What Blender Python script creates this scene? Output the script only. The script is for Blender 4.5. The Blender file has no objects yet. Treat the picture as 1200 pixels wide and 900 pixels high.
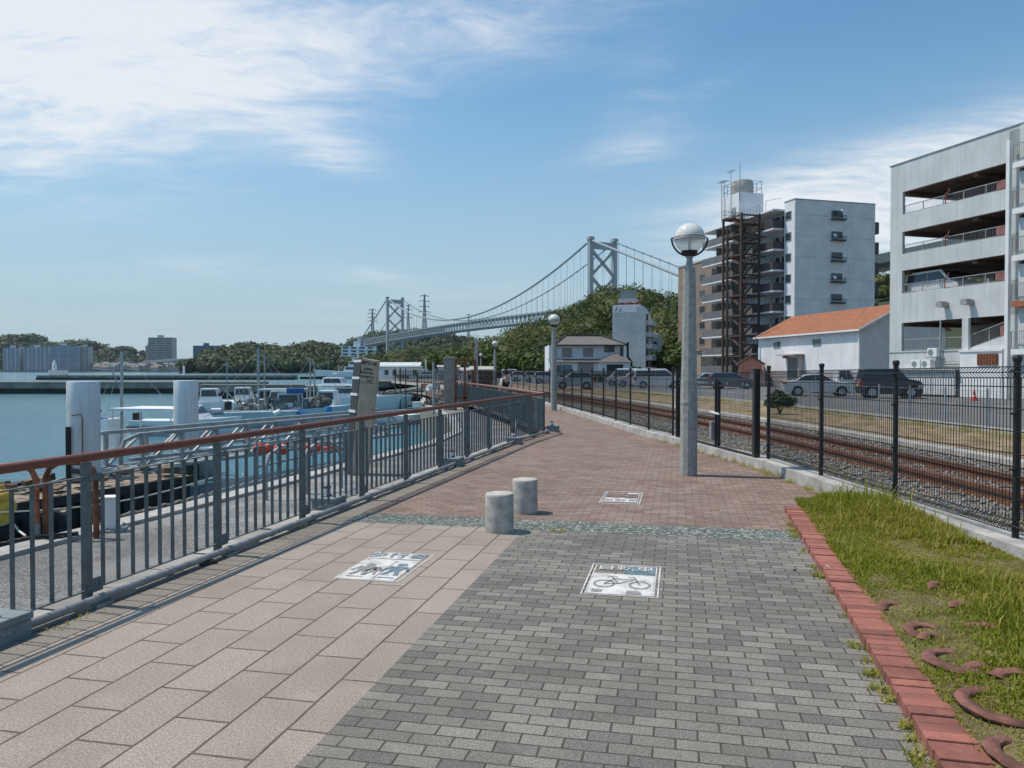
import bpy, bmesh, math, random
import numpy as np
from mathutils import Vector, Matrix

R = math.radians
SC = bpy.context.scene
COL = SC.collection
random.seed(7)

# ------------------------------------------------------------------ camera
CAM_H = 1.7
FPX = 900.0
PITCH = math.atan(16 / 900.0)
cam_d = bpy.data.cameras.new('camera')
cam_d.sensor_width = 36.0
cam_d.lens = 27.0
cam_d.clip_start = 0.05
cam_d.clip_end = 20000
cam = bpy.data.objects.new('camera', cam_d)
COL.objects.link(cam)
cam.location = (0, 0, CAM_H)
cam.rotation_euler = (math.pi / 2 - PITCH, 0, 0)
SC.camera = cam

# ------------------------------------------------------------------ world and sun
SUN_EL, SUN_AZ = R(64), R(-76)      # azimuth measured from +Y (view direction), negative = left
w = bpy.data.worlds.new('World')
SC.world = w
w.use_nodes = True
nt = w.node_tree
for n in list(nt.nodes):
    nt.nodes.remove(n)


class NX:
    """small expression helper for node trees"""
    def __init__(self, tree):
        self.t = tree

    def n(self, kind, **kw):
        nd = self.t.nodes.new(kind)
        for k, v in kw.items():
            setattr(nd, k, v)
        return nd

    def put(self, sock, v):
        if isinstance(v, (int, float)):
            sock.default_value = v
        elif isinstance(v, (tuple, list)):
            if len(v) == 3 and len(sock.default_value) == 4:
                v = (*v, 1)
            sock.default_value = v
        else:
            self.t.links.new(v, sock)

    def m(self, op, a, b=0.0, c=None, clamp=False):
        nd = self.n('ShaderNodeMath', operation=op, use_clamp=clamp)
        self.put(nd.inputs[0], a)
        self.put(nd.inputs[1], b)
        if c is not None:
            self.put(nd.inputs[2], c)
        return nd.outputs[0]

    def mix(self, f, a, b, kind='MIX'):
        nd = self.n('ShaderNodeMix', data_type='RGBA', blend_type=kind)
        self.put(nd.inputs[0], f)
        self.put(nd.inputs[6], a)
        self.put(nd.inputs[7], b)
        return nd.outputs[2]

    def noise(self, vec, scale, detail=4, rough=.55, dist=0.0):
        nd = self.n('ShaderNodeTexNoise')
        if vec is not None:
            self.put(nd.inputs['Vector'], vec)
        nd.inputs['Scale'].default_value = scale
        nd.inputs['Detail'].default_value = detail
        nd.inputs['Roughness'].default_value = rough
        nd.inputs['Distortion'].default_value = dist
        return nd.outputs['Fac']

    def ramp(self, f, lo, hi, clamp=True):
        nd = self.n('ShaderNodeMapRange', clamp=clamp, interpolation_type='SMOOTHSTEP')
        self.put(nd.inputs[0], f)
        nd.inputs[1].default_value = lo
        nd.inputs[2].default_value = hi
        return nd.outputs[0]

    def mapping(self, vec, scale=(1, 1, 1), rot=(0, 0, 0), loc=(0, 0, 0)):
        nd = self.n('ShaderNodeMapping')
        self.put(nd.inputs[0], vec)
        nd.inputs[1].default_value = loc
        nd.inputs[2].default_value = rot
        nd.inputs[3].default_value = scale
        return nd.outputs[0]


x = NX(nt)
sky = x.n('ShaderNodeTexSky', sky_type='NISHITA')
sky.sun_disc = False
sky.sun_elevation = SUN_EL
sky.sun_rotation = SUN_AZ
sky.altitude = 0
sky.air_density = 1.0
sky.dust_density = 1.0
sky.ozone_density = 1.6
tc = x.n('ShaderNodeTexCoord')
sep = x.n('ShaderNodeSeparateXYZ')
nt.links.new(tc.outputs['Generated'], sep.inputs[0])
az = x.m('ARCTAN2', sep.outputs[0], sep.outputs[1])
el = x.m('ARCSINE', sep.outputs[2])
ZC = x.m('MAXIMUM', x.m('ADD', sep.outputs[2], 0.12), .03)
cmb = x.n('ShaderNodeCombineXYZ')
nt.links.new(x.m('DIVIDE', sep.outputs[0], ZC), cmb.inputs[0])
nt.links.new(x.m('DIVIDE', sep.outputs[1], ZC), cmb.inputs[1])
plane = cmb.outputs[0]


def px_dir(px, py):
    a, b = (px - 600) / FPX, (450 - py) / FPX
    c, s = math.cos(PITCH), math.sin(PITCH)
    return Vector((a, c + b * s, -s + b * c))


def blob(px, py, rx, ry, tilt=0.0, s=1.0):
    """soft cloud patch round a direction in the sky; radii in degrees"""
    d = px_dir(px, py).normalized()
    a0, e0 = math.atan2(d.x, d.y), math.asin(d.z)
    da, de = x.m('SUBTRACT', az, a0), x.m('SUBTRACT', el, e0)
    ct, st = math.cos(R(tilt)), math.sin(R(tilt))
    u = x.m('ADD', x.m('MULTIPLY', da, ct), x.m('MULTIPLY', de, st))
    v = x.m('SUBTRACT', x.m('MULTIPLY', de, ct), x.m('MULTIPLY', da, st))
    q = x.m('ADD', x.m('POWER', x.m('ABSOLUTE', x.m('DIVIDE', u, R(rx))), 2.0),
            x.m('POWER', x.m('ABSOLUTE', x.m('DIVIDE', v, R(ry))), 2.0))
    return x.m('MULTIPLY', x.m('POWER', 2.718, x.m('MULTIPLY', q, -1.0)), s)


BLOBS = [(0, 40, 14, 8.0, -8, .86), (230, 26, 16, 5.5, 6, .54), (300, 90, 11, 2.8, -8, .30), (580, 18, 17, 3.6, 8, .55), (-40, 130, 10, 3.5, 0, .5),
         (392, 184, 4.4, 1.6, -12, .48), (755, 130, 4.5, 3.6, 50, .36), (728, 180, 5.5, .9, 6, .30),
         (1150, 185, 13, 3.6, 14, .70), (890, 248, 8.0, 2.6, 6, .52), (1020, 265, 10, 4.5, 3, .62), (230, 318, 12, 1.2, 4, .30),
         (440, 323, 3.0, .7, -2, .40), (850, 95, 3.0, .9, 12, .30), (560, 340, 14, 1.8, 5, .25), (100, 390, 40, 2.2, 0, .25)]
acc = None
for b in BLOBS:
    q = blob(*b)
    acc = q if acc is None else x.m('ADD', acc, q)
warp = x.n('ShaderNodeVectorMath', operation='ADD')
nz = x.n('ShaderNodeTexNoise')
nt.links.new(plane, nz.inputs['Vector'])
nz.inputs['Scale'].default_value = 1.1
nz.inputs['Detail'].default_value = 3
sc_ = x.n('ShaderNodeVectorMath', operation='SCALE')
nt.links.new(nz.outputs['Color'], sc_.inputs[0])
sc_.inputs['Scale'].default_value = 0.6
nt.links.new(plane, warp.inputs[0])
nt.links.new(sc_.outputs[0], warp.inputs[1])
wis = x.noise(x.mapping(warp.outputs[0], (1.0, 2.3, 1), (0, 0, R(38))), 1.5, 9, .60)
fine = x.noise(x.mapping(warp.outputs[0], (1.0, 2.6, 1), (0, 0, R(50))), 4.6, 9, .66)
mixn = x.m('ADD', x.m('MULTIPLY', wis, .58), x.m('MULTIPLY', fine, .42))
streak = x.m('ADD', x.m('MULTIPLY', x.m('SUBTRACT', mixn, .5), 3.4), .52)
dens = x.m('MULTIPLY', acc, x.m('ADD', x.m('MAXIMUM', streak, 0.0), x.m('MULTIPLY', acc, .28)))
dens = x.ramp(dens, .0, 1.0)
veil = x.m('MULTIPLY', x.ramp(el, R(24), R(-1)), .88)
skyc = x.mix(1.0, sky.outputs[0], (.66, .97, 1.02), 'MULTIPLY')
tint = x.mix(veil, skyc, (3.05, 3.85, 4.45))
cl = x.mix(x.m('MULTIPLY', dens, .90), tint, (6.0, 6.2, 6.45))
bg = x.n('ShaderNodeBackground')
nt.links.new(cl, bg.inputs[0])
bg.inputs[1].default_value = 0.125
wo = x.n('ShaderNodeOutputWorld')
nt.links.new(bg.outputs[0], wo.inputs[0])

sun_d = bpy.data.lights.new('sun', 'SUN')
sun_d.energy = 3.6
sun_d.angle = R(1.0)
sun_d.color = (1.0, 0.90, 0.785)
sun = bpy.data.objects.new('sun', sun_d)
COL.objects.link(sun)
sd = Vector((math.cos(SUN_EL) * math.sin(SUN_AZ), math.cos(SUN_EL) * math.cos(SUN_AZ), math.sin(SUN_EL)))
sun.rotation_euler = sd.to_track_quat('Z', 'Y').to_euler()
sun.location = (0, 0, 60)

vs = SC.view_settings
vs.view_transform = 'Standard'
vs.look = 'None'
vs.exposure = 0.20
vs.gamma = 1
vs.use_curve_mapping = False
SC.cycles.max_bounces = 6
SC.cycles.transparent_max_bounces = 12
SC.cycles.volume_bounces = 0

# ------------------------------------------------------------------ unprojection: where a sight line meets a depth or a level


def P(px, py, Y):
    d = px_dir(px, py)
    t = Y / d.y
    return Vector((d.x * t, Y, CAM_H + d.z * t))


def G(px, py, z=0.0):
    d = px_dir(px, py)
    t = (z - CAM_H) / d.z
    return Vector((d.x * t, d.y * t, z))


# ------------------------------------------------------------------ materials
MATS = {}


def mat(name, col, rough=.7, metal=0.0, var=.18, scale=3.0, bump=0.0, bscale=40.0, spec=.5, streak=0.0, dirt=None, coat=0.0, island=0.0):
    """painted / plain surface: base colour with uneven tone, fine grain and optional rain streaks"""
    if name in MATS:
        return MATS[name]
    m = bpy.data.materials.new(name)
    m.use_nodes = True
    t = m.node_tree
    t.nodes.clear()
    k = NX(t)
    co = k.n('ShaderNodeTexCoord').outputs['Object']
    f = k.noise(co, scale, 5, .6)
    dark = tuple(c * (1 - var * 1.5) for c in col)
    lite = tuple(min(1, c * (1 + var * .7)) for c in col)
    c = k.mix(k.ramp(f, .28, .72), dark, lite)
    if streak:
        s = k.noise(k.mapping(co, (1, 1, .06)), 6, 5, .6)
        c = k.mix(k.m('MULTIPLY', k.ramp(s, .5, .75), streak), c, tuple(v * .55 for v in (dirt or col)))
    elif dirt:
        s = k.noise(co, scale * 2.3, 6, .65)
        c = k.mix(k.m('MULTIPLY', k.ramp(s, .52, .7), .7), c, dirt)
    if island:
        g = k.n('ShaderNodeNewGeometry').outputs['Random Per Island']
        c = k.mix(island, c, k.mix(g, tuple(v * .45 for v in col), tuple(min(1, v * 1.5) for v in col)))
    b = k.n('ShaderNodeBsdfPrincipled')
    k.put(b.inputs['Base Color'], c)
    rr = k.m('ADD', k.m('MULTIPLY', f, .2), rough - .1)
    k.put(b.inputs['Roughness'], rr)
    b.inputs['Metallic'].default_value = metal
    b.inputs['Specular IOR Level'].default_value = spec
    b.inputs['Coat Weight'].default_value = coat
    if bump:
        bp = k.n('ShaderNodeBump')
        bp.inputs['Strength'].default_value = bump
        bp.inputs['Distance'].default_value = .02
        k.put(bp.inputs['Height'], k.noise(co, bscale, 4, .6))
        t.links.new(bp.outputs[0], b.inputs['Normal'])
    o = k.n('ShaderNodeOutputMaterial')
    t.links.new(b.outputs[0], o.inputs[0])
    MATS[name] = m
    return m


def paver(name, c1, c2, mortar, bw, bh, msize, swap, speck=.25, stain=.3, bump=.5, offset=.5, squash_bias=0.0, bias3=None):
    m = bpy.data.materials.new(name)
    m.use_nodes = True
    t = m.node_tree
    t.nodes.clear()
    k = NX(t)
    co = k.n('ShaderNodeTexCoord').outputs['Object']
    vec = k.mapping(co, rot=(0, 0, R(90)) if swap else (0, 0, 0))
    wob = k.n('ShaderNodeTexNoise')
    k.put(wob.inputs['Vector'], co)
    wob.inputs['Scale'].default_value = 6
    va = k.n('ShaderNodeVectorMath', operation='SCALE')
    t.links.new(wob.outputs['Color'], va.inputs[0])
    va.inputs['Scale'].default_value = .008
    vb = k.n('ShaderNodeVectorMath', operation='ADD')
    t.links.new(vec, vb.inputs[0])
    t.links.new(va.outputs[0], vb.inputs[1])
    br = k.n('ShaderNodeTexBrick', offset=offset, squash=1.0)
    k.put(br.inputs['Vector'], vb.outputs[0])
    br.inputs['Color1'].default_value = (0, 0, 0, 1)
    br.inputs['Color2'].default_value = (1, 1, 1, 1)
    br.inputs['Mortar'].default_value = (.5, .5, .5, 1)
    br.inputs['Scale'].default_value = 1
    br.inputs['Mortar Size'].default_value = msize
    br.inputs['Mortar Smooth'].default_value = .25
    br.inputs['Bias'].default_value = squash_bias
    br.inputs['Brick Width'].default_value = bw
    br.inputs['Row Height'].default_value = bh
    sp = k.n('ShaderNodeSeparateColor')
    t.links.new(br.outputs['Color'], sp.inputs[0])
    r = sp.outputs[0]
    # most bricks near one tone, a few much darker
    tone = k.m('POWER', r, .55)
    c = k.mix(tone, c1, c2)
    if bias3:
        c = k.mix(k.ramp(k.m('FRACT', k.m('MULTIPLY', r, 7.3)), .55, .95), c, bias3)
    grain = k.noise(co, 85, 3, .8)
    grain2 = k.noise(co, 210, 2, .7)
    g = k.m('ADD', k.m('MULTIPLY', grain, .5), k.m('MULTIPLY', grain2, .5))
    c = k.mix(k.m('MULTIPLY', k.ramp(g, .54, .43), speck), c, tuple(v * .30 for v in c1))
    c = k.mix(k.m('MULTIPLY', k.ramp(g, .52, .60), speck * .8), c, tuple(min(1, v * 1.7) for v in c2))
    big = k.noise(co, .9, 5, .62)
    c = k.mix(k.m('MULTIPLY', k.ramp(big, .42, .70), stain), c, tuple(v * .62 for v in c1))
    spot = k.noise(k.mapping(co, loc=(5, 17, 0)), 5.5, 3, .5)
    c = k.mix(k.m('MULTIPLY', k.ramp(spot, .70, .76), stain * 1.1), c, tuple(v * .5 for v in c1))
    edge = k.noise(co, 38, 4, .7)
    c = k.mix(k.m('MULTIPLY', k.ramp(edge, .56, .70), speck), c, tuple(v * .55 for v in c1))
    big2 = k.noise(k.mapping(co, loc=(9, 3, 0)), 2.6, 5, .65)
    c = k.mix(k.m('MULTIPLY', k.ramp(big2, .55, .75), stain * .6), c, tuple(min(1, v * 1.25) for v in c2))
    mo = k.mix(k.ramp(k.noise(co, 9, 4, .6), .35, .65), mortar, tuple(v * 1.5 for v in mortar))
    c = k.mix(br.outputs['Fac'], c, mo)
    b = k.n('ShaderNodeBsdfPrincipled')
    k.put(b.inputs['Base Color'], c)
    k.put(b.inputs['Roughness'], k.m('ADD', k.m('MULTIPLY', grain, .25), .66))
    b.inputs['Specular IOR Level'].default_value = .35
    h = k.m('SUBTRACT', k.m('MULTIPLY', g, .25), br.outputs['Fac'])
    h = k.m('ADD', h, k.m('MULTIPLY', r, .35))
    bp = k.n('ShaderNodeBump')
    bp.inputs['Strength'].default_value = bump
    bp.inputs['Distance'].default_value = .006
    k.put(bp.inputs['Height'], h)
    t.links.new(bp.outputs[0], b.inputs['Normal'])
    o = k.n('ShaderNodeOutputMaterial')
    t.links.new(b.outputs[0], o.inputs[0])
    return m


def speckle(name, cols, scale, rough=.85, bump=.6, dist=.01, patch=None, pscale=.8, big=.2):
    """gravel / aggregate: voronoi cells in several tones, with patches of another colour"""
    m = bpy.data.materials.new(name)
    m.use_nodes = True
    t = m.node_tree
    t.nodes.clear()
    k = NX(t)
    co = k.n('ShaderNodeTexCoord').outputs['Object']
    v = k.n('ShaderNodeTexVoronoi')
    k.put(v.inputs['Vector'], co)
    v.inputs['Scale'].default_value = scale
    sp = k.n('ShaderNodeSeparateColor')
    t.links.new(v.outputs['Color'], sp.inputs[0])
    cr = k.n('ShaderNodeValToRGB')
    cr.color_ramp.interpolation = 'CONSTANT'
    els = cr.color_ramp.elements
    while len(els) < len(cols):
        els.new(.5)
    for i, c in enumerate(cols):
        els[i].position = i / len(cols)
        els[i].color = (*c, 1)
    t.links.new(sp.outputs[0], cr.inputs[0])
    c = k.mix(k.m('MULTIPLY', k.ramp(v.outputs['Distance'], .25, .62), .55), cr.outputs[0], tuple(q * .35 for q in cols[0]))
    f = k.noise(co, pscale, 6, .65)
    if patch:
        c = k.mix(k.m('MULTIPLY', k.ramp(f, .45, .62), .85), c, patch)
    f2 = k.noise(k.mapping(co, loc=(3, 8, 1)), pscale * .37, 5, .6)
    c = k.mix(k.m('MULTIPLY', k.ramp(f2, .4, .7), big), c, tuple(q * .45 for q in cols[0]))
    b = k.n('ShaderNodeBsdfPrincipled')
    k.put(b.inputs['Base Color'], c)
    b.inputs['Roughness'].default_value = rough
    b.inputs['Specular IOR Level'].default_value = .3
    bp = k.n('ShaderNodeBump', invert=True)
    bp.inputs['Strength'].default_value = bump
    bp.inputs['Distance'].default_value = dist
    k.put(bp.inputs['Height'], v.outputs['Distance'])
    t.links.new(bp.outputs[0], b.inputs['Normal'])
    o = k.n('ShaderNodeOutputMaterial')
    t.links.new(b.outputs[0], o.inputs[0])
    return m


def foliage(name, c1, c2, c3, trans=.25, use_attr=True):
    m = bpy.data.materials.new(name)
    m.use_nodes = True
    t = m.node_tree
    t.nodes.clear()
    k = NX(t)
    rnd = k.n('ShaderNodeNewGeometry').outputs['Random Per Island']
    c = k.mix(rnd, c1, c2)
    if use_attr:
        at = k.n('ShaderNodeAttribute', attribute_name='tint').outputs['Fac']
        c = k.mix(k.m('MULTIPLY', at, .8), c, k.mix(rnd, c2, c3))
    b = k.n('ShaderNodeBsdfPrincipled')
    k.put(b.inputs['Base Color'], c)
    b.inputs['Roughness'].default_value = .62
    b.inputs['Specular IOR Level'].default_value = .25
    tr = k.n('ShaderNodeBsdfTranslucent')
    k.put(tr.inputs[0], k.mix(1.0, c, (1.0, 1.15, .45), 'MULTIPLY'))
    ms = k.n('ShaderNodeMixShader')
    ms.inputs[0].default_value = trans
    t.links.new(b.outputs[0], ms.inputs[1])
    t.links.new(tr.outputs[0], ms.inputs[2])
    o = k.n('ShaderNodeOutputMaterial')
    t.links.new(ms.outputs[0], o.inputs[0])
    return m


def glass(name, col=(.03, .04, .05), rough=.06):
    m = bpy.data.materials.new(name)
    m.use_nodes = True
    b = m.node_tree.nodes['Principled BSDF']
    k = NX(m.node_tree)
    co = k.n('ShaderNodeTexCoord').outputs['Object']
    c = k.mix(k.noise(co, 1.3, 3, .5), tuple(v * .6 for v in col), tuple(v * 1.5 for v in col))
    k.put(b.inputs['Base Color'], c)
    b.inputs['Roughness'].default_value = rough
    b.inputs['Specular IOR Level'].default_value = .6
    return m


def panelled(name, col, pitch, axis=0, groove=.03, rough=.55, depth=.4, streak=.25, horiz=None):
    """sheet cladding: grooves every PITCH metres along a local axis"""
    m = bpy.data.materials.new(name)
    m.use_nodes = True
    t = m.node_tree
    t.nodes.clear()
    k = NX(t)
    co = k.n('ShaderNodeTexCoord').outputs['Object']
    sp = k.n('ShaderNodeSeparateXYZ')
    t.links.new(co, sp.inputs[0])
    p = k.m('FRACT', k.m('ADD', k.m('DIVIDE', sp.outputs[axis], pitch), 500.0))
    gv = k.m('LESS_THAN', p, groove)
    pid = k.m('FLOOR', k.m('DIVIDE', sp.outputs[axis], pitch))
    wn = k.n('ShaderNodeTexWhiteNoise', noise_dimensions='1D')
    k.put(wn.inputs['W'], pid)
    if horiz:
        ph = k.m('FRACT', k.m('ADD', k.m('DIVIDE', sp.outputs[2], horiz), 500.0))
        gv = k.m('MAXIMUM', gv, k.m('LESS_THAN', ph, .02))
    f = k.noise(co, .5, 5, .6)
    c = k.mix(k.ramp(f, .3, .7), tuple(v * .88 for v in col), tuple(min(1, v * 1.06) for v in col))
    c = k.mix(k.m('MULTIPLY', wn.outputs[0], .10), c, tuple(v * .6 for v in col))
    s = k.noise(k.mapping(co, (1, 1, .05)), 3.5, 6, .65)
    c = k.mix(k.m('MULTIPLY', k.ramp(s, .48, .75), streak), c, tuple(v * .5 for v in col))
    c = k.mix(k.m('MULTIPLY', gv, depth), c, tuple(v * .3 for v in col))
    b = k.n('ShaderNodeBsdfPrincipled')
    k.put(b.inputs['Base Color'], c)
    b.inputs['Roughness'].default_value = rough
    bp = k.n('ShaderNodeBump', invert=True)
    bp.inputs['Strength'].default_value = .6
    bp.inputs['Distance'].default_value = .02
    k.put(bp.inputs['Height'], gv)
    t.links.new(bp.outputs[0], b.inputs['Normal'])
    o = k.n('ShaderNodeOutputMaterial')
    t.links.new(b.outputs[0], o.inputs[0])
    return m


def water_mat():
    m = bpy.data.materials.new('sea_water')
    m.use_nodes = True
    t = m.node_tree
    b = t.nodes['Principled BSDF']
    k = NX(t)
    co = k.n('ShaderNodeTexCoord').outputs['Object']
    big = k.noise(co, .03, 4, .6)
    c = k.mix(k.ramp(big, .3, .7), (.065, .185, .245), (.095, .225, .285))
    k.put(b.inputs['Base Color'], c)
    b.inputs['Roughness'].default_value = .10
    b.inputs['IOR'].default_value = 1.33
    h1 = k.noise(k.mapping(co, (1, 1.5, 1), (0, 0, R(20))), 1.1, 5, .6, .4)
    h2 = k.noise(k.mapping(co, (1, 1.4, 1), (0, 0, R(-35))), 4.2, 4, .6, .3)
    h = k.m('ADD', h1, k.m('MULTIPLY', h2, .35))
    bp = k.n('ShaderNodeBump')
    bp.inputs['Strength'].default_value = .85
    bp.inputs['Distance'].default_value = .22
    k.put(bp.inputs['Height'], h)
    t.links.new(bp.outputs[0], b.inputs['Normal'])
    return m




def worn(name, col, keep):
    '''road paint rubbed off in flecks: the paving shows through'''
    m = bpy.data.materials.new(name)
    m.use_nodes = True
    t = m.node_tree
    t.nodes.clear()
    k = NX(t)
    co = k.n('ShaderNodeTexCoord').outputs['Object']
    f = k.m('ADD', k.m('MULTIPLY', k.noise(co, 9, 6, .7), .55), k.m('MULTIPLY', k.noise(co, 60, 4, .7), .45))
    c = k.mix(k.ramp(k.noise(co, 5, 5, .65), .35, .7), col, tuple(v * .66 for v in col))
    b = k.n('ShaderNodeBsdfPrincipled')
    k.put(b.inputs['Base Color'], c)
    b.inputs['Roughness'].default_value = .75
    tr = k.n('ShaderNodeBsdfTransparent')
    ms = k.n('ShaderNodeMixShader')
    k.put(ms.inputs[0], k.m('MULTIPLY', k.ramp(f, keep - .02, keep + .10), .92))
    t.links.new(b.outputs[0], ms.inputs[1])
    t.links.new(tr.outputs[0], ms.inputs[2])
    o = k.n('ShaderNodeOutputMaterial')
    t.links.new(ms.outputs[0], o.inputs[0])
    return m


M = dict(
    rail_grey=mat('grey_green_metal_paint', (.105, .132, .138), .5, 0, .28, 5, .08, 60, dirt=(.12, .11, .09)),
    handrail=mat('red_brown_handrail', (.165, .052, .030), .55, 0, .2, 8, .05, 50),
    steel=mat('galvanised_steel', (.34, .35, .355), .5, .15, .2, 6, .05, 80, dirt=(.22, .2, .18)),
    pipe=mat('grey_galvanised_pipe', (.25, .265, .275), .5, .1, .2, 6, .05, 80, dirt=(.15, .14, .12)),
    steel_dull=mat('dull_galvanised_steel', (.30, .34, .35), .55, .2, .2, 4, .05, 60, dirt=(.2, .19, .17)),
    block=mat('grey_painted_concrete', (.20, .235, .25), .75, 0, .14, 4, .15, 60),
    concrete=mat('weathered_concrete', (.40, .39, .37), .9, 0, .22, 2.5, .4, 45, dirt=(.22, .21, .19)),
    bollard=mat('bollard_concrete', (.48, .455, .41), .88, 0, .22, 9, .35, 90, dirt=(.30, .26, .21), streak=.35),
    pole=mat('spun_concrete_pole', (.34, .35, .335), .9, 0, .18, 14, .3, 120, dirt=(.2, .21, .18), streak=.5),
    black=mat('black_coated_metal', (.012, .014, .015), .45, 0, .25, 6),
    blackdull=mat('dark_rubber', (.02, .02, .021), .8, 0, .25, 9),
    navy=mat('dark_blue_bracket', (.018, .035, .06), .4, 0, .2, 6),
    globe=None,
    white=mat('white_paint', (.74, .75, .75), .5, 0, .06, 1.5),
    pile=mat('white_pile_jacket', (.66, .685, .70), .5, 0, .09, .8, streak=.42, dirt=(.62, .55, .44)),
    rust=mat('rusty_steel', (.23, .085, .04), .85, 0, .45, 9, .3, 60, dirt=(.10, .05, .03)),
    rustorange=mat('flaking_orange_paint', (.42, .13, .05), .6, 0, .35, 14, .25, 60, dirt=(.14, .06, .035)),
    railrust=mat('rusty_rail', (.16, .068, .038), .8, 0, .3, 12, .15, 70),
    sleeper=mat('old_sleeper', (.13, .105, .085), .9, 0, .3, 6, .3, 40),
    stone_beige=mat('beige_sign_stone', (.40, .325, .25), .85, 0, .12, 6, .2, 60),
    wood=mat('weathered_planks', (.31, .245, .18), .85, 0, .3, 2.2, .3, 30, dirt=(.16, .13, .1)),
    wooddark=mat('tarred_timber', (.035, .03, .026), .85, 0, .3, 3, .3, 30),
    brick=mat('red_kerb_brick', (.30, .112, .083), .88, 0, .30, 11, .45, 90, island=.5, dirt=(.17, .115, .085)),
    terracotta=mat('faded_terracotta', (.20, .082, .062), .85, 0, .38, 9, .3, 60, dirt=(.13, .075, .06)),
    tyre=mat('tyre_rubber', (.015, .015, .016), .8, 0, .2, 9),
    alloy=mat('wheel_alloy', (.42, .43, .44), .35, .6, .1, 5),
    orange=mat('orange_float', (.82, .075, .025), .45, 0, .2, 9),
    yellow=mat('yellow_float', (.62, .36, .04), .5, 0, .2, 9),
    blue=mat('blue_tarp', (.02, .12, .36), .55, 0, .2, 5),
    rope=mat('pale_rope', (.60, .57, .50), .85, 0, .15, 20),
    net=mat('fishing_net', (.10, .115, .11), .95, 0, .4, 9, .6, 30, dirt=(.22, .15, .1)),
    tin=mat('pale_tin_roof', (.58, .61, .63), .45, .1, .08, 1.2, streak=.2),
    decal=worn('worn_white_road_paint', (.64, .63, .615), .55),
    decalblue=worn('worn_blue_road_paint', (.14, .23, .285), .495),
    decalgrey=worn('worn_grey_road_paint', (.28, .268, .26), .50),
    lane=mat('lane_paint', (.68, .68, .67), .7, 0, .14, 4),
    asphalt=mat('asphalt', (.13, .132, .135), .9, 0, .15, .6, .25, 60),
    amber=mat('amber_plate', (.70, .38, .06), .5, 0, .05, 9),
    lampred=mat('red_lamp_plastic', (.42, .02, .025), .2, 0, .1, 9),
    lampclear=mat('clear_lamp_plastic', (.6, .62, .65), .15, 0, .08, 9),
    cone=mat('red_cone_plastic', (.62, .06, .03), .5, 0, .12, 9),
    ink=mat('black_ink', (.03, .026, .022), .8, 0, .1, 9),
    bridge=mat('pale_grey_green_bridge_paint', (.31, .36, .375), .5, 0, .08, .02),
    bridgedark=mat('bridge_cable_grey', (.20, .235, .25), .5, 0, .05, .02),
    pylon=mat('pylon_steel', (.20, .23, .25), .5, .2, .05, .02),
    skin=mat('skin', (.46, .27, .19), .55, 0, .08, 12),
    hair=mat('black_hair', (.012, .010, .009), .5, 0, .2, 40),
    shirt=mat('white_shirt', (.72, .72, .73), .8, 0, .06, 6),
    cloth=mat('black_cloth', (.014, .014, .017), .85, 0, .2, 12),
    trousers=mat('dark_trousers', (.03, .032, .042), .85, 0, .2, 9),
    straw=mat('dry_straw', (.40, .30, .16), .9, 0, .2, 9, island=.5),
)

M['glass'] = glass('dark_window_glass')
M['glassblue'] = glass('blue_window_glass', (.05, .12, .17), .08)
M['glassgreen'] = glass('green_tinted_glass', (.05, .10, .09), .06)
gm = bpy.data.materials.new('milky_globe')
gm.use_nodes = True
gb = gm.node_tree.nodes['Principled BSDF']
gk = NX(gm.node_tree)
gk.put(gb.inputs['Base Color'], gk.mix(gk.noise(gk.n('ShaderNodeTexCoord').outputs['Object'], 7, 4, .6), (.66, .66, .60), (.78, .78, .73)))
gb.inputs['Roughness'].default_value = .08
gb.inputs['Transmission Weight'].default_value = .25
gz = gk.n('ShaderNodeSeparateXYZ')
gm.node_tree.links.new(gk.n('ShaderNodeTexCoord').outputs['Object'], gz.inputs[0])
gb.inputs['Transmission Weight'].default_value = 0
gt_ = gk.n('ShaderNodeBsdfTransparent')
gms = gk.n('ShaderNodeMixShader')
gk.put(gms.inputs[0], gk.m('SUBTRACT', .58, gk.m('MULTIPLY', gk.ramp(gz.outputs[2], 3.79, 3.86), .50)))
gm.node_tree.links.new(gb.outputs[0], gms.inputs[1])
gm.node_tree.links.new(gt_.outputs[0], gms.inputs[2])
gm.node_tree.links.new(gms.outputs[0], gm.node_tree.nodes['Material Output'].inputs[0])
M['globe'] = gm
LEAF_HILL = foliage('hill_foliage', (.026, .044, .013), (.062, .088, .019), (.150, .152, .032), .22)
LEAF_FAR = foliage('far_foliage', (.040, .064, .028), (.064, .092, .036), (.100, .120, .044), .15)
LEAF_NEAR = foliage('tree_foliage', (.035, .065, .016), (.070, .110, .024), (.125, .145, .030), .25)
LEAF_BUSH = foliage('shrub_foliage', (.022, .045, .02), (.05, .085, .035), (.10, .12, .05), .2)
GRASS = foliage('grass_blades', (.165, .20, .018), (.275, .275, .032), (.47, .365, .13), .35)
BARK = mat('bark', (.075, .06, .045), .95, 0, .3, 6, .5, 30)

# ------------------------------------------------------------------ mesh helpers


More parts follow.
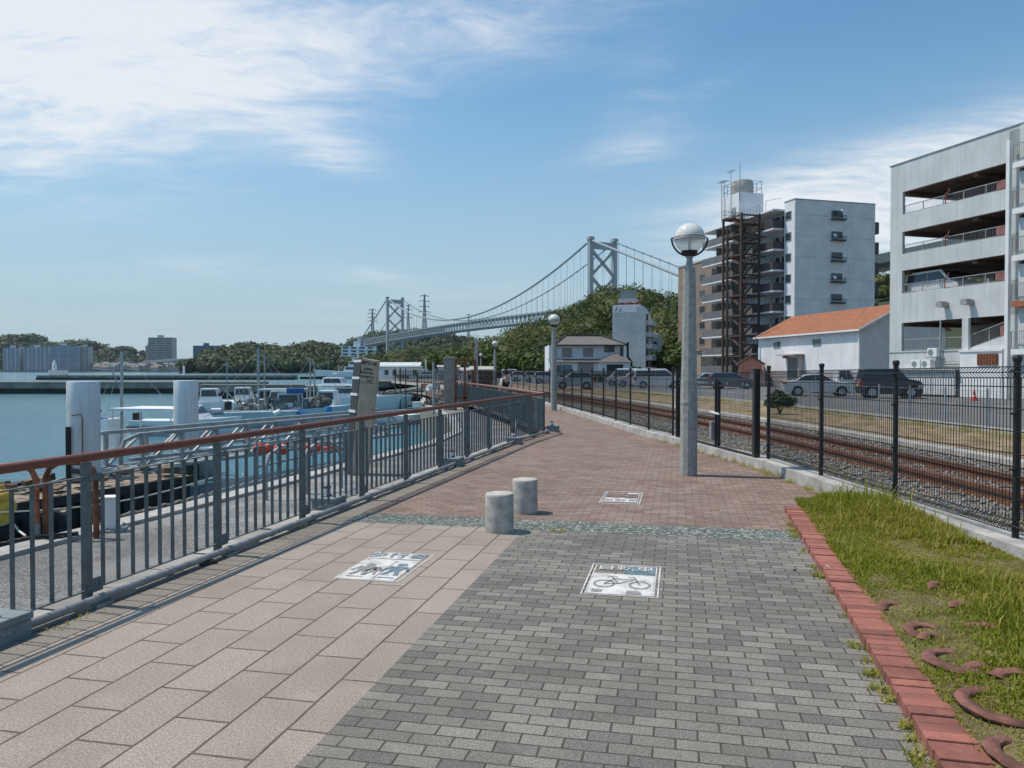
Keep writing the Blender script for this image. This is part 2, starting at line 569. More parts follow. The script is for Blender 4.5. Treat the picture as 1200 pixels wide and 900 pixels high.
class MB:
    """collects geometry for ONE mesh object"""
    def __init__(self):
        self.v, self.f, self.mi = [], [], []

    def add(self, vs_, fs, m=0):
        o = len(self.v)
        self.v += [tuple(p) for p in vs_]
        for f in fs:
            self.f.append([i + o for i in f])
            self.mi.append(m)
        return self

    def box(self, lo, hi, m=0):
        x0, y0, z0 = lo
        x1, y1, z1 = hi
        vs_ = [(x0, y0, z0), (x1, y0, z0), (x1, y1, z0), (x0, y1, z0), (x0, y0, z1), (x1, y0, z1), (x1, y1, z1), (x0, y1, z1)]
        return self.add(vs_, [(3, 2, 1, 0), (4, 5, 6, 7), (0, 1, 5, 4), (1, 2, 6, 5), (2, 3, 7, 6), (3, 0, 4, 7)], m)

    def cbox(self, c, s, rz=0.0, m=0, rx=0.0, ry=0.0):
        mt = Matrix.Translation(c) @ Matrix.Rotation(rz, 4, 'Z') @ Matrix.Rotation(ry, 4, 'Y') @ Matrix.Rotation(rx, 4, 'X')
        h = [q / 2 for q in s]
        o = MB().box((-h[0], -h[1], -h[2]), h)
        return self.add([mt @ Vector(p) for p in o.v], o.f, m)

    def bar(self, a, b, wd, hd=None, m=0):
        """square bar between two points"""
        a, b = Vector(a), Vector(b)
        d = (b - a)
        L = d.length
        if L < 1e-6:
            return self
        d.normalize()
        up = Vector((0, 0, 1)) if abs(d.z) < .95 else Vector((1, 0, 0))
        s = d.cross(up).normalized() * wd / 2
        u = s.cross(d).normalized() * (hd or wd) / 2
        vs_ = [a - s - u, a + s - u, a + s + u, a - s + u, b - s - u, b + s - u, b + s + u, b - s + u]
        return self.add(vs_, [(0, 1, 2, 3), (7, 6, 5, 4), (0, 4, 5, 1), (1, 5, 6, 2), (2, 6, 7, 3), (3, 7, 4, 0)], m)

    def tube(self, pts, r, n=8, m=0, r1=None, caps=True):
        pts = [Vector(p) for p in pts]
        k = len(pts)
        o = len(self.v)
        prev = None
        for i, p in enumerate(pts):
            d = (pts[min(i + 1, k - 1)] - pts[max(i - 1, 0)]).normalized()
            if prev is None:
                up = Vector((0, 0, 1)) if abs(d.z) < .9 else Vector((1, 0, 0))
                s = d.cross(up).normalized()
            else:
                s = (prev - d * prev.dot(d)).normalized()
            prev = s
            u = s.cross(d)
            rr = r if r1 is None else r + (r1 - r) * i / (k - 1)
            for j in range(n):
                a = 2 * math.pi * j / n
                self.v.append(tuple(p + s * math.cos(a) * rr + u * math.sin(a) * rr))
        for i in range(k - 1):
            for j in range(n):
                self.f.append([o + i * n + j, o + i * n + (j + 1) % n, o + (i + 1) * n + (j + 1) % n, o + (i + 1) * n + j])
                self.mi.append(m)
        if caps:
            self.f.append([o + j for j in range(n)])
            self.f.append([o + (k - 1) * n + j for j in reversed(range(n))])
            self.mi += [m, m]
        return self

    def lathe(self, prof, n=16, c=(0, 0, 0), m=0):
        o = len(self.v)
        for r, z in prof:
            for j in range(n):
                a = 2 * math.pi * j / n
                self.v.append((c[0] + r * math.cos(a), c[1] + r * math.sin(a), c[2] + z))
        for i in range(len(prof) - 1):
            for j in range(n):
                self.f.append([o + i * n + j, o + i * n + (j + 1) % n, o + (i + 1) * n + (j + 1) % n, o + (i + 1) * n + j])
                self.mi.append(m)
        if prof[0][0] > 1e-5:
            self.f.append([o + j for j in reversed(range(n))])
            self.mi.append(m)
        if prof[-1][0] > 1e-5:
            self.f.append([o + (len(prof) - 1) * n + j for j in range(n)])
            self.mi.append(m)
        return self

    def ball(self, c, r, n=12, k=8, m=0, sz=1.0):
        return self.lathe([(max(1e-6, r * math.sin(math.pi * i / k)), -r * sz * math.cos(math.pi * i / k)) for i in range(k + 1)], n, c, m)

    def prism(self, poly, z0, z1, m=0):
        n = len(poly)
        vs_ = [(p[0], p[1], z0) for p in poly] + [(p[0], p[1], z1) for p in poly]
        fs = [list(range(n, 2 * n)), list(reversed(range(n)))]
        fs += [(i, (i + 1) % n, n + (i + 1) % n, n + i) for i in range(n)]
        return self.add(vs_, fs, m)

    def xprism(self, prof, y0, y1, m=0):
        """profile of (x, z) points extruded along y"""
        n = len(prof)
        vs_ = [(p[0], y0, p[1]) for p in prof] + [(p[0], y1, p[1]) for p in prof]
        fs = [list(range(n)), list(reversed(range(n, 2 * n)))]
        fs += [((i + 1) % n, i, n + i, n + (i + 1) % n) for i in range(n)]
        return self.add(vs_, fs, m)

    def strip(self, left, right, m=0):
        n = len(left)
        return self.add(list(left) + list(right), [(i, i + n, i + n + 1, i + 1) for i in range(n - 1)], m)

    def build(self, name, mats, parent=None, smooth=False, loc=None, rz=0.0, bevel=0.0):
        me = bpy.data.meshes.new(name)
        me.from_pydata(self.v, [], self.f)
        if not isinstance(mats, (list, tuple)):
            mats = [mats]
        for q in mats:
            me.materials.append(q)
        if len(mats) > 1:
            me.polygons.foreach_set('material_index', self.mi)
        bm = bmesh.new()
        bm.from_mesh(me)
        bmesh.ops.recalc_face_normals(bm, faces=bm.faces)
        bm.to_mesh(me)
        bm.free()
        if smooth:
            for p in me.polygons:
                p.use_smooth = True
            try:
                me.set_sharp_from_angle(angle=R(40))
            except Exception:
                pass
        o = bpy.data.objects.new(name, me)
        COL.objects.link(o)
        if parent is not None:
            o.parent = parent
        if loc is not None:
            o.location = loc
        o.rotation_euler.z = rz
        if bevel:
            bv = o.modifiers.new('bevel', 'BEVEL')
            bv.width = bevel
            bv.segments = 2
            bv.limit_method = 'ANGLE'
        return o


def np_obj(name, V, F, mats, parent=None, tint=None, smooth=False):
    """mesh object from numpy arrays (faces all of one size)"""
    me = bpy.data.meshes.new(name)
    nv, (nf, k) = len(V), F.shape
    me.vertices.add(nv)
    me.vertices.foreach_set('co', np.ascontiguousarray(V, dtype=np.float32).ravel())
    me.loops.add(nf * k)
    me.loops.foreach_set('vertex_index', np.ascontiguousarray(F, dtype=np.int32).ravel())
    me.polygons.add(nf)
    me.polygons.foreach_set('loop_start', np.arange(0, nf * k, k, dtype=np.int32))
    me.polygons.foreach_set('loop_total', np.full(nf, k, dtype=np.int32))
    me.update(calc_edges=True)
    if tint is not None:
        at = me.attributes.new('tint', 'FLOAT', 'POINT')
        at.data.foreach_set('value', np.ascontiguousarray(tint, dtype=np.float32))
    if smooth:
        me.polygons.foreach_set('use_smooth', np.ones(nf, dtype=bool))
    for q in (mats if isinstance(mats, (list, tuple)) else [mats]):
        me.materials.append(q)
    me.validate()
    o = bpy.data.objects.new(name, me)
    COL.objects.link(o)
    if parent is not None:
        o.parent = parent
    return o


def tag(o, label, cat, group=None):
    o['label'] = label
    o['category'] = cat
    if group:
        o['group'] = group
    return o


def thing(name, label, cat, loc=(0, 0, 0), rz=0.0, group=None):
    o = bpy.data.objects.new(name, None)
    COL.objects.link(o)
    o.location = loc
    o.rotation_euler = (0, 0, rz)
    o.empty_display_size = .2
    return tag(o, label, cat, group)


def struct(o):
    o['kind'] = 'structure'
    return o


def stuff(o, label=None, cat=None):
    o['kind'] = 'stuff'
    if label:
        tag(o, label, cat)
    return o


def dup(root, loc, rz, label, group=None):
    r = root.copy()
    COL.objects.link(r)
    r.location = loc
    r.rotation_euler = (0, 0, rz)
    r['label'] = label
    if group:
        r['group'] = group
    for ch in list(root.children):
        c = ch.copy()
        COL.objects.link(c)
        c.parent = r
        for g in list(ch.children):
            d = g.copy()
            COL.objects.link(d)
            d.parent = c
    return r


def text_mesh(name, body, size, mt, parent=None, mtx=None, ext=.001, align='CENTER'):
    cu = bpy.data.curves.new(name, 'FONT')
    cu.body = body
    cu.size = size
    cu.extrude = ext
    cu.align_x = align
    cu.align_y = 'CENTER'
    tmp = bpy.data.objects.new(name + '_tmp', cu)
    COL.objects.link(tmp)
    dg = bpy.context.evaluated_depsgraph_get()
    me = bpy.data.meshes.new_from_object(tmp.evaluated_get(dg))
    bpy.data.objects.remove(tmp)
    if mtx is not None:
        me.transform(mtx)
    me.materials.clear()
    me.materials.append(mt)
    me.name = name
    o = bpy.data.objects.new(name, me)
    COL.objects.link(o)
    if parent is not None:
        o.parent = parent
    return o


def polyline(pts, step=None, smooth=0):
    """resample a polyline (list of (x, y)); smooth = Chaikin passes"""
    p = [Vector((a[0], a[1])) for a in pts]
    for _ in range(smooth):
        q = [p[0]]
        for a, b in zip(p[:-1], p[1:]):
            q += [a * .75 + b * .25, a * .25 + b * .75]
        q.append(p[-1])
        p = q
    if step is None:
        return p
    out, acc_ = [p[0]], 0.0
    for a, b in zip(p[:-1], p[1:]):
        L = (b - a).length
        t = step - acc_
        while t <= L:
            out.append(a + (b - a) * (t / L))
            t += step
        acc_ = L - (t - step)
    return out


def offset(pl, d):
    """polyline shifted by d to its right"""
    out = []
    for i, p in enumerate(pl):
        t = (pl[min(i + 1, len(pl) - 1)] - pl[max(i - 1, 0)]).normalized()
        out.append(p + Vector((t.y, -t.x)) * d)
    return out


def at_y(pl, Y):
    for a, b in zip(pl[:-1], pl[1:]):
        if (a.y - Y) * (b.y - Y) <= 0 and abs(b.y - a.y) > 1e-9:
            return a + (b - a) * ((Y - a.y) / (b.y - a.y))
    return pl[-1]


def clip_poly(poly, n, c):
    """keep the part of a polygon where n.p <= c"""
    out = []
    for i in range(len(poly)):
        a, b = Vector(poly[i][:2]), Vector(poly[(i + 1) % len(poly)][:2])
        da, db = n[0] * a.x + n[1] * a.y - c, n[0] * b.x + n[1] * b.y - c
        if da <= 0:
            out.append(a)
        if da * db < 0:
            out.append(a + (b - a) * (da / (da - db)))
    return out


def sheet(name, poly, z, m, rz=0.0):
    """flat n-gon; with rz the mesh is kept in a frame turned by rz so that its pattern follows it"""
    c, s = math.cos(-rz), math.sin(-rz)
    b = MB()
    b.add([(p[0] * c - p[1] * s, p[0] * s + p[1] * c, 0) for p in poly], [list(range(len(poly)))])
    o = b.build(name, m, loc=(0, 0, z), rz=rz)
    if o.data.polygons[0].normal.z < 0:
        o.data.flip_normals()
    return struct(o)

# ================================================================== THE GROUND
A = R(12.2)
CA, SA = math.cos(A), math.sin(A)


def W(v, u):
    """promenade frame (across, along) to world"""
    return Vector((v * CA + u * SA, -v * SA + u * CA))


FL = [Vector((-5.44, -4.0)), Vector((-5.19, -3.0)), Vector((-0.6, 15.54)), Vector((.03, 18.0)), Vector((.86, 20.7))]   # promenade railing, first stretch
FL2 = polyline([(.86, 20.7), (-.5, 29), (-3.1, 42), (-8, 60), (-15, 85), (-30, 125)])                # second stretch, turning away
FR = polyline([(4.5, -5), (4.5, 13.4), (4.25, 15.3), (4.0, 17.4), (3.72, 19.2), (3.5, 20.8), (3.34, 22.5), (3.18, 24.3), (3.0, 26.3),
               (2.82, 27.9), (2.63, 29.6), (2.42, 31.4), (2.2, 33.4), (1.5, 39), (.5, 45), (-2.4, 60), (-9, 88), (-22, 128)])
QE = [Vector(p) for p in [(-8.2, -4), (-6.9, 3), (-5.3, 8.95), (-4.24, 12.7), (-2.3, 20.2), (-1.9, 24), (-2.6, 31), (-5.4, 45), (-7.8, 66),
                          (-11, 110), (-17, 150), (-33.5, 184), (-34, 200), (-60, 420)]]                                    # quay edge
TRK = polyline([(7.25, -8), (7.25, 10), (7.05, 20), (6.15, 30), (4.6, 42), (1.7, 60), (-6, 92), (-20, 130)], smooth=2)

water = MB()
water.add([(-9000, -300, 0), (9000, -300, 0), (9000, 12000, 0), (-9000, 12000, 0)], [(0, 1, 2, 3)])
struct(water.build('sea_water', water_mat(), loc=(0, 0, -1.6)))

land = QE + [Vector(p) for p in [(-100, 480), (60, 700), (900, 1000), (1500, 400), (1500, -200), (-20, -200), (-9.5, -20)]]
b = MB()
b.prism([(p.x, p.y) for p in land], -6, -.30)
struct(b.build('ground', mat('waterside_ground', (.20, .185, .16), .95, 0, .25, .3, .3, 8)))

QUAY = speckle('quay_concrete', [(.19, .19, .19), (.25, .25, .245), (.31, .31, .30), (.15, .15, .15), (.36, .355, .34), (.22, .22, .215)], 48, .9, .8, .012,
               (.30, .298, .29), 1.1, .45)
quay = [p + Vector((.02, 0)) for p in QE[:9]] + [Vector((-7, 66)), Vector((-2.9, 42)), Vector((-.3, 29)), Vector((1.0, 21)), Vector((-.6, 15.5)), Vector((-5.4, -4))]
b = MB()
b.prism([(p.x, p.y) for p in quay], -3.2, -.25)
struct(b.build('quay', QUAY))
# worn kerb beam along the quay edge
b = MB()
cap = QE[:9]
for i in range(len(cap) - 1):
    p, q = cap[i], cap[i + 1]
    d = (q - p).normalized()
    nrm = Vector((d.y, -d.x))
    a0, a1 = p + nrm * .04, q + nrm * .04
    b.add([(a0.x, a0.y, -.26), (a1.x, a1.y, -.26), (a1.x + nrm.x * .3, a1.y + nrm.y * .3, -.26), (a0.x + nrm.x * .3, a0.y + nrm.y * .3, -.26),
           (a0.x, a0.y, -.19), (a1.x, a1.y, -.19), (a1.x + nrm.x * .3, a1.y + nrm.y * .3, -.2), (a0.x + nrm.x * .3, a0.y + nrm.y * .3, -.2)],
          [(4, 5, 6, 7), (0, 1, 5, 4), (2, 3, 7, 6)])
struct(b.build('quay_edge', M['concrete']))

TILE = paver('beige_slabs', (.300, .250, .208), (.366, .313, .266), (.085, .058, .042), .60, .30, .0085, True, .62, .40, .35, .5)
GREY = paver('grey_pavers', (.134, .124, .108), (.275, .259, .230), (.050, .040, .030), .20, .10, .0055, False, .55, .5, .55, .5, 0, (.135, .132, .124))
RED = paver('red_brown_pavers', (.175, .112, .088), (.285, .200, .162), (.080, .058, .046), .20, .10, .006, False, .48, .45, .5, .5, 0, (.31, .245, .205))
BAND = speckle('green_aggregate', [(.09, .115, .10), (.15, .18, .165), (.22, .24, .22), (.30, .31, .29), (.12, .15, .135), (.42, .42, .39)], 34, .8, .7, .01)

wl = lambda p: [(q.x, q.y) for q in p]
sheet('beige_paving', wl([Vector((-5.35, -4.5)), W(-1.6, -5), W(-1.6, 8.03), Vector((-2.30, 8.70))]), 0.0, TILE, -A)
sheet('grey_paving', wl([W(-1.6, -5), W(1.05, -5), W(1.35, 8.03), W(-1.6, 8.03)]), 0.0, GREY, -A)
sheet('aggregate_band', wl([Vector((-2.30, 8.70)), W(-1.6, 8.03), W(1.35, 8.03), W(1.35, 8.55), Vector((-2.17, 9.23))]), 0.001, BAND, -A)
red = [Vector((-2.17, 9.23)), W(1.35, 8.55)] + [Vector((3.3, 8.2)), Vector((4.6, 8.2))] + [p for p in offset(FR, -.05) if 8.6 < p.y < 62] + list(reversed(FL2[:4])) + [Vector((.03, 18.0)), Vector((-.6, 15.54))]
sheet('red_brown_paving', wl(red), -.004, RED, -A)

BORD = paver('dusty_border_slabs', (.205, .182, .155), (.262, .235, .20), (.075, .06, .045), .60, .30, .010, True, .6, .55, .35, .5)
n2 = Vector((.971, -.240))
d2 = (FL[2] - FL[1]).normalized()
sheet('border_strip', wl([FL[0] + n2 * .10, FL[2] + d2 * .0 + n2 * .10, FL[2] + n2 * .40, FL[0] + n2 * .40]), .0035, BORD, -math.atan2(d2.x, d2.y))
# stone setts between the paving and the quay
b = MB()
for i in range(40):
    t0, t1 = i / 40, (i + .96) / 40
    p, q = FL[0].lerp(FL[3], t0), FL[0].lerp(FL[3], t1)
    n_ = Vector((-.97, .24))
    hh = .008 + .012 * random.random()
    for k0, k1 in ((-.11, .03), (.05, .26)):
        a_, b_, c_, d_ = p + n_ * k0, q + n_ * k0, q + n_ * k1, p + n_ * k1
        b.prism([(a_.x, a_.y), (b_.x, b_.y), (c_.x, c_.y), (d_.x, d_.y)], -.24, hh + (.004 if k0 < 0 else 0))
struct(b.build('sett_strip', mat('pale_setts', (.31, .30, .28), .9, 0, .22, 3, .3, 50, dirt=(.22, .2, .17), island=.35)))

# rail bed, dry ground, road
BALLAST = speckle('ballast', [(.12, .118, .112), (.19, .188, .18), (.27, .265, .255), (.16, .148, .135), (.34, .335, .32), (.22, .185, .155)], 18, .9, 1.0, .03,
                  (.215, .165, .115), .55, .3)
bed_l, bed_r = offset(TRK, -3.1), offset(TRK, 2.2)
sheet('ballast_bed', wl(bed_l + list(reversed(bed_r))), -.10, BALLAST)
DRY = mat('dry_brown_ground', (.27, .195, .125), .95, 0, .4, 1.6, .6, 22, dirt=(.30, .275, .16))
dry_r = [Vector((14.2, -8)), Vector((14.0, 15)), Vector((13.6, 25)), Vector((13.0, 40)), Vector((10, 60)), Vector((2, 95)), Vector((-10, 132))]
sheet('dry_verge', wl(offset(TRK, 2.1) + list(reversed(dry_r))), -.07, DRY)
sheet('road', wl(dry_r + [Vector(p) for p in [(40, 170), (140, 150), (140, -8)]]), -.03, M['asphalt'])
b = MB()
lp = offset(TRK, 2.15)
for i in range(len(lp) - 1):
    p, q = lp[i], lp[i + 1]
    n_ = Vector(((q - p).y, -(q - p).x)).normalized() * .38
    b.prism([(p.x, p.y), (q.x, q.y), (q.x + n_.x, q.y + n_.y), (p.x + n_.x, p.y + n_.y)], -.2, .02)
struct(b.build('cable_trough', M['concrete']))
b = MB()
sd_ = Vector((-.262, .965))
for i in range(-8, 30):
    c = Vector((22.4, 41.7)) + sd_ * (1.62 * i)
    b.cbox((c.x, c.y, -.026), (.16, .95, .001), math.atan2(-sd_.x, sd_.y))
for i in range(60):
    c = Vector((28.3, 41.7)) + sd_ * (1.62 * i)
    if i % 4 != 3:
        b.cbox((c.x - 14, c.y + 30, -.026), (.14, 1.6, .001), math.atan2(-sd_.x, sd_.y))
struct(b.build('lane_markings', M['lane']))

# fence kerb: a low concrete beam under the mesh fence
b = MB()
fk = polyline([(p.x, p.y) for p in FR], 1.5)
kl, kr = offset(fk, -.24), offset(fk, .20)
for i in range(len(fk) - 1):
    e = .0
    a0, a1, c0, c1 = kl[i], kl[i + 1] - (kl[i + 1] - kl[i]) * e, kr[i], kr[i + 1]
    z = lambda p: .21 - .07 * max(0, min(1, (p.y - 6) / 9))
    b.add([(a0.x, a0.y, -.2), (a1.x, a1.y, -.2), (c1.x, c1.y, -.2), (c0.x, c0.y, -.2),
           (a0.x + .03, a0.y, z(a0)), (a1.x + .03, a1.y, z(a1)), (c1.x, c1.y, z(a1)), (c0.x, c0.y, z(a0))],
          [(4, 5, 6, 7), (0, 1, 5, 4), (2, 3, 7, 6)])
kerb = b.build('concrete_kerb', M['concrete'])
tag(kerb, 'long low concrete kerb beam carrying the black mesh fence', 'kerb')

# ------------------------------------------------------------------ grass bed with red brick kerb
KA, KB = Vector((.66, -1.4)), Vector((3.32, 9.35))
kd = (KB - KA).normalized()
kn = Vector((kd.y, -kd.x))
b = MB()
nb = int((KB - KA).length / .088)
for i in range(nb):
    c = KA + kd * (.088 * i + .044) + kn * (.105 + random.uniform(-.004, .004))
    hz = .064 + random.uniform(-.006, .004)
    b.cbox((c.x, c.y, hz / 2 - .05), (.21, .082, hz + .1), math.atan2(kd.y, kd.x) - math.pi / 2 + random.uniform(-.015, .015))
bk = b.build('brick_kerb', M['brick'], bevel=.005)
tag(bk, 'red brick kerb of upright bricks edging the weedy grass bed', 'kerb')
# mortar bed below the bricks
b = MB()
a0, a1 = KA + kn * .012, KB + kn * .012
b.prism([(a0.x, a0.y), (a1.x, a1.y), ((a1 + kn * .19).x, (a1 + kn * .19).y), ((a0 + kn * .19).x, (a0 + kn * .19).y)], -.08, .053)
b.build('mortar_bed', mat('mortar', (.20, .13, .10), .95, 0, .2, 9), bk)

SOIL = mat('grass_soil', (.165, .130, .062), .95, 0, .35, 4, .6, 30, dirt=(.14, .155, .035))


def soil_z(x_, y_):
    t = max(0, min(1, (x_ - (KA.x + (y_ - KA.y) * .247)) / 1.2))
    return .045 + .085 * t + .025 * math.sin(x_ * 3.1 + y_ * 1.7) * t


g_ = MB()
NXS, NYS = 14, 30
for j in range(NYS + 1):
    y_ = -1.2 + (9.75 + 1.2) * j / NYS
    xl = KA.x + (y_ - KA.y) * .247 + .2
    for i in range(NXS + 1):
        x_ = xl + (4.32 - xl) * i / NXS
        g_.v.append((x_, y_, soil_z(x_, y_) - .03 * (j == NYS)))
for j in range(NYS):
    for i in range(NXS):
        k = j * (NXS + 1) + i
        g_.f.append([k, k + 1, k + NXS + 2, k + NXS + 1])
        g_.mi.append(0)
struct(g_.build('grass_soil', SOIL, smooth=True))


def blades(n, seed, pick, hmul=1.0, wid=.0045):
    rg = np.random.default_rng(seed)
    P0, H, TI = [], [], []
    while len(P0) < n:
        y_ = 1.6 + 8.1 * rg.random() ** 1.45
        xl = KA.x + (y_ - KA.y) * .247 + .2
        x_ = rg.uniform(xl - .015, 4.30)
        k = pick(x_, y_, rg)
        if k is None:
            continue
        P0.append((x_, y_, soil_z(x_, y_) - .01))
        H.append(k[0] * hmul)
        TI.append(k[1])
    P0, H, TI = np.array(P0), np.array(H), np.array(TI)
    n = len(P0)
    a = rg.uniform(0, 2 * np.pi, n)
    lean = rg.uniform(.15, .75, n) * H
    side = np.stack([np.cos(a), np.sin(a), np.zeros(n)], 1) * (wid * rg.uniform(.7, 1.5, n))[:, None]
    b_ = a + np.pi / 2 + rg.normal(0, .5, n)
    ld = np.stack([np.cos(b_), np.sin(b_), np.zeros(n)], 1)
    mid = P0 + ld * (lean * .35)[:, None] + np.stack([np.zeros(n), np.zeros(n), H * .6], 1)
    tip = P0 + ld * lean[:, None] + np.stack([np.zeros(n), np.zeros(n), H * rg.uniform(.75, 1, n)], 1)
    V = np.concatenate([P0 - side, P0 + side, mid + side * .8, mid - side * .8, tip + side * .12, tip - side * .12], 0)
    i = np.arange(n)
    F = np.concatenate([np.stack([i, i + n, i + 2 * n, i + 3 * n], 1), np.stack([i + 3 * n, i + 2 * n, i + 4 * n, i + 5 * n], 1)], 0)
    return V, F, np.tile(TI, 6)


from mathutils import noise as mnoise


def pick_grass(x_, y_, rg):
    q = mnoise.noise((x_ * 1.3, y_ * .9, 1.7)) + .5 * mnoise.noise((x_ * 4, y_ * 4, 9))
    d = mnoise.noise((x_ * .9 + 7, y_ * .8, 4.0)) + .4 * mnoise.noise((x_ * 3.3 + 7, y_ * 3.1, 2.0))
    clump = math.exp(-(((x_ - 3.95) / .42) ** 2 + ((y_ - 8.6) / .7) ** 2))
    right = math.exp(-(((x_ - 4.1) / .5) ** 2))
    if q < -.16 and clump < .4 and rg.random() < min(.80, .34 - 1.1 * (q + .16)):
        return None
    h = .018 + .042 * max(0, q + .30) + .13 * clump * rg.random() + .05 * right * rg.random() * (q > 0)
    h *= rg.uniform(.6, 1.35)
    if rg.random() < .025:
        h *= 2.3
    if rg.random() < .10:
        return h * 1.1, 1.0
    dry = min(1, max(0, .48 + d * 1.5 - .6 * clump - .2 * max(0, q))) * rg.uniform(.4, 1.3)
    return h, min(1, dry)


V, F, T_ = blades(105000, 5, pick_grass, 1.0, .0042)
go = np_obj('grass', V, F, GRASS, tint=T_)
rg2 = np.random.default_rng(2)


def pick_short(x_, y_, rg):
    d = mnoise.noise((x_ * 1.9 + 3, y_ * 1.8, 6.0)) + .6 * mnoise.noise((x_ * 6, y_ * 6, 2.0))
    if d < -.75:
        return None
    return rg.uniform(.010, .030), min(1, max(0, .52 + .5 * d + rg.normal(0, .2)))


V2_, F2_, T2_ = blades(70000, 9, pick_short, 1.0, .0036)
bpy.data.objects.remove(go)
go = np_obj('grass', np.concatenate([V, V2_]), np.concatenate([F, F2_ + len(V)]), GRASS, tint=np.concatenate([T_, T2_]))
stuff(go, 'yellow green grass and weeds growing in the brick edged bed', 'grass')
# weed tufts along the foot of the brick kerb and the fence kerb
rg = np.random.default_rng(11)
VV, FF, TT, o_ = [], [], [], 0


def tuft(px_, py_, pz, n, h, spread, dry):
    global o_
    for _ in range(n):
        a_ = rg.uniform(0, 6.28)
        l_ = rg.uniform(.2, 1.1) * h
        hh = h * rg.uniform(.4, 1)
        bx, by = px_ + rg.normal(0, spread), py_ + rg.normal(0, spread)
        wd_ = rg.uniform(.002, .005)
        s_ = np.array([-math.sin(a_) * wd_, math.cos(a_) * wd_, 0])
        p0 = np.array([bx, by, pz])
        d_ = np.array([math.cos(a_), math.sin(a_), 0])
        m_ = p0 + d_ * l_ * .35 + np.array([0, 0, hh * .65])
        t_ = p0 + d_ * l_ + np.array([0, 0, hh * .9])
        VV.extend([p0 - s_, p0 + s_, m_ + s_, m_ - s_, t_ + s_ * .2, t_ - s_ * .2])
        FF.extend([[o_, o_ + 1, o_ + 2, o_ + 3], [o_ + 3, o_ + 2, o_ + 4, o_ + 5]])
        TT.extend([min(1, max(0, dry + rg.normal(0, .25)))] * 6)
        o_ += 6


for i in range(95):
    t = rg.random() ** 1.2
    c = KA.lerp(KB, .32 + .6 * t) - kn * rg.uniform(.0, .07)
    if mnoise.noise((c.y * 2.1, 3, 0)) > -.05:
        tuft(c.x, c.y, 0, int(rg.integers(6, 22)), rg.uniform(.02, .06), .022, .55)
for i in range(70):
    y_ = rg.uniform(9.6, 19)
    c = at_y(kl, y_) + Vector((-rg.uniform(.0, .12), 0))
    tuft(c.x, c.y, 0, int(rg.integers(6, 20)), rg.uniform(.03, .13), .04, .75)
for i in range(26):
    t = rg.random()
    c = FL[1].lerp(FL[3], .25 + .7 * t) + Vector((.17 + rg.uniform(-.03, .05), 0))
    if rg.random() < .6:
        tuft(c.x, c.y, 0, int(rg.integers(5, 14)), rg.uniform(.015, .05), .03, .8)
for c in (W(-1.22, 7.98), Vector((.95, 20.6)), Vector((2.1, 31.2)), Vector((2.0, 30.8))):
    tuft(c.x, c.y, 0, 26, .06, .04, .7)
wo_ = np_obj('kerb_weeds', np.array(VV), np.array(FF), GRASS, tint=np.array(TT))
stuff(wo_, 'small dry weeds sprouting along the kerbs and paving joints', 'weeds')

# terracotta edging pieces half buried in the grass: (x, y, radius, start angle, sweep, rise, label)
EDG = [((1085, 731), .15, 40, 170, 'small arched terracotta edging in the middle of the row, open side toward the brick kerb'),
       ((1119, 765), .21, 75, 215, 'dark C shaped terracotta edging in the middle of the grass bed'),
       ((1170, 815), .25, 80, 205, 'largest pale C shaped terracotta edging near the front of the bed'),
       ((1048, 703), .12, 60, 140, 'small dark broken terracotta lump closest to the brick kerb'),
       ((1104, 687), .10, 60, 120, 'little terracotta lump farthest back in the grass bed'),
       ((1129, 708), .09, 40, 120, 'tiny buried terracotta stub between two farther lumps'),
       ((1149, 735), .22, 25, 75, 'flat pinkish terracotta piece sunk in tall grass beside the fence'),
       ((1199, 868), .19, 90, 150, 'thick terracotta chunk nearest the viewer, cut off by the frame'),
       ((1097, 742), .11, 70, 80, 'short terracotta sliver just behind the dark C shaped edging'),
       ((1157, 784), .16, 70, 60, 'thin terracotta sliver between the two C shaped edgings'),
       ((1197, 796), .20, 60, 70, 'terracotta strip lying just behind the largest C shaped edging')]
for (q, r_, s0, sw, lab) in EDG:
    c = G(q[0], q[1], .11)
    zc = soil_z(c.x, c.y)
    pts, b = [], MB()
    n_ = 12
    for i in range(n_ + 1):
        a_ = R(s0 + sw * i / n_)
        e = math.sin(math.pi * i / n_) * .03
        pts.append((math.cos(a_) * r_ * .78, math.sin(a_) * r_ * .78, .012 + e))
    b.tube(pts, .036, 10)
    for q_ in range(len(b.v)):
        v_ = b.v[q_]
        nn_ = mnoise.noise((v_[0] * 24, v_[1] * 24, s0)) * .011
        b.v[q_] = (v_[0] + nn_, v_[1] + nn_, v_[2] * .55 + nn_)
    ed = b.build('garden_edging', M['terracotta'], smooth=True, loc=(c.x, c.y - r_ * .3, zc - .014))
    tag(ed, lab, 'garden edging', 'broken terracotta edging pieces in the grass bed')

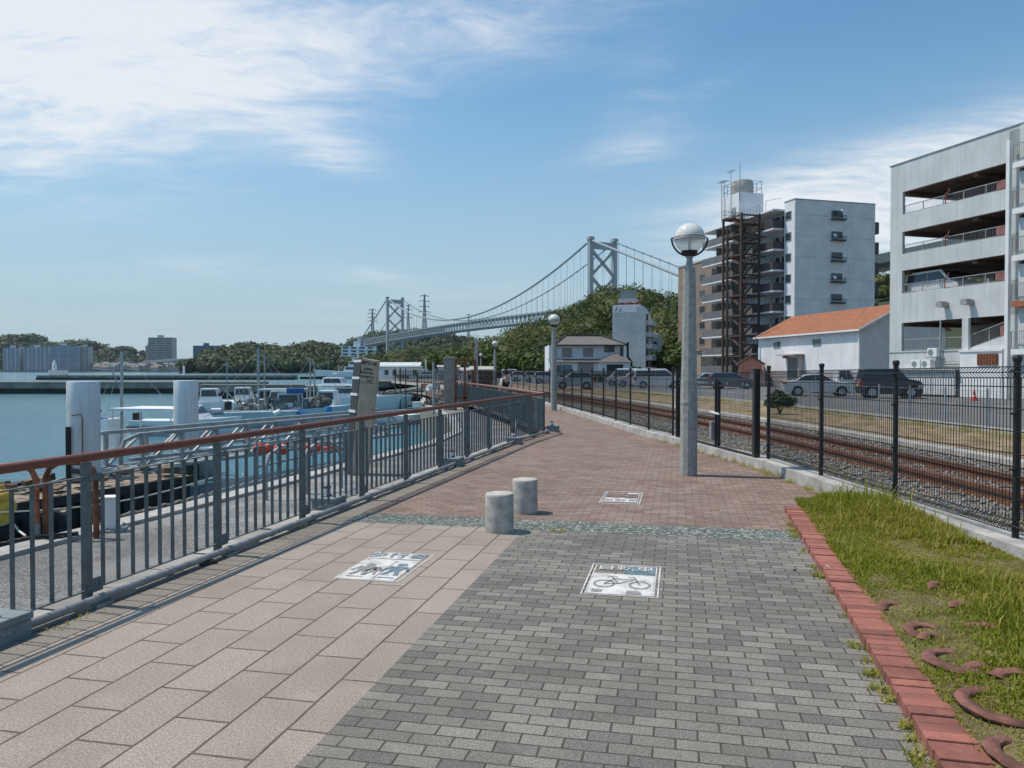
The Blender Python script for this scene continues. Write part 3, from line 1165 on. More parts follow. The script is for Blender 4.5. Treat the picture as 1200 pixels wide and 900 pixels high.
# ballast stones
rg = np.random.default_rng(3)
N = 9000
base = np.array([(0, 0, 1), (.9, 0, .1), (0, .9, -.1), (-.9, .1, 0), (.1, -.9, .1), (0, 0, -.8)])
tri = np.array([(0, 1, 2), (0, 2, 3), (0, 3, 4), (0, 4, 1), (5, 2, 1), (5, 3, 2), (5, 4, 3), (5, 1, 4)])
Ys = 4.5 + 30 * rg.random(N) ** 1.25
cx = np.array([at_y(TRK, y_).x for y_ in Ys])
off = rg.uniform(-2.5, 2.0, N)
Sz = rg.uniform(.018, .045, N)
V = base[None] * (Sz[:, None, None] * rg.uniform(.6, 1.35, (N, 6, 1))) + np.stack([cx + off, Ys, -.10 + Sz * .3], 1)[:, None]
Fq = (tri[None] + (np.arange(N) * 6)[:, None, None]).reshape(-1, 3)
st = np_obj('ballast_stones', V.reshape(-1, 3), Fq, mat('ballast_stone', (.225, .22, .208), .9, 0, .2, 3, island=.8))
stuff(st, 'loose grey crushed stones spread round the rails', 'gravel')
# dry tufts on the verge
VV, FF, TT, o_ = [], [], [], 0
for i in range(900):
    y_ = 8 + 60 * rg.random() ** 1.2
    c0 = at_y(TRK, y_).x
    c1 = at_y(dry_r, y_).x
    x_ = c0 + 2.7 + (c1 - c0 - 2.9) * rg.random()
    if rg.random() < .35:
        x_ = c1 - rg.uniform(.2, .9)
    tuft(x_, y_, -.07, int(rg.integers(8, 22)), rg.uniform(.05, .30) * (1.3 if x_ > c1 - .9 else .6), .10, 1.1)
for i in range(160):
    y_ = 6 + 26 * rg.random()
    tuft(at_y(TRK, y_).x - rg.uniform(1.3, 2.8), y_, -.10, 10, rg.uniform(.04, .14), .09, .6)
vt = np_obj('verge_weeds', np.array(VV) * 1.0, np.array(FF), GRASS, tint=np.array(TT))
stuff(vt, 'dry straw coloured weeds on the bare strip beyond the rails', 'weeds')

# ------------------------------------------------------------------ railway track
trk = thing('railway_track', 'single rusty railway track curving away behind the black mesh fence', 'railway track')
tp = polyline([(p.x, p.y) for p in TRK], .62)
for s_ in (-1, 1):
    pl = polyline([(p.x, p.y) for p in offset(TRK, s_ * .56)], 1.5)
    b = MB()
    for p, q in zip(pl[:-1], pl[1:]):
        b.bar((p.x, p.y, .055), (q.x, q.y, .055), .075, .06)
        b.bar((p.x, p.y, -.02), (q.x, q.y, -.02), .025, .11)
        b.bar((p.x, p.y, -.085), (q.x, q.y, -.085), .14, .03)
    b.build('rail', M['railrust'], trk)
pl = polyline([(p.x, p.y) for p in offset(TRK, -.38)], 1.5)
b = MB()
for p, q in zip(pl[:-1], pl[1:]):
    b.bar((p.x, p.y, .03), (q.x, q.y, .03), .06, .05)
    b.bar((p.x, p.y, -.04), (q.x, q.y, -.04), .025, .11)
b.build('guard_rail', M['railrust'], trk)
sl = None
k = 0
for i in range(18, 110):
    p = tp[i]
    d = (tp[i + 1] - tp[i - 1]).normalized()
    if sl is None:
        sl = MB().box((-.95, -.11, -.16), (.95, .11, -.078)).build('sleeper', M['sleeper'], trk, bevel=.01)
        so = sl
    else:
        so = sl.copy()
        COL.objects.link(so)
    so.location = (p.x, p.y, 0)
    so.rotation_euler = (0, 0, math.atan2(d.y, d.x) - math.pi / 2)

# ================================================================== HILLS AND WOODS


def prof(tab, q):
    for (a, za), (b_, zb) in zip(tab[:-1], tab[1:]):
        if a <= q <= b_:
            t = (q - a) / (b_ - a)
            t = t * t * (3 - 2 * t) * .5 + t * .5
            return za + (zb - za) * t
    return tab[0][1] if q < tab[0][0] else tab[-1][1]


def hill(name, tab, Yc, Yf, treeh, nx=90, ny=26, back=1.35, z0=-4, m=None):
    """terrain whose crest at depth Yc rises to a profile; falls to z0 at Yf in front and behind"""
    x0, x1 = P(tab[0][0], 434, Yc).x, P(tab[-1][0], 434, Yc).x

    def hz(X, Y):
        q = 600 + X / Yc * FPX
        zc = P(600, prof(tab, q), Yc).z - treeh
        if Y <= Yc:
            t = max(0, min(1, (Y - Yf) / (Yc - Yf)))
        else:
            t = max(0, min(1, (Yc * back - Y) / (Yc * back - Yc)))
        t = math.sin(t * math.pi / 2) ** 1.15
        k = mnoise.noise((X / (Yc * .09), Y / (Yc * .09), 3.3)) * .10
        return z0 + (zc - z0) * t * (1 + k * (1 - t) * 2)
    V = []
    for j in range(ny + 1):
        Y = Yf + (Yc * back - Yf) * j / ny
        for i in range(nx + 1):
            X = x0 + (x1 - x0) * i / nx
            V.append((X, Y, hz(X, Y)))
    F = [[j * (nx + 1) + i, j * (nx + 1) + i + 1, (j + 1) * (nx + 1) + i + 1, (j + 1) * (nx + 1) + i] for j in range(ny) for i in range(nx)]
    o = np_obj(name, np.array(V), np.array(F), m or mat('hill_soil', (.035, .055, .022), .95, 0, .3, .02), smooth=True)
    struct(o)
    return hz, x0, x1


def crowns(pos, rad, n, leaf, seed, squash=.8, core=.72, tint=None, low=-.35):
    """leafy crowns as clouds of leaf-clump faces around lumpy ellipsoids, each with a darker-free solid core"""
    rg = np.random.default_rng(seed)
    pos, rad = np.asarray(pos, float), np.asarray(rad, float)
    T = len(pos)
    tint = rg.random(T) if tint is None else np.asarray(tint, float)
    lob = rg.normal(size=(T, 8, 3))
    lob[:, :, 2] = np.abs(lob[:, :, 2]) * .8
    lob /= np.linalg.norm(lob, axis=2, keepdims=True)
    d = rg.normal(size=(T, n, 3))
    d /= np.linalg.norm(d, axis=2, keepdims=True)
    d[:, :, 2] = np.where(d[:, :, 2] < low, -d[:, :, 2], d[:, :, 2])
    dots = np.einsum('tnk,tlk->tnl', d, lob).max(axis=2)
    rr = rad[:, None] * (.62 + .42 * np.clip(dots, 0, 1) ** 5 + rg.uniform(-.13, .10, (T, n)))
    c = pos[:, None] + d * rr[..., None] * np.array([1, 1, squash])
    nrm = d + rg.normal(0, .55, (T, n, 3)) + np.array([0, 0, .35])
    nrm /= np.linalg.norm(nrm, axis=2, keepdims=True)
    a = np.cross(nrm, rg.normal(size=(T, n, 3)))
    a /= np.linalg.norm(a, axis=2, keepdims=True) + 1e-9
    b_ = np.cross(nrm, a)
    s = (leaf * rg.uniform(.55, 1.45, (T, n)) * (np.clip(rad / rad.mean(), .7, 1.1))[:, None])[..., None]
    q = np.stack([c - a * s - b_ * s * .6, c + a * s * .8 - b_ * s * .7, c + a * s + b_ * s * .6, c - a * s * .7 + b_ * s * .75], 2).reshape(-1, 3)
    F = np.arange(T * n * 4).reshape(-1, 4)
    tv = np.repeat(np.clip(tint[:, None] + rg.normal(0, .12, (T, n)), 0, 1).ravel(), 4)
    # cores
    na, nb_ = 8, 4
    ang = np.arange(na) * 2 * np.pi / na
    el_ = np.linspace(-1.2, 1.45, nb_ + 1)
    cr = np.stack([np.outer(np.cos(el_), np.cos(ang)), np.outer(np.cos(el_), np.sin(ang)), np.outer(np.sin(el_), np.ones(na))], 2).reshape(-1, 3)
    cv = pos[:, None] + cr[None] * (rad * core)[:, None, None] * rg.uniform(.78, 1.1, (T, len(cr), 1)) * np.array([1, 1, squash])
    cf = np.array([[i * na + j, i * na + (j + 1) % na, (i + 1) * na + (j + 1) % na, (i + 1) * na + j] for i in range(nb_) for j in range(na)])
    CF = (cf[None] + (np.arange(T) * len(cr))[:, None, None]).reshape(-1, 4) + len(q)
    V = np.concatenate([q, cv.reshape(-1, 3)], 0)
    return V, np.concatenate([F, CF], 0), np.concatenate([tv, np.repeat(tint, len(cr))])


def wood(name, hz, xr, yr, N, r, n, leaf, seed, mt, label, ymul=1.0, keep=None):
    rg = np.random.default_rng(seed)
    pos, rad, ti = [], [], []
    g = 0
    while len(pos) < N and g < N * 20:
        g += 1
        X, Y = rg.uniform(*xr), yr[0] + (yr[1] - yr[0]) * rg.random() ** ymul
        z = hz(X, Y)
        if z < -1 or (keep and not keep(X, Y)):
            continue
        rr = r * (.45 + 1.35 * rg.random() ** 1.6)
        pos.append((X, Y, z + rr * .70))
        rad.append(rr)
        ti.append(min(1, max(0, .38 + .75 * mnoise.noise((X / (r * 6), Y / (r * 6), 5)) + rg.normal(0, .36))))
    V, F, T = crowns(pos, rad, n, leaf, seed + 1, .78, tint=ti)
    o = np_obj(name, V, F, mt, tint=T)
    stuff(o, label, 'wood')


hA = [(505, 436), (540, 430), (556, 420), (568, 408), (582, 401), (600, 392), (620, 386), (640, 378), (655, 374), (670, 366), (685, 356), (700, 348), (716, 344),
      (732, 346), (748, 350), (770, 354), (800, 352), (830, 350), (870, 345), (950, 334), (1020, 319), (1042, 317), (1100, 325), (1350, 345)]
hz, x0, x1 = hill('wooded_hill', hA, 300, 165, 9.5, 110, 26)
wood('hill_wood', hz, (x0, P(880, 434, 300).x), (168, 312), 640, 4.7, 560, .28, 21, LEAF_HILL, 'dense dark green wood covering the near hill below the bridge tower')
wood('hill_wood', hz, (P(990, 434, 300).x, P(1085, 434, 300).x), (200, 312), 90, 4.4, 480, .28, 22, LEAF_HILL, 'piece of wood showing in the gap between grey apartment block and parking building')
hB = [(370, 436), (392, 412), (412, 402), (420, 396), (432, 391), (446, 388), (470, 386), (490, 385), (510, 386), (530, 389), (545, 393), (560, 398), (580, 403), (620, 412), (660, 430)]
hz, x0, x1 = hill('distant_hill', hB, 1700, 1480, 20, 80, 20, 1.2)
wood('distant_wood', hz, (x0, x1), (1490, 1720), 1000, 9, 60, 1.8, 31, LEAF_FAR, 'wooded far hill behind the farther bridge tower')
hC = [(355, 436), (380, 428), (400, 427), (432, 426), (446, 420), (455, 417), (475, 416), (490, 411), (520, 412), (540, 409), (560, 408), (575, 407), (600, 410), (640, 420), (680, 436)]
hz, x0, x1 = hill('shore_hill', hC, 620, 430, 10, 80, 18, 1.25)
wood('shore_wood', hz, (x0, x1), (435, 640), 620, 5.5, 220, .5, 41, LEAF_HILL, 'tree covered low shore in front of the farther bridge tower')
hD = [(250, 434), (262, 424), (268, 408), (280, 403), (300, 402), (318, 404), (330, 408), (350, 406), (362, 402), (378, 400), (392, 403), (408, 404), (420, 408), (450, 415), (480, 430)]
hz, x0, x1 = hill('headland', hD, 1000, 830, 13, 80, 18, 1.25)
wood('headland_wood', hz, (x0, x1), (835, 1020), 1100, 6, 70, 1.15, 51, LEAF_FAR, 'round wooded headland across the harbour to the side of the stone sign')
hE = [(-90, 425), (-40, 405), (0, 394), (15, 393), (30, 391), (40, 391), (50, 396), (62, 402), (72, 403), (82, 398), (92, 400), (100, 399), (108, 397), (116, 401),
      (126, 408), (134, 410), (142, 406), (152, 405), (160, 406), (168, 411), (176, 418), (200, 424), (230, 425), (280, 424), (310, 432)]
hz, x0, x1 = hill('city_hill', hE, 1950, 1640, 22, 100, 20, 1.2)
wood('city_wood', hz, (x0, x1), (1650, 1980), 1500, 10, 50, 2.0, 61, LEAF_FAR, 'wooded ridge behind the apartment blocks on the opposite shore')
b = MB()
b.prism([(-1600, 1440), (-560, 1430), (-440, 1100), (-300, 1050), (-230, 1080), (-200, 1700), (-1600, 1900)], -6, 1.2)
struct(b.build('far_shore', mat('far_shore_ground', (.22, .22, .20), .95, 0, .2, .01)))

# ================================================================== PROMENADE RAILING
rl = thing('promenade_railing', 'long grey green metal railing with red brown handrail beside the harbour', 'railing')
posts = []
Yp = 4.04
while Yp < 17.2:
    posts.append(Vector((-3.08 + (Yp - 5.54) * .2475, Yp)))
    Yp += 1.5
posts += [Vector((.02, 18.05)), Vector((.46, 19.5)), Vector((.86, 20.7))]
NSEG1 = len(posts)
posts += polyline([(p.x, p.y) for p in FL2], 1.9)[1:13]
posts.insert(0, Vector((-3.08 + (2.54 - 5.54) * .2475, 2.54)))
NSEG1 += 1


def frame_at(i):
    a = posts[max(i - 1, 0)]
    c = posts[min(i + 1, len(posts) - 1)]
    d = (c - a).normalized()
    return d


post_me = None
for i, p in enumerate(posts):
    d = frame_at(i)
    if post_me is None:
        b = MB()
        b.box((-.03, -.024, .03), (.03, .024, 1.035))
        b.box((-.016, .024, .03), (.016, .034, 1.03))
        b.box((.03, -.055, .085), (.036, .115, .19))       # lower fixing plate
        b.box((.03, -.01, .90), (.036, .115, .95))
        b.cbox((.039, .085, .137), (.012, .03, .03))
        b.cbox((.039, -.03, .137), (.012, .022, .022))
        b.box((-.06, -.05, .0), (.06, .05, .03))
        post_o = b.build('post', M['rail_grey'], rl, bevel=.004)
        post_me = post_o.data
    else:
        o = post_o.copy()
        COL.objects.link(o)
        post_o2 = o
    o = post_o if i == 0 else post_o2
    o.location = (p.x, p.y, 0)
    o.rotation_euler = (0, 0, math.atan2(d.y, d.x) - math.pi / 2)
for i, (p, q) in enumerate(zip(posts[:-1], posts[1:])):
    d = (q - p)
    L = d.length
    d.normalize()
    n_ = 9 if i < NSEG1 else 12
    b = MB()
    for z_ in (.93, .105):
        b.bar((p.x, p.y, z_), (q.x, q.y, z_), .022, .010)
    for k in range(1, n_ + 1):
        c = p + d * L * (k / (n_ + 1))
        b.cbox((c.x, c.y, .517), (.030, .011, .82), math.atan2(d.y, d.x) - math.pi / 2 + .0)
    b.build('bar_panel', M['rail_grey'], rl)
hp = [(p.x, p.y, 1.072) for p in posts]
b = MB()
b.tube(hp[:NSEG1], .033, 12)
b.build('handrail', M['handrail'], rl, smooth=True)
b = MB()
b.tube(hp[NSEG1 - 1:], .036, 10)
h2 = b.build('handrail', mat('sunlit_handrail', (.27, .12, .075), .5, 0, .2, 8), rl, smooth=True)  # lighter copy of the handrail brown, sunlight put into its colour
rt = lambda p, d, k: (p.x + d.y * k, p.y - d.x * k)
b = MB()
fp = [(*rt(p, frame_at(i), .115), .062) for i, p in enumerate(posts)]
b.tube(fp, .030, 10)
for i, p in enumerate(posts[:NSEG1]):
    d = frame_at(i)
    q = rt(p, d, .115)
    b.cbox((q[0], q[1], .014), (.09, .16, .028), math.atan2(d.y, d.x) - math.pi / 2)
    c = Vector(q) + d * .74
    b.tube([(c.x - d.x * .03, c.y - d.y * .03, .062), (c.x + d.x * .03, c.y + d.y * .03, .062)], .036, 10)
b.build('foot_pipe', M['pipe'], rl, smooth=True)

# foot lights: grey concrete blocks with a small capped lamp, built into the railing's foot
FLT = [((386, 596), 'grey concrete foot light block beside the beige slabs, nearest whole one along the railing'),
       ((531, 546), 'grey foot light block at the railing foot on the red brown paving'),
       ((603, 520), 'small foot light block at the railing foot near the bend'),
       ((648, 505), 'smallest foot light block standing right at the railing bend'),
       ((-12, 752), 'grey foot light block cut off at the lower edge of the railing')]
ft = None
for q, lab in FLT:
    c = G(q[0], q[1], 0)
    rz = math.atan2(4.04, 1) - math.pi / 2
    if ft is None:
        ft = thing('foot_light', lab, 'foot light', (c.x, c.y, 0), rz, 'foot lights along the railing')
        b = MB()
        b.box((-.15, -.17, -.05), (.15, .17, .105))
        b.box((-.158, -.178, .107), (.158, .178, .155))
        b.build('block', M['block'], ft, bevel=.008)
        b = MB()
        b.lathe([(.058, .0), (.058, .012), (.046, .022)], 16, (-.03, 0, .155))
        b.build('base_ring', M['black'], ft, smooth=True)
        b = MB()
        b.lathe([(.042, .0), (.044, .02), (.044, .07), (.042, .075)], 16, (-.03, 0, .178))
        b.build('lamp_glass', M['lampclear'], ft, smooth=True)
        b = MB()
        b.lathe([(.046, .0), (.046, .012), (.02, .018)], 16, (-.03, 0, .254))
        for k in range(4):
            a_ = k * math.pi / 2 + .4
            b.cbox((-.03 + .04 * math.cos(a_), .04 * math.sin(a_), .272), (.012, .012, .02))
        b.build('cap', M['black'], ft, smooth=True)
    else:
        dup(ft, (c.x, c.y, 0), rz, lab, 'foot lights along the railing')

# stray stones / brackets at the railing foot
b = MB()
pc = G(243, 662, 0)
b.cbox((pc.x, pc.y, .018), (.16, .07, .036), .9)
so_ = b.build('flat_stone', M['wooddark'], bevel=.01)
tag(so_, 'flat dark scrap of stone lying under the railing foot pipe', 'stone')
b = MB()
pc = G(605, 508, 0)
b.tube([(pc.x, pc.y - .2, 0), (pc.x, pc.y - .2, .16)], .02, 8, 0)
b.tube([(pc.x, pc.y - .2, .16), (pc.x, pc.y - .2, .34)], .021, 8, 1)
mk = b.build('marker_post', [M['black'], M['white']], smooth=True)
tag(mk, 'little black and white marker post at the railing foot', 'marker post')

c = G(970, 664, .06)
b = MB()
b.add([(-.03, -.025, .002), (.01, -.03, .005), (.035, -.02, .002), (.03, .025, .003), (0, .03, .007), (-.035, .022, .002)], [(0, 1, 4, 5), (1, 2, 3, 4)])
o = b.build('paper_scrap', mat('dull_paper', (.45, .46, .50), .8, 0, .2, 20), loc=(c.x, c.y, .058))
so2 = o.modifiers.new('thick', 'SOLIDIFY')
so2.thickness = .001
tag(o, 'crumpled white paper scrap lying on the red brick kerb', 'litter')
c = G(931, 669, 0)
b = MB()
b.ball((0, 0, .008), .013, 8, 6, 0, .7)
o = b.build('pebble', M['blackdull'], loc=(c.x, c.y, 0))
tag(o, 'single dark pebble lying on the grey pavers near the brick kerb', 'pebble')

# ================================================================== BOLLARDS
for q, hh, rr, lab in (((585.3, 622.5), .405, .150, 'round pale concrete bollard standing on the corner of the beige slabs'),
                       ((615.3, 600.3), .40, .150, 'round grey concrete bollard farther back on the red brown paving')):
    c = G(q[0], q[1], 0)
    b = MB()
    b.lathe([(rr * .985, -.05), (rr, .01), (rr, hh - .025), (rr * .985, hh - .008), (rr * .94, hh), (0.0001, hh + .004)], 40)
    o = b.build('bollard', M['bollard'], smooth=True, loc=(c.x, c.y, 0))
    tag(o, lab, 'bollard', 'concrete bollards on the promenade')

# ================================================================== PAINTED SIGNS ON THE PAVING


def dframe(v, u, z):
    """matrix: x = across the path, y = along it"""
    return Matrix.Translation((*W(v, u), z)) @ Matrix.Rotation(-A, 4, 'Z')


def flat(b, pts, m=0):
    b.add([(p[0], p[1], 0) for p in pts], [list(range(len(pts)))], m)


def flat_line(b, a, c, wd, m=0):
    a, c = Vector(a), Vector(c)
    d = (c - a).normalized() * (wd / 2)
    n_ = Vector((-d.y, d.x))
    flat(b, [a - n_, c - n_, c + n_, a + n_], m)


def flat_frame(b, x0, y0, x1, y1, t, m=0):
    flat(b, [(x0, y0), (x1, y0), (x1, y0 + t), (x0, y0 + t)], m)
    flat(b, [(x0, y1 - t), (x1, y1 - t), (x1, y1), (x0, y1)], m)
    flat(b, [(x0, y0 + t), (x0 + t, y0 + t), (x0 + t, y1 - t), (x0, y1 - t)], m)
    flat(b, [(x1 - t, y0 + t), (x1, y0 + t), (x1, y1 - t), (x1 - t, y1 - t)], m)


def ring(b, c, r0, r1, n=28, m=0, sy=1.0):
    for i in range(n):
        a0, a1 = 2 * math.pi * i / n, 2 * math.pi * (i + 1) / n
        flat(b, [(c[0] + r0 * math.cos(a0), c[1] + sy * r0 * math.sin(a0)), (c[0] + r1 * math.cos(a0), c[1] + sy * r1 * math.sin(a0)),
                 (c[0] + r1 * math.cos(a1), c[1] + sy * r1 * math.sin(a1)), (c[0] + r0 * math.cos(a1), c[1] + sy * r0 * math.sin(a1))], m)


def disc(b, c, r, n=18, m=0):
    flat(b, [(c[0] + r * math.cos(2 * math.pi * i / n), c[1] + r * math.sin(2 * math.pi * i / n)) for i in range(n)], m)


def part_flat(b, name, mt, root, z):
    o = b.build(name, mt, root, loc=(0, 0, z))
    for p in o.data.polygons:
        if p.normal.z < 0:
            p.flip()
    return o


def person_pict(b, cx, cy, s):
    disc(b, (cx, cy + .82 * s), .11 * s)
    flat(b, [(cx - .17 * s, cy + .68 * s), (cx + .17 * s, cy + .68 * s), (cx + .12 * s, cy + .32 * s), (cx - .12 * s, cy + .32 * s)])
    flat_line(b, (cx - .15 * s, cy + .66 * s), (cx - .26 * s, cy + .34 * s), .07 * s)
    flat_line(b, (cx + .15 * s, cy + .66 * s), (cx + .26 * s, cy + .38 * s), .07 * s)
    flat_line(b, (cx - .06 * s, cy + .33 * s), (cx - .15 * s, cy), .10 * s)
    flat_line(b, (cx + .06 * s, cy + .33 * s), (cx + .14 * s, cy), .10 * s)


def paint_sign(cv, cu, rot, label, body, wd, ln, z=.004):
    mtx = dframe(cv, cu, 0)
    root = thing('painted_sign', label, 'painted sign', mtx.translation, -A + rot, 'painted signs on the paving')
    b = MB()
    w2, l2 = wd / 2, ln / 2
    if body == 'walk':
        flat(b, [(-w2 + .015, -l2 + .02), (w2 - .05, -l2 + .02), (w2 - .05, l2 - .25), (-w2 + .015, l2 - .25)])
        flat_frame(b, -w2, -l2, w2, l2, .012)
        part_flat(b, 'panel', M['decal'], root, z)
        b = MB()
        flat(b, [(-w2 + .02, l2 - .235), (w2 - .05, l2 - .235), (w2 - .05, l2 - .03), (-w2 + .02, l2 - .03)])
        part_flat(b, 'header', M['decal'], root, z + .001)
        text_mesh('lettering', '歩行者', .185, M['decalblue'], root, Matrix.Translation((-.02, l2 - .135, z + .005)), .0005)
        b = MB()
        person_pict(b, -.14, -.33, .40)
        person_pict(b, -.04, -.30, .26)
        flat_line(b, (.035, -.42), (.035, .17), .008)
        flat(b, [(-.21, -.37), (-.06, -.37), (-.06, -.39), (-.21, -.39)])
        part_flat(b, 'pictogram', M['decalgrey'], root, z + .0045)
        b = MB()
        person_pict(b, .13, -.30, .42)
        flat(b, [(.06, -.36), (.2, -.36), (.2, -.38), (.06, -.38)])
        part_flat(b, 'pictogram', M['decalblue'], root, z + .0045)
    else:
        plain = body == 'bike_plain'
        flat_frame(b, -w2, -l2, w2, l2, .012)
        flat_frame(b, -w2 + .03, -l2 + .03, w2 - .03, l2 - .03, .010)
        if not plain:
            flat(b, [(-w2 + .042, -l2 + .042), (w2 - .042, -l2 + .042), (w2 - .042, l2 - .32), (-w2 + .042, l2 - .32)])
        else:
            flat(b, [(-w2 + .05, .05), (w2 - .05, .05), (w2 - .05, .36), (-w2 + .05, .36)])
            flat(b, [(-w2 + .05, -.40), (-.06, -.40), (-.06, -.31), (-w2 + .05, -.31)])
        part_flat(b, 'panel', M['decal'], root, z)
        b = MB()
        flat(b, [(-.01, l2 - .31), (w2 - .045, l2 - .31), (w2 - .045, l2 - .045), (-.01, l2 - .045)])
        if not plain:
            part_flat(b, 'header', M['decalblue'], root, z)
            text_mesh('lettering', '自転車', .165, M['decal'], root, Matrix.Translation((0, l2 - .14, z + .004)), .0005)
        else:
            text_mesh('lettering', '自転車', .165, M['decalgrey'], root, Matrix.Translation((0, .22, z + .004)), .0005)
        b = MB()
        oy = -.16 if not plain else -.14
        for sx in (-.14, .14):
            ring(b, (sx, oy), .068, .088, m=0, sy=1.25)
        P_ = [(-.14, oy), (-.03, oy + .01), (.10, oy + .16), (-.07, oy + .15)]
        for a_, c_ in ((0, 1), (1, 2), (2, 3), (3, 1), (0, 3)):
            flat_line(b, P_[a_], P_[c_], .016)
        flat_line(b, (.14, oy), (.09, oy + .21), .016)
        flat_line(b, (.09, oy + .21), (.04, oy + .22), .016)
        flat_line(b, (-.075, oy + .15), (-.09, oy + .21), .016)
        flat_line(b, (-.13, oy + .215), (-.05, oy + .215), .022)
        if not plain:
            flat(b, [(-.22, -.40), (-.14, -.40), (-.14, -.33), (-.22, -.33)])
            flat(b, [(.05, -.42), (.17, -.42), (.15, -.33), (.05, -.33)])
        part_flat(b, 'pictogram', M['decalgrey'], root, z + .004)


paint_sign(-2.465, 6.26, 0, 'white painted walker sign with blue lettering on the beige slabs', 'walk', .56, .94)
paint_sign(-.43, 6.26, 0, 'white painted bicycle sign with dark header on the grey pavers', 'bike', .585, .94)
paint_sign(-.73, 10.33, math.pi, 'worn white bicycle sign, nearly rubbed off, on the red brown paving', 'bike_plain', .52, 1.02, .0005)

# ================================================================== PROMENADE LAMPS


def lamp(Y, px, base_y, label, first=[None]):
    base = P(px, base_y, Y)
    if first[0] is None:
        root = thing('promenade_lamp', label, 'lamp post', (base.x, base.y, 0), 0, 'globe lamps along the promenade')
        b = MB()
        b.lathe([(.142, -.1), (.140, .0), (.137, 1.15), (.142, 1.16), (.142, 1.2), (.136, 1.21), (.098, 3.32), (.098, 3.36)], 10)
        b.build('pole', M['pole'], root)
        b = MB()
        b.lathe([(.052, 3.36), (.055, 3.42), (.045, 3.50), (.06, 3.52), (.06, 3.55)], 16)
        b.build('neck', M['steel_dull'], root, smooth=True)
        b = MB()
        b.lathe([(.06, 3.54), (.115, 3.58), (.135, 3.62), (.13, 3.63)], 24)
        b.build('base_cup', M['black'], root, smooth=True)
        b = MB()
        k = 16
        b.lathe([(max(.001, .245 * math.sin(math.pi * i / k)), 3.835 - .245 * math.cos(math.pi * i / k)) for i in range(3, k + 1)], 32)
        g = b.build('globe', M['globe'], root, smooth=True)
        b = MB()
        b.tube([(0, 0, 3.62), (0, 0, 3.86)], .022, 10)
        b.build('lamp_tube', M['lampclear'], g, smooth=True)
        b = MB()
        pts = [(.29 * math.cos(a_), 0, 3.835 + .29 * math.sin(a_)) for a_ in [math.pi + math.pi * i / 24 for i in range(25)]]
        b.tube(pts, .016, 8)
        b.build('bracket', M['navy'], root, smooth=True)
        b = MB()
        ra = [(.262 * math.cos(2 * math.pi * i / 32), .262 * math.sin(2 * math.pi * i / 32), 3.842) for i in range(33)]
        b.tube(ra, .006, 6)
        b.tube([(.255 * math.cos(2 * math.pi * i / 32), .255 * math.sin(2 * math.pi * i / 32), 3.80) for i in range(33)], .004, 6)
        for s_ in (-1, 1):
            b.tube([(s_ * .258, 0, 3.842), (s_ * .295, 0, 3.838)], .008, 6)
        b.build('ring', M['navy'], root, smooth=True)
        first[0] = root
    else:
        dup(first[0], (base.x, base.y, 0), .3, label, 'globe lamps along the promenade')
    return base


lamp(12.45, 807, 556.5, 'tall concrete globe lamp post standing nearest beside the black fence gate')
lamp(32.6, 649, 481, 'globe lamp post between the railing bend and the white house')
lamp(62, 580, 459, 'far globe lamp post close to the walking person')
lamp(108, 563.5, 448, 'smallest globe lamp post, farthest off beside the rusty crane frame')

# ================================================================== BLACK MESH FENCE
mf = thing('mesh_fence', 'black welded mesh fence with folded top along the railway', 'fence')
fpts = [(4.5, 2.52), (4.5, 4.68), (4.5, 6.84), (4.5, 9.0), (4.5, 11.16), (4.48, 13.4)]
far_p = [(3.84, 18.3)] + [(p.x, p.y) for p in polyline([(3.84, 18.3), (3.5, 20.8), (3.34, 22.5), (3.18, 24.3), (3.0, 26.3), (2.82, 27.9), (2.63, 29.6),
         (2.42, 31.4), (2.2, 33.4), (1.5, 39), (.5, 45), (-2.4, 60), (-9, 88), (-22, 128)], 1.85)[1:]]


def fz(Y):
    return .21 - .07 * max(0, min(1, (Y - 6) / 9)) - .01


fpost = None


def fence_post(p, thick=1.0, H=1.6):
    global fpost
    if fpost is None:
        b = MB()
        b.tube([(0, 0, -.1), (0, 0, 1.6)], .03, 10)
        b.lathe([(.034, 1.585), (.038, 1.60), (.040, 1.622), (.03, 1.638), (.001, 1.645)], 12)
        for z_ in (.12, .62, 1.12, 1.5):
            b.cbox((-.03, 0, z_), (.035, .05, .022))
        fpost = b.build('post', M['black'], mf, smooth=True)
        o = fpost
    else:
        o = fpost.copy()
        COL.objects.link(o)
    o.location = (p[0], p[1], fz(p[1]))
    o.scale = (thick, thick, H / 1.6)


def fence_panel(p, q, sp, rw, top=True):
    p, q = Vector(p), Vector(q)
    d = q - p
    L = d.length
    d.normalize()
    nn = Vector((-d.y, d.x))          # toward the path
    za, zb = fz(p.y), fz(q.y)
    b = MB()
    H = 1.54

    def at(t, h, o=0.0):
        c = p + d * t * L + nn * o
        return (c.x, c.y, za + (zb - za) * t + h)
    for h in (.06, .10, .16, .36, .56, .76, .96, 1.16, 1.36, H - .10, H):
        if sp > .09 and h in (.10, .56, .96, 1.36):
            continue
        b.tube([at(0, h, .012), at(1, h, .012)], rw * 1.15, 4, caps=False)
    b.tube([at(0, H - .05, .065), at(1, H - .05, .065)], rw * 1.15, 4, caps=False)
    b.tube([at(0, .13, .065), at(1, .13, .065)], rw * 1.15, 4, caps=False)
    k = int(L / sp)
    for i in range(k + 1):
        t = (i + .5) / (k + 1)
        b.tube([at(t, .06, .012), at(t, .13, .065), at(t, .18, .012), at(t, H - .10, .012), at(t, H - .05, .065), at(t, H, .012)], rw, 3, caps=False)
    b.build('mesh_panel', M['black'], mf)


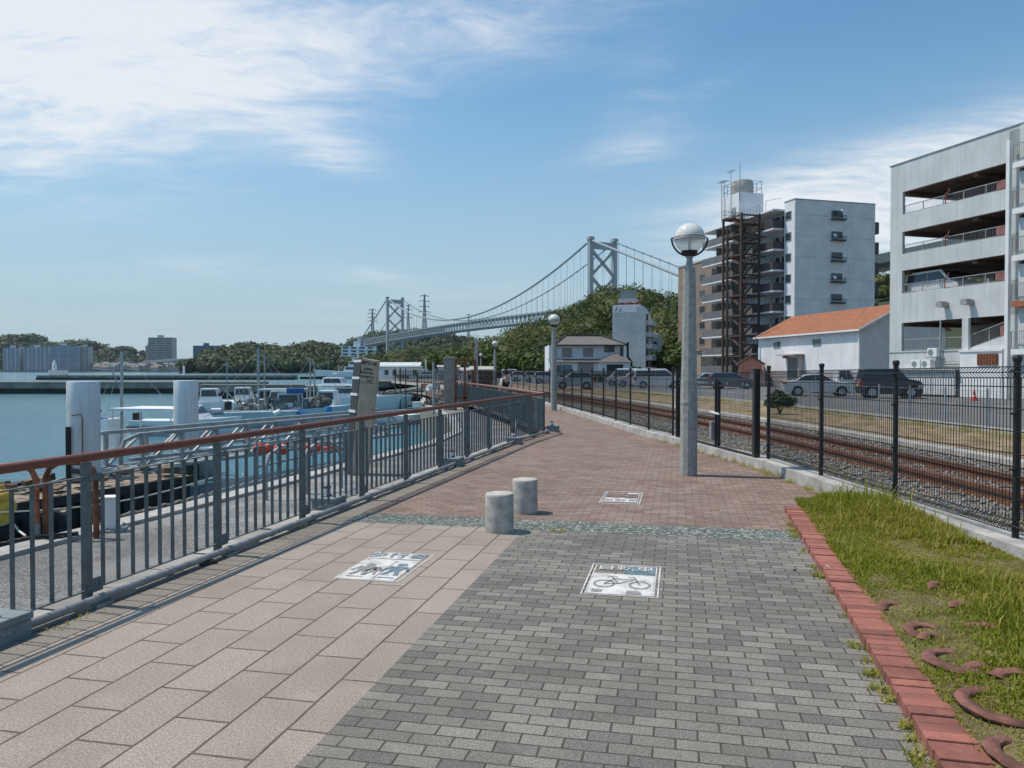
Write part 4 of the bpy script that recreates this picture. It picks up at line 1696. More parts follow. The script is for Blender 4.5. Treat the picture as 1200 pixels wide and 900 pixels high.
for i, p in enumerate(fpts):
    fence_post(p)
    if i:
        fence_panel(fpts[i - 1], p, .05, .0046)
n_far = 0
for i, p in enumerate(far_p[:52]):
    fence_post(p, .9 if i < 20 else 1.0, 1.6)
    if i:
        sp = .075 if i < 10 else (.12 if i < 24 else .2)
        fence_panel(far_p[i - 1], p, sp, .0055 if i < 10 else .006)

# gate between the two stretches
gt = thing('fence_gate', 'black double gate in the mesh fence beside the nearest lamp post', 'gate')
ga, gb_ = Vector((4.34, 13.62)), Vector((3.88, 17.95))
gm_ = ga.lerp(gb_, .42)
for p, tk in ((ga, .05), (gb_, .045)):
    b = MB()
    b.box((p.x - tk, p.y - tk, -.05), (p.x + tk, p.y + tk, 1.70))
    b.box((p.x - tk - .01, p.y - tk - .01, 1.70), (p.x + tk + .01, p.y + tk + .01, 1.725))
    b.build('gate_post', M['black'], gt)
for a_, c_ in ((ga, gm_), (gm_, gb_)):
    d = (c_ - a_).normalized()
    a2, c2 = a_ + d * .1, c_ - d * .04
    b = MB()
    for z_, t_ in ((1.50, .05), (1.40, .035), (.16, .05), (.10, .03)):
        b.bar((a2.x, a2.y, z_), (c2.x, c2.y, z_), t_)
    for e in (a2, c2):
        b.bar((e.x, e.y, .07), (e.x, e.y, 1.52), .055)
    lf = b.build('gate_leaf', M['black'], gt)
    b = MB()
    k = int((c2 - a2).length / .06)
    for i in range(1, k):
        c = a2.lerp(c2, i / k)
        b.tube([(c.x, c.y, .16), (c.x, c.y, 1.40)], .0034, 3, caps=False)
    for z_ in (.45, .75, 1.05):
        b.tube([(a2.x, a2.y, z_), (c2.x, c2.y, z_)], .003, 4, caps=False)
    b.build('gate_mesh', M['black'], lf)
b = MB()
q = gm_.lerp(ga, .10)
q2 = gm_.lerp(gb_, .13)
b.bar((q.x - .05, q.y, .83), (q2.x - .05, q2.y, .86), .03)
b.build('latch_bar', M['white'], gt)
b = MB()
c = gm_.lerp(gb_, .06)
b.cbox((c.x - .06, c.y, .48), (.10, .08, .38), .2)
bag = b.build('padlock_cover', M['steel'], gt, bevel=.02)

# ================================================================== GREY FENCE BESIDE THE ROAD
gf = thing('road_fence', 'thin pale grey mesh fence between the dry verge and the road', 'fence')
gpl = polyline([(14.1, 4), (13.9, 15), (13.5, 25), (12.9, 40), (9.9, 60), (1.9, 95)], 2.0)
gpost = None
for i, p in enumerate(gpl):
    if gpost is None:
        b = MB()
        b.tube([(0, 0, -.15), (0, 0, 1.16)], .032, 8)
        b.lathe([(.036, 1.15), (.03, 1.18), (.001, 1.19)], 8)
        gpost = b.build('post', mat('blue_grey_post', (.30, .36, .40), .5, .1, .1, 5), gf, smooth=True)
        o = gpost
    else:
        o = gpost.copy()
        COL.objects.link(o)
    o.location = (p.x, p.y, 0)
for p, q in zip(gpl[:-1], gpl[1:]):
    b = MB()
    nearp = p.y < 32
    for z_ in (.10, .45, .80, 1.10):
        b.tube([(p.x, p.y, z_), (q.x, q.y, z_)], .006 if z_ > 1 else .004, 4, caps=False)
    k = 22 if nearp else 12
    for i in range(1, k):
        c = p.lerp(q, i / k)
        b.tube([(c.x, c.y, .1), (c.x, c.y, 1.10)], .003, 3, caps=False)
    b.build('mesh_panel', M['steel_dull'], gf)
b = MB()
ga_, gb2 = offset(gpl, .12), offset(gpl, -.12)
for i in range(len(gpl) - 1):
    b.prism([(ga_[i].x, ga_[i].y), (ga_[i + 1].x, ga_[i + 1].y), (gb2[i + 1].x, gb2[i + 1].y), (gb2[i].x, gb2[i].y)], -.2, .085)
b.build('footing', M['concrete'], gf)


# ------------------------------------------------------------------ green shrub on the verge
def shrub(px, py, Y, r, label, seed, n=260, sq=.8, leaf=.06, mt=LEAF_BUSH, name='shrub', z0=0.0):
    c = P(px, py, Y)
    root = thing(name, label, 'shrub', (c.x, c.y, z0))
    V, F, T = crowns([(0, 0, r * .75), (r * .5, .1, r * .6), (-r * .45, -.1, r * .55)], [r * .8, r * .65, r * .6], n, leaf, seed, sq, .6)
    np_obj('foliage', V, F, mt, root, T)
    b = MB()
    for i in range(6):
        a_ = i * 1.05
        b.tube([(0, 0, -.1), (math.cos(a_) * r * .4, math.sin(a_) * r * .3, r * .8)], .02, 5, r1=.008)
    b.build('stem', BARK, root)
    return root


shrub(914, 482, 31, .62, 'leafy green shrub growing on the dry verge behind the mesh fence', 77)

# ================================================================== BUILDINGS ON THE RIGHT


def win(root, b0, name='window', mt=None, frame=None, fw=.06, outward=-1, axis='x'):
    """window part: frame with a pane as sub-part. b0 = (a0, a1, z0, z1, face): a along axis, face = coordinate of the wall plane"""
    a0, a1, z0, z1, f = b0
    b = MB()
    o = outward

    def bx(u0, u1, w0, w1, d0, d1, bb):
        lo_, hi_ = sorted((f + o * d0, f + o * d1))
        if axis == 'x':
            bb.box((u0, lo_, w0), (u1, hi_, w1))
        else:
            bb.box((lo_, u0, w0), (hi_, u1, w1))
    bx(a0, a1, z0, z0 + fw, .003, .07, b)
    bx(a0, a1, z1 - fw, z1, .003, .07, b)
    bx(a0, a0 + fw, z0 + fw, z1 - fw, .003, .07, b)
    bx(a1 - fw, a1, z0 + fw, z1 - fw, .003, .07, b)
    if a1 - a0 > 1.2:
        m_ = (a0 + a1) / 2
        bx(m_ - fw / 2, m_ + fw / 2, z0 + fw, z1 - fw, .003, .06, b)
    fr = b.build(name, frame or M['steel_dull'], root)
    b = MB()
    bx(a0 + fw * .5, a1 - fw * .5, z0 + fw * .5, z1 - fw * .5, .004, .03, b)
    b.build('pane', mt or M['glass'], fr)
    return fr


# ---------------------------------------------------------------- parking building
PO = P(1042, 434, 55)
PRZ = math.atan2(-.955, .296)
pk = thing('parking_building', 'pale blue grey multi storey car park with long open decks and metal cladding', 'parking building', (PO.x, PO.y, 0), PRZ)
CLAD = panelled('blue_grey_cladding', (.57, .595, .59), .62, 0, .035, .5, .25, .34)
CLADY = panelled('blue_grey_end_cladding', (.57, .595, .59), .62, 1, .035, .5, .25, .22)
DARKC = mat('deck_concrete', (.22, .20, .18), .9, 0, .2, 1.2)
CEIL = mat('brown_fireproofed_ceiling', (.15, .10, .07), .95, 0, .3, 2, .3, 20)
DX, DY, TOP = 24.0, 18.0, 16.2
OPN = [(3.05, 5.02), (7.08, 8.68), (9.83, 11.38), (12.6, 14.17)]
XP = 9.5
# street face: corner strip, pillar strip, spandrels between openings
b = MB()
b.box((0, 0, 0), (1.1, .22, TOP))
zs = [0] + [z for o_ in OPN for z in o_] + [TOP]
for i in range(0, len(zs), 2):
    b.box((1.1, 0, zs[i]), (DX, .22, zs[i + 1]))
b.box((XP - .25, .0, 0), (XP + .45, .25, TOP - .2))
b.build('street_wall', CLAD, pk)
b = MB()
for i in range(0, len(zs), 2):
    b.box((0, .22, zs[i]), (.22, DY - .22, zs[i + 1]))
b.box((0, DY * .5, 0), (.22, DY * .5 + .6, TOP))
b.build('end_wall', CLADY, pk)
b = MB()
for i in range(0, len(zs), 2):
    b.box((0, DY - .22, zs[i]), (DX, DY, zs[i + 1]))
for i in range(6):
    b.box((i * 4.7, DY - .25, 0), (i * 4.7 + .5, DY + .03, TOP - .3))
b.box((10.5, 7, 0), (DX - .3, 7.3, TOP - .4))
b.build('back_wall', CLAD, pk)
b = MB()
for z_ in (2.85, 6.55, 9.3, 12.05):
    b.box((.24, .24, z_ - .28), (DX - .1, DY - .24, z_))
b.build('deck_slab', [DARKC], pk)
b = MB()
for lo_, hi_ in OPN:
    b.box((.24, .24, hi_ + .02), (DX - .1, DY - .24, hi_ + .10))
    for k in range(4):
        b.box((1 + k * 5.5, .3, hi_ - .25), (1.35 + k * 5.5, DY - .4, hi_ + .02))
b.build('ceiling', CEIL, pk)
b = MB()
b.box((-.12, -.05, TOP), (DX, .3, TOP + .06))
b.box((-.06, .3, TOP), (.28, DY, TOP + .06))
b.build('coping', M['steel_dull'], pk)
b = MB()
b.box((-.02, -.03, 2.93), (6.2, -.003, 2.98))
b.build('trim', M['steel_dull'], pk)
b = MB()
b.box((6.15, -.10, 2.99), (6.62, .1, 5.02))
b.build('column', CLAD, pk)


def guard(x0, x1, z0, z1, y, slope=0.0, name='guard_rail', parent=pk, n=None):
    b = MB()
    n = n or max(2, int((x1 - x0) / 1.45))
    b.bar((x0, y, z1), (x1, y, z1 + slope), .05)
    b.bar((x0, y, z0 + .06), (x1, y, z0 + .06 + slope), .04)
    for i in range(n + 1):
        t = i / n
        b.bar((x0 + (x1 - x0) * t, y, z0 + slope * t), (x0 + (x1 - x0) * t, y, z1 + slope * t), .05)
    k = int((x1 - x0) / .12)
    for i in range(k):
        t = (i + .5) / k
        b.bar((x0 + (x1 - x0) * t, y, z0 + .06 + slope * t), (x0 + (x1 - x0) * t, y, z1 + slope * t), .012)
    return b.build(name, M['steel'], parent)


guard(1.15, XP - .3, 12.6, 13.2, .14)
guard(1.15, XP - .3, 9.83, 10.45, .14)
guard(1.15, XP - .3, 7.08, 7.70, .14)
guard(1.15, 6.1, 3.05, 3.85, .14)
guard(6.65, XP - .3, 3.1, 3.95, .14, .75)
b = MB()
b.add([(6.62, .02, 3.05), (XP - .25, .02, 3.05), (XP - .25, .02, 3.85), (6.62, .02, 3.10), (6.62, .2, 3.05), (XP - .25, .2, 3.05), (XP - .25, .2, 3.85), (6.62, .2, 3.10)],
      [(0, 1, 2, 3), (4, 5, 6, 7), (3, 2, 6, 7), (1, 2, 6, 5)])
b.build('ramp_wall', CLAD, pk)
for z_ in (7.08, 9.83, 12.6):
    b = MB()
    b.bar((4.6, .10, z_ - .1), (4.6, .10, z_ + .72), .06)
    b.bar((4.6, .10, z_ + .66), (4.95, .0, z_ + .74), .05)
    b.bar((4.95, .0, z_ + .74), (5.02, -.02, z_ + .98), .06)
    b.build('hoist_arm', mat('dull_red_hoist', (.25, .085, .07), .7, 0, .2, 4), pk)
    b = MB()
    b.box((8.35, .07, z_ + .05), (XP - .3, .11, z_ + .62))
    b.build('red_panel', mat('faded_red_panel', (.27, .12, .11), .7, 0, .3, 2), pk)
b = MB()
b.box((8.7, .07, 3.75), (XP - .3, .11, 4.4))
b.build('red_panel', MATS['faded_red_panel'], pk)
# inner room in the lowest deck, pale back wall
b = MB()
b.box((1.4, 5.4, 2.86), (5.6, 5.6, 4.9))
b.build('inner_wall', mat('pale_inner_wall', (.42, .38, .34), .8, 0, .1, 1), pk)
# two round vents
for vx in (4.85, 6.75):
    b = MB()
    b.tube([(vx, .0, 6.02), (vx, -.62, 6.02)], .22, 14)
    b.cbox((vx, -.45, 6.0), (.46, .42, .36))
    b.build('vent_hood', M['steel'], pk, smooth=True)
# white ground storey with a rusty window, stacked panels and pipes
b = MB()
b.box((6.25, -.34, 0), (XP - .3, -.01, 2.90))
b.box((6.2, -.40, 2.86), (XP - .25, -.01, 3.0))
wl_ = b.build('ground_storey', M['white'], pk)
b = MB()
b.box((7.55, -.42, 2.02), (8.95, -.345, 2.72))
for k in range(7):
    b.box((7.58 + k * .2, -.45, 2.04), (7.66 + k * .2, -.42, 2.70))
b.build('rusty_window', M['rust'], pk)
b = MB()
b.box((1.2, -.5, .0), (1.4, -.05, 1.75))
for k in range(5):
    b.box((1.45 + k * .93, -.52, .1), (2.33 + k * .93, -.46, 1.70))
b.box((1.3, -.7, 1.72), (6.2, -.02, 1.80))
b.build('storage_front', mat('white_sheeting', (.60, .61, .61), .6, 0, .12, 2, streak=.3), pk)
b = MB()
for k, z_ in enumerate((2.0, 2.15, 2.3)):
    b.tube([(4.7, -.12, z_), (6.1, -.12, z_), (6.1, -.12, .9)], .04, 6)
b.tube([(4.55, -.15, .4), (4.55, -.15, 5.0)], .06, 8)
b.build('pipe_run', M['steel'], pk)
for kx, kz in ((4.25, 2.62), (2.9, 1.86), (3.75, 1.86)):
    ac = thing('air_conditioner', {2.62: 'air conditioner unit on brackets high on the car park wall', }.get(kz, 'air conditioner unit on the low canopy, %s one' % ('farther' if kx < 3 else 'nearer')),
               'air conditioner', Vector((PO.x, PO.y, 0)) + Matrix.Rotation(PRZ, 3, 'Z') @ Vector((kx, -.40, kz)), PRZ)
    b = MB()
    b.box((-.38, -.15, -.02), (.38, .15, .55))
    b.build('casing', M['white'], ac, bevel=.02)
    b = MB()
    b.tube([(-.1, -.17, .27), (-.1, -.152, .27)], .21, 16)
    b.build('fan_grille', M['steel_dull'], ac)
    b = MB()
    b.box((-.42, -.2, -.08), (.42, .28, -.03))
    b.build('bracket', M['steel_dull'], ac)
# stair bays to the near side of the pillar
b = MB()
b.bar((XP + .12, -.45, 0), (XP + .12, -.45, TOP - .9), .22)
b.bar((XP + 5.3, -.45, 0), (XP + 5.3, -.45, TOP - 1.0), .22)
b.build('stair_column', M['white'], pk)
for k, z_ in enumerate((2.95, 5.75, 8.45, 11.2, 13.9)):
    b = MB()
    b.box((XP + .40, -.50, z_ - .32), (XP + 5.2, -.02, z_))
    ld = b.build('stair_landing', M['rustorange'] if k == 1 else M['white'], pk)
    g_ = guard(XP + .35, XP + 5.1, z_, z_ + 1.05, -.44, 0, 'landing_railing', ld)
    b = MB()
    b.box((XP + .5, -.10, z_ + .02), (XP + 5, -.03, z_ + 2.2))
    b.build('stair_wall', CLAD, ld)
    if k < 4:
        b = MB()
        for s_ in range(9):
            b.box((XP + 1.2 + s_ * .33, -.42, z_ + .25 + s_ * .29), (XP + 1.5 + s_ * .33, -.14, z_ + .29 + s_ * .29))
        b.bar((XP + 1.2, -.47, z_ + .1), (XP + 4.1, -.47, z_ + 2.6), .05, .2)
        b.build('stair_flight', M['steel_dull'], ld)


def in_frame(O, rz, v):
    return Vector((O.x, O.y, 0)) + Matrix.Rotation(rz, 3, 'Z') @ Vector(v)


# ---------------------------------------------------------------- warehouse
WC = P(1008, 434, 68)
WRZ = math.atan2(-.982, .19)
wh = thing('warehouse', 'white warehouse with orange tiled gable roof beside the car park', 'warehouse', (WC.x, WC.y, 0), WRZ)
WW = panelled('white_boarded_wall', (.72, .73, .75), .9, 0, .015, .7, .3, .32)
WWY = panelled('shaded_boarded_gable', (.62, .64, .65), .9, 1, .015, .7, .2, .2)  # darker copy of the street wall white, gable shade put into the colour
LW, DW, EH, RH = 17.9, 8.6, 5.5, 7.75
b = MB()
b.box((-LW, 0, 0), (0, .2, EH))
b.build('street_wall', WW, wh)
b = MB()
b.prism([(0, 0), (.01, 0), (.01, 1), (0, 1)], 0, .01)
b = MB()
b.add([(0, .0, 0), (0, DW, 0), (0, DW, EH), (0, DW / 2, RH - .1), (0, 0, EH), (-.2, .0, 0), (-.2, DW, 0), (-.2, DW, EH), (-.2, DW / 2, RH - .1), (-.2, 0, EH)],
      [(0, 1, 2, 3, 4), (9, 8, 7, 6, 5), (0, 5, 6, 1), (1, 6, 7, 2)])
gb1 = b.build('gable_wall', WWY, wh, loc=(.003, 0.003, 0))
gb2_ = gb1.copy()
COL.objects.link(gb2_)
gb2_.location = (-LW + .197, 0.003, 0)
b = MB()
b.box((-LW, DW - .2, 0), (0, DW, EH))
b.build('back_wall', WW, wh)
ROOFO = mat('orange_roof_tiles', (.30, .105, .042), .75, 0, .22, 2.2, .35, 14, dirt=(.18, .085, .045))
b = MB()
for s_ in (0, 1):
    y0, y1 = (-.35, DW / 2) if s_ == 0 else (DW + .35, DW / 2)
    z0 = EH - .14
    b.add([(-LW - .4, y0, z0), (.4, y0, z0), (.4, y1, RH), (-LW - .4, y1, RH), (-LW - .4, y0, z0 - .1), (.4, y0, z0 - .1), (.4, y1, RH - .1), (-LW - .4, y1, RH - .1)],
          [(0, 1, 2, 3), (7, 6, 5, 4), (0, 4, 5, 1), (1, 5, 6, 2), (3, 2, 6, 7), (0, 3, 7, 4)])
rf = b.build('roof', ROOFO, wh)
b = MB()
b.box((-LW - .4, -.44, EH - .32), (.4, -.352, EH - .16))
b.box((-.08, -.16, .1), (.02, -.06, EH - .2))
b.bar((.41, -.4, EH - .22), (.41, DW / 2, RH - .08), .05, .18)
b.build('gutter', M['white'], wh)
b = MB()
b.box((-LW, -.04, 0), (-.1, -.003, 1.55))
b.build('plinth', mat('grey_plinth', (.42, .40, .40), .85, 0, .15, 1.2, streak=.3), wh)
for xw in (-14.6, -7.3, ):
    win(wh, (xw, xw + 1.35, 4.1, 4.75, 0), mt=M['glassgreen'])
b = MB()
b.box((-11.7, -.10, .0), (-9.2, -.045, 2.95))
for k in range(22):
    b.box((-11.68, -.12, .1 + k * .13), (-9.22, -.10, .16 + k * .13))
b.build('shutter_door', mat('grey_shutter', (.20, .215, .20), .6, .2, .1, 2), wh)
b = MB()
b.box((-12.05, -.5, 2.95), (-11.72, -.003, 3.2))
b.box((-9.18, -.5, 0), (-8.9, -.05, 3.2))
b.box((-12.3, -1.1, 3.22), (-8.7, -.02, 3.34))
b.build('door_canopy', mat('canopy_concrete', (.45, .38, .34), .85, 0, .15, 2), wh)
b = MB()
b.box((.01, 3.2, 2.0), (.05, 5.0, 2.9))
b.build('vent_panel', M['steel_dull'], wh)

# ---------------------------------------------------------------- grey apartment block
AC = P(930.5, 434, 100)
ARZ = math.atan2(-.964, .266)
ap = thing('apartment_block', 'tall grey apartment block with brown balconies and a blank end wall', 'apartment building', (AC.x, AC.y, 0), ARZ)
AW = panelled('grey_end_render', (.68, .685, .66), 30.0, 1, .0, .8, .45, .34, horiz=2.745)
AWH = mat('white_render', (.70, .72, .74), .8, 0, .06, .8, streak=.15, dirt=(.5, .5, .5))
BAL = mat('brown_balcony_panel', (.060, .052, .052), .6, 0, .15, 1)
BALG = mat('grey_balcony_panel', (.155, .150, .152), .6, 0, .15, 1)
AD, AH = 12.4, 23.9
b = MB()
b.box((-.25, 0, 0), (0, AD, AH))
b.build('end_wall', AW, ap)
b = MB()
b.box((-2.25, -.002, 0), (-.252, .25, AH - .0))
b.box((-2.25, .3, AH - 1.0), (-.252, AD, AH - .35))
b.build('corner_wall', AWH, ap)
b = MB()
b.box((-21, 1.0, 0), (-2.25, AD - .3, 22.9))
b.box((-2.25, .3, 0), (-.26, AD - .3, AH - 1.02))
b.build('body', mat('facade_render', (.56, .60, .61), .8, 0, .08, .8, streak=.2), ap)
b = MB()
b.box((-.02, -.05, AH), (.06, AD + .05, AH + .12))
b.box((-2.3, -.06, AH), (-.02, .3, AH + .12))
b.build('parapet_cap', M['steel_dull'], ap)
b = MB()
b.box((-21.2, -1.7, 22.85), (-2.3, 1.1, 23.05))
b.build('roof_slab', AWH, ap)
FZ = [20.35 - 2.745 * i for i in range(8)]
for i, z_ in enumerate(FZ):
    # near balcony with its dark end, then a long row behind the stair tower
    b = MB()
    b.box((-7.2, -1.6, z_), (-2.45, .99, z_ + .22))
    b.build('balcony_slab', AWH, ap)
    b = MB()
    b.box((-7.2, -1.62, z_ + .222), (-2.42, -1.55, z_ + 1.25))
    b.box((-2.50, -1.55, z_ + .222), (-2.42, .9, z_ + 1.25))
    b.build('balcony', BAL, ap)
    b = MB()
    b.box((-21, -1.6, z_), (-12.2, .99, z_ + .22))
    b.build('balcony_slab', AWH, ap)
    b = MB()
    b.box((-21, -1.62, z_ + .222), (-12.25, -1.55, z_ + 1.25))
    for q_ in (-17.0, -13.0):
        b.box((q_, -1.5, z_ + .23), (q_ + .08, .98, z_ + 2.5))
    bl_ = b.build('balcony', BALG, ap)
    win(ap, (-1.95, -.75, z_ + 1.1, z_ + 2.2, -.002), fw=.07)
    win(ap, (-6.6, -4.6, z_ + .3, z_ + 2.25, 1.0), 'balcony_door')
    win(ap, (-4.2, -3.0, z_ + .3, z_ + 2.25, 1.0), 'balcony_door')
    for q_ in (-20.2, -16.4):
        win(ap, (q_, q_ + 2.4, z_ + .3, z_ + 2.25, 1.0), 'balcony_door')
    b = MB()
    b.box((-11.6, -.1, z_ + .0), (-7.6, .99, z_ + .22))
    b.box((-11.6, -.12, z_ + .22), (-7.6, -.05, z_ + 1.2))
    b.build('landing', BALG, ap)
    if i % 2 == 0:
        b = MB()
        b.box((-5.8 + i * .3, .3, z_ + .25), (-5.1 + i * .3, .7, z_ + .85))
        b.build('air_conditioner', M['white'], ap)
    # small window with a caged ledge on the blank end wall
    if i < 6:
        wy = 5.5
        win(ap, (wy, wy + 1.75, z_ + 1.55, z_ + 2.42, 0), outward=1, axis='y')
        b = MB()
        b.box((.08, wy - .1, z_ + 1.12), (.55, wy + 2.0, z_ + 1.3))
        for k in range(8):
            b.box((.50, wy - .1 + k * .293, z_ + 1.3), (.54, wy - .05 + k * .293, z_ + 1.75))
        b.box((.50, wy - .1, z_ + 1.72), (.54, wy + 2.0, z_ + 1.77))
        b.build('window_cage', M['black'], ap)
        if i in (0, 1, 3):
            b = MB()
            b.tube([(.62, wy + (1.2 if i == 0 else .1), z_ + 1.75 + (.5 if i == 0 else 0)), (.70, wy + (1.25 if i == 0 else .12), z_ + 1.8 + (.5 if i == 0 else 0))], .27, 12)
            b.build('satellite_dish', M['white'], ap)
    b = MB()
    b.box((-6, AD - .28, z_ - .1), (-1.2, AD + 1.7, z_ + .1))
    b.box((-6, AD + 1.6, z_ + .1), (-1.2, AD + 1.7, z_ + 1.5))
    b.box((-1.25, AD + .1, z_ + .1), (-1.15, AD + 1.6, z_ + 1.5))
    b.build('rear_balcony', BAL, ap, bevel=.05)
# lift tower and water tank on the roof
b = MB()
b.box((-15.8, -1.4, 23.06), (-11.0, 2.6, 27.2))
b.build('lift_tower', AWH, ap)
b = MB()
b.lathe([(1.55, 0), (1.6, .1), (1.6, 1.9), (1.4, 2.2), (.5, 2.35), (.001, 2.4)], 20, (-13.4, .6, 27.2))
b.build('water_tank', mat('tank_panel', (.42, .40, .36), .6, 0, .1, 2), ap, smooth=True)
b = MB()
for xx in (-15.6, -14.4, -12.4, -11.2):
    for yy in (-1.2, 2.4):
        b.bar((xx, yy, 27.2), (xx, yy, 29.0), .06)
for z_ in (28.0, 29.0):
    b.bar((-15.6, -1.2, z_), (-11.2, -1.2, z_), .05)
    b.bar((-15.6, 2.4, z_), (-11.2, 2.4, z_), .05)
    b.bar((-11.2, -1.2, z_), (-11.2, 2.4, z_), .05)
    b.bar((-15.6, -1.2, z_), (-15.6, 2.4, z_), .05)
b.build('tank_railing', M['pylon'], ap)
b = MB()
b.bar((-10.95, -1.3, 26), (-10.95, -1.3, 31.4), .06)
for q_, h_ in ((-15.6, 29.8), (-14.7, 29.6), (-13.0, 30.7)):
    b.bar((q_, -1.48, 24), (q_, -1.48, h_), .05)
    b.bar((q_ - .9, -1.48, h_ - .1), (q_ + .9, -1.48, h_ - .1), .04)
    for k in range(5):
        b.bar((q_ - .8 + k * .4, -1.9, h_ - .1), (q_ - .8 + k * .4, -1.1, h_ - .1), .025)
b.build('roof_antenna', M['pylon'], ap)
b = MB()
b.box((-12.9, -1.44, 23.1), (-11.8, -1.404, 25.2))
b.build('roof_door', M['steel_dull'], ap)
b = MB()
for k in range(11):
    b.bar((-13.2 + k * .75, -1.5, 23.05), (-13.2 + k * .75, -1.5, 24.2), .05)
b.bar((-13.2, -1.5, 24.2), (-5.7, -1.5, 24.2), .05)
b.bar((-13.2, -1.5, 23.7), (-5.7, -1.5, 23.7), .04)
b.bar((-6.2, -.2, 23.05), (-6.2, -.2, 25.0), .05)
b.bar((-6.2, -.2, 25.0), (-4.4, 1.0, 25.0), .05)
b.build('roof_railing', M['steel_dull'], ap)

# outside stair tower of rusty steel
EO = in_frame(AC, ARZ, (-9.6, -4.7, 0))
es = thing('fire_escape', 'rusty brown steel stair tower standing in front of the apartment balconies', 'stair tower', (EO.x, EO.y, 0), ARZ)
RB = mat('dark_brown_steel', (.075, .048, .038), .8, 0, .35, 3, .2, 20, dirt=(.12, .06, .04))
b = MB()
EX, EY, ET = 4.6, 2.7, 22.9
for xx in (0, EX):
    for yy in (0, EY):
        b.bar((xx, yy, 0), (xx, yy, ET + .0), .26)
b.build('columns', RB, es)
for i, z_ in enumerate([22.9] + FZ):
    b = MB()
    b.box((-.1, -.1, z_ - .16), (1.0, EY + .1, z_))
    b.box((EX - 1.0, -.1, z_ - 1.53), (EX + .1, EY + .1, z_ - 1.38))
    for yy in (0, EY):
        b.bar((0, yy, z_ - .25), (EX, yy, z_ - .25), .10, .2)
    for xx in (0, EX):
        b.bar((xx, 0, z_ - .25), (xx, EY, z_ - .25), .10, .2)
    lf = b.build('landing', RB, es)
    b = MB()
    for (y0, za, zb) in ((.7, z_ - 1.38, z_), (2.0, z_ - 2.745, z_ - 1.38)):
        xa, xb = (EX - 1.0, 1.0) if y0 < 1 else (1.0, EX - 1.0)
        for s_ in (-.55, .55):
            b.bar((xa, y0 + s_, za), (xb, y0 + s_, zb), .05, .26)
            b.bar((xa, y0 + s_, za + .95), (xb, y0 + s_, zb + .95), .04)
            for k in range(5):
                t = k / 4
                b.bar((xa + (xb - xa) * t, y0 + s_, za + (zb - za) * t), (xa + (xb - xa) * t, y0 + s_, za + (zb - za) * t + .95), .03)
        for k in range(8):
            t = (k + .5) / 8
            b.box((xa + (xb - xa) * t - .14, y0 - .55, za + (zb - za) * t - .02), (xa + (xb - xa) * t + .14, y0 + .55, za + (zb - za) * t + .02))
    b.build('stair_flight', mat('rust_brown_flight', (.13, .075, .055), .85, 0, .35, 2.5, .2, 20), lf)
    b = MB()
    for h_ in (.5, 1.0):
        b.bar((-.05, -.05, z_ + h_), (-.05, EY, z_ + h_), .035)
        b.bar((EX + .05, -.05, z_ - 1.38 + h_), (EX + .05, EY, z_ - 1.38 + h_), .035)
        b.bar((-.05, -.05, z_ + h_), (1.0, -.05, z_ + h_), .035)
    for k in range(6):
        b.bar((-.05, k * .5, z_), (-.05, k * .5, z_ + 1.0), .03)
        b.bar((EX + .05, k * .5, z_ - 1.38), (EX + .05, k * .5, z_ - .38), .03)
    b.build('landing_railing', RB, lf)

# ---------------------------------------------------------------- brown flats behind
BC = P(833.5, 434, 131)
bb_ = thing('brown_flats', 'narrow brown tiled block of flats behind the stair tower', 'apartment building', (BC.x, BC.y, 0), ARZ)
b = MB()
b.box((-12, 0, 0), (0, 2.4, 20.6))
b.build('wall', mat('brown_tile', (.26, .195, .15), .8, 0, .15, .8, streak=.15), bb_)
b = MB()
b.box((-12.1, -.1, 20.6), (.1, 2.5, 20.9))
b.build('roof', M['concrete'], bb_)
for i in range(7):
    z_ = 17.2 - i * 2.75
    b = MB()
    b.box((.004, .6, z_), (.06, 1.9, z_ + 1.0))
    b.build('window', mat('dark_brown_pane', (.05, .03, .025), .3, 0, .2, 3), bb_)
    for k in range(2):
        win(bb_, (-4 - k * 4, -2.2 - k * 4, z_, z_ + 1.2, 0))
b = MB()
b.box((-2, -2.2, 0), (.4, -.02, 5.0))
b.box((-2.2, -2.5, 5.0), (.6, -.02, 5.2))
b.build('side_porch', mat('dim_beige_render', (.33, .28, .22), .85, 0, .2, 1.4), bb_)

# ---------------------------------------------------------------- pink hut
HC = P(867, 434, 82)
hu = thing('pink_hut', 'small salmon pink gabled hut between the flats and the warehouse', 'hut', (HC.x, HC.y, 0), R(-14))
b = MB()
b.add([(0, 0, 0), (2.3, 0, 0), (2.3, 0, 2.45), (1.15, 0, 3.15), (0, 0, 2.45), (0, 3, 0), (2.3, 3, 0), (2.3, 3, 2.45), (1.15, 3, 3.15), (0, 3, 2.45)],
      [(0, 1, 2, 3, 4), (9, 8, 7, 6, 5), (0, 4, 9, 5), (1, 6, 7, 2), (0, 5, 6, 1)])
b.build('wall', mat('salmon_render', (.48, .25, .19), .8, 0, .12, 2), hu)
b = MB()
for s_ in (-1, 1):
    b.add([(1.15, -.3, 3.3), (1.15, 3.3, 3.3), (1.15 + s_ * 1.45, 3.3, 2.4), (1.15 + s_ * 1.45, -.3, 2.4), (1.15, -.3, 3.2), (1.15, 3.3, 3.2), (1.15 + s_ * 1.45, 3.3, 2.3), (1.15 + s_ * 1.45, -.3, 2.3)],
          [(0, 1, 2, 3), (4, 5, 6, 7), (0, 3, 7, 4), (1, 2, 6, 5), (2, 3, 7, 6)])
b.build('roof', mat('brown_slate', (.10, .065, .05), .8, 0, .2, 3), hu)
b = MB()
b.box((-.2, -.9, 1.55), (2.5, -.01, 1.68))
b.box((-.15, -.85, 0), (.0, -.7, 1.55))
b.box((2.3, -.85, 0), (2.45, -.7, 1.55))
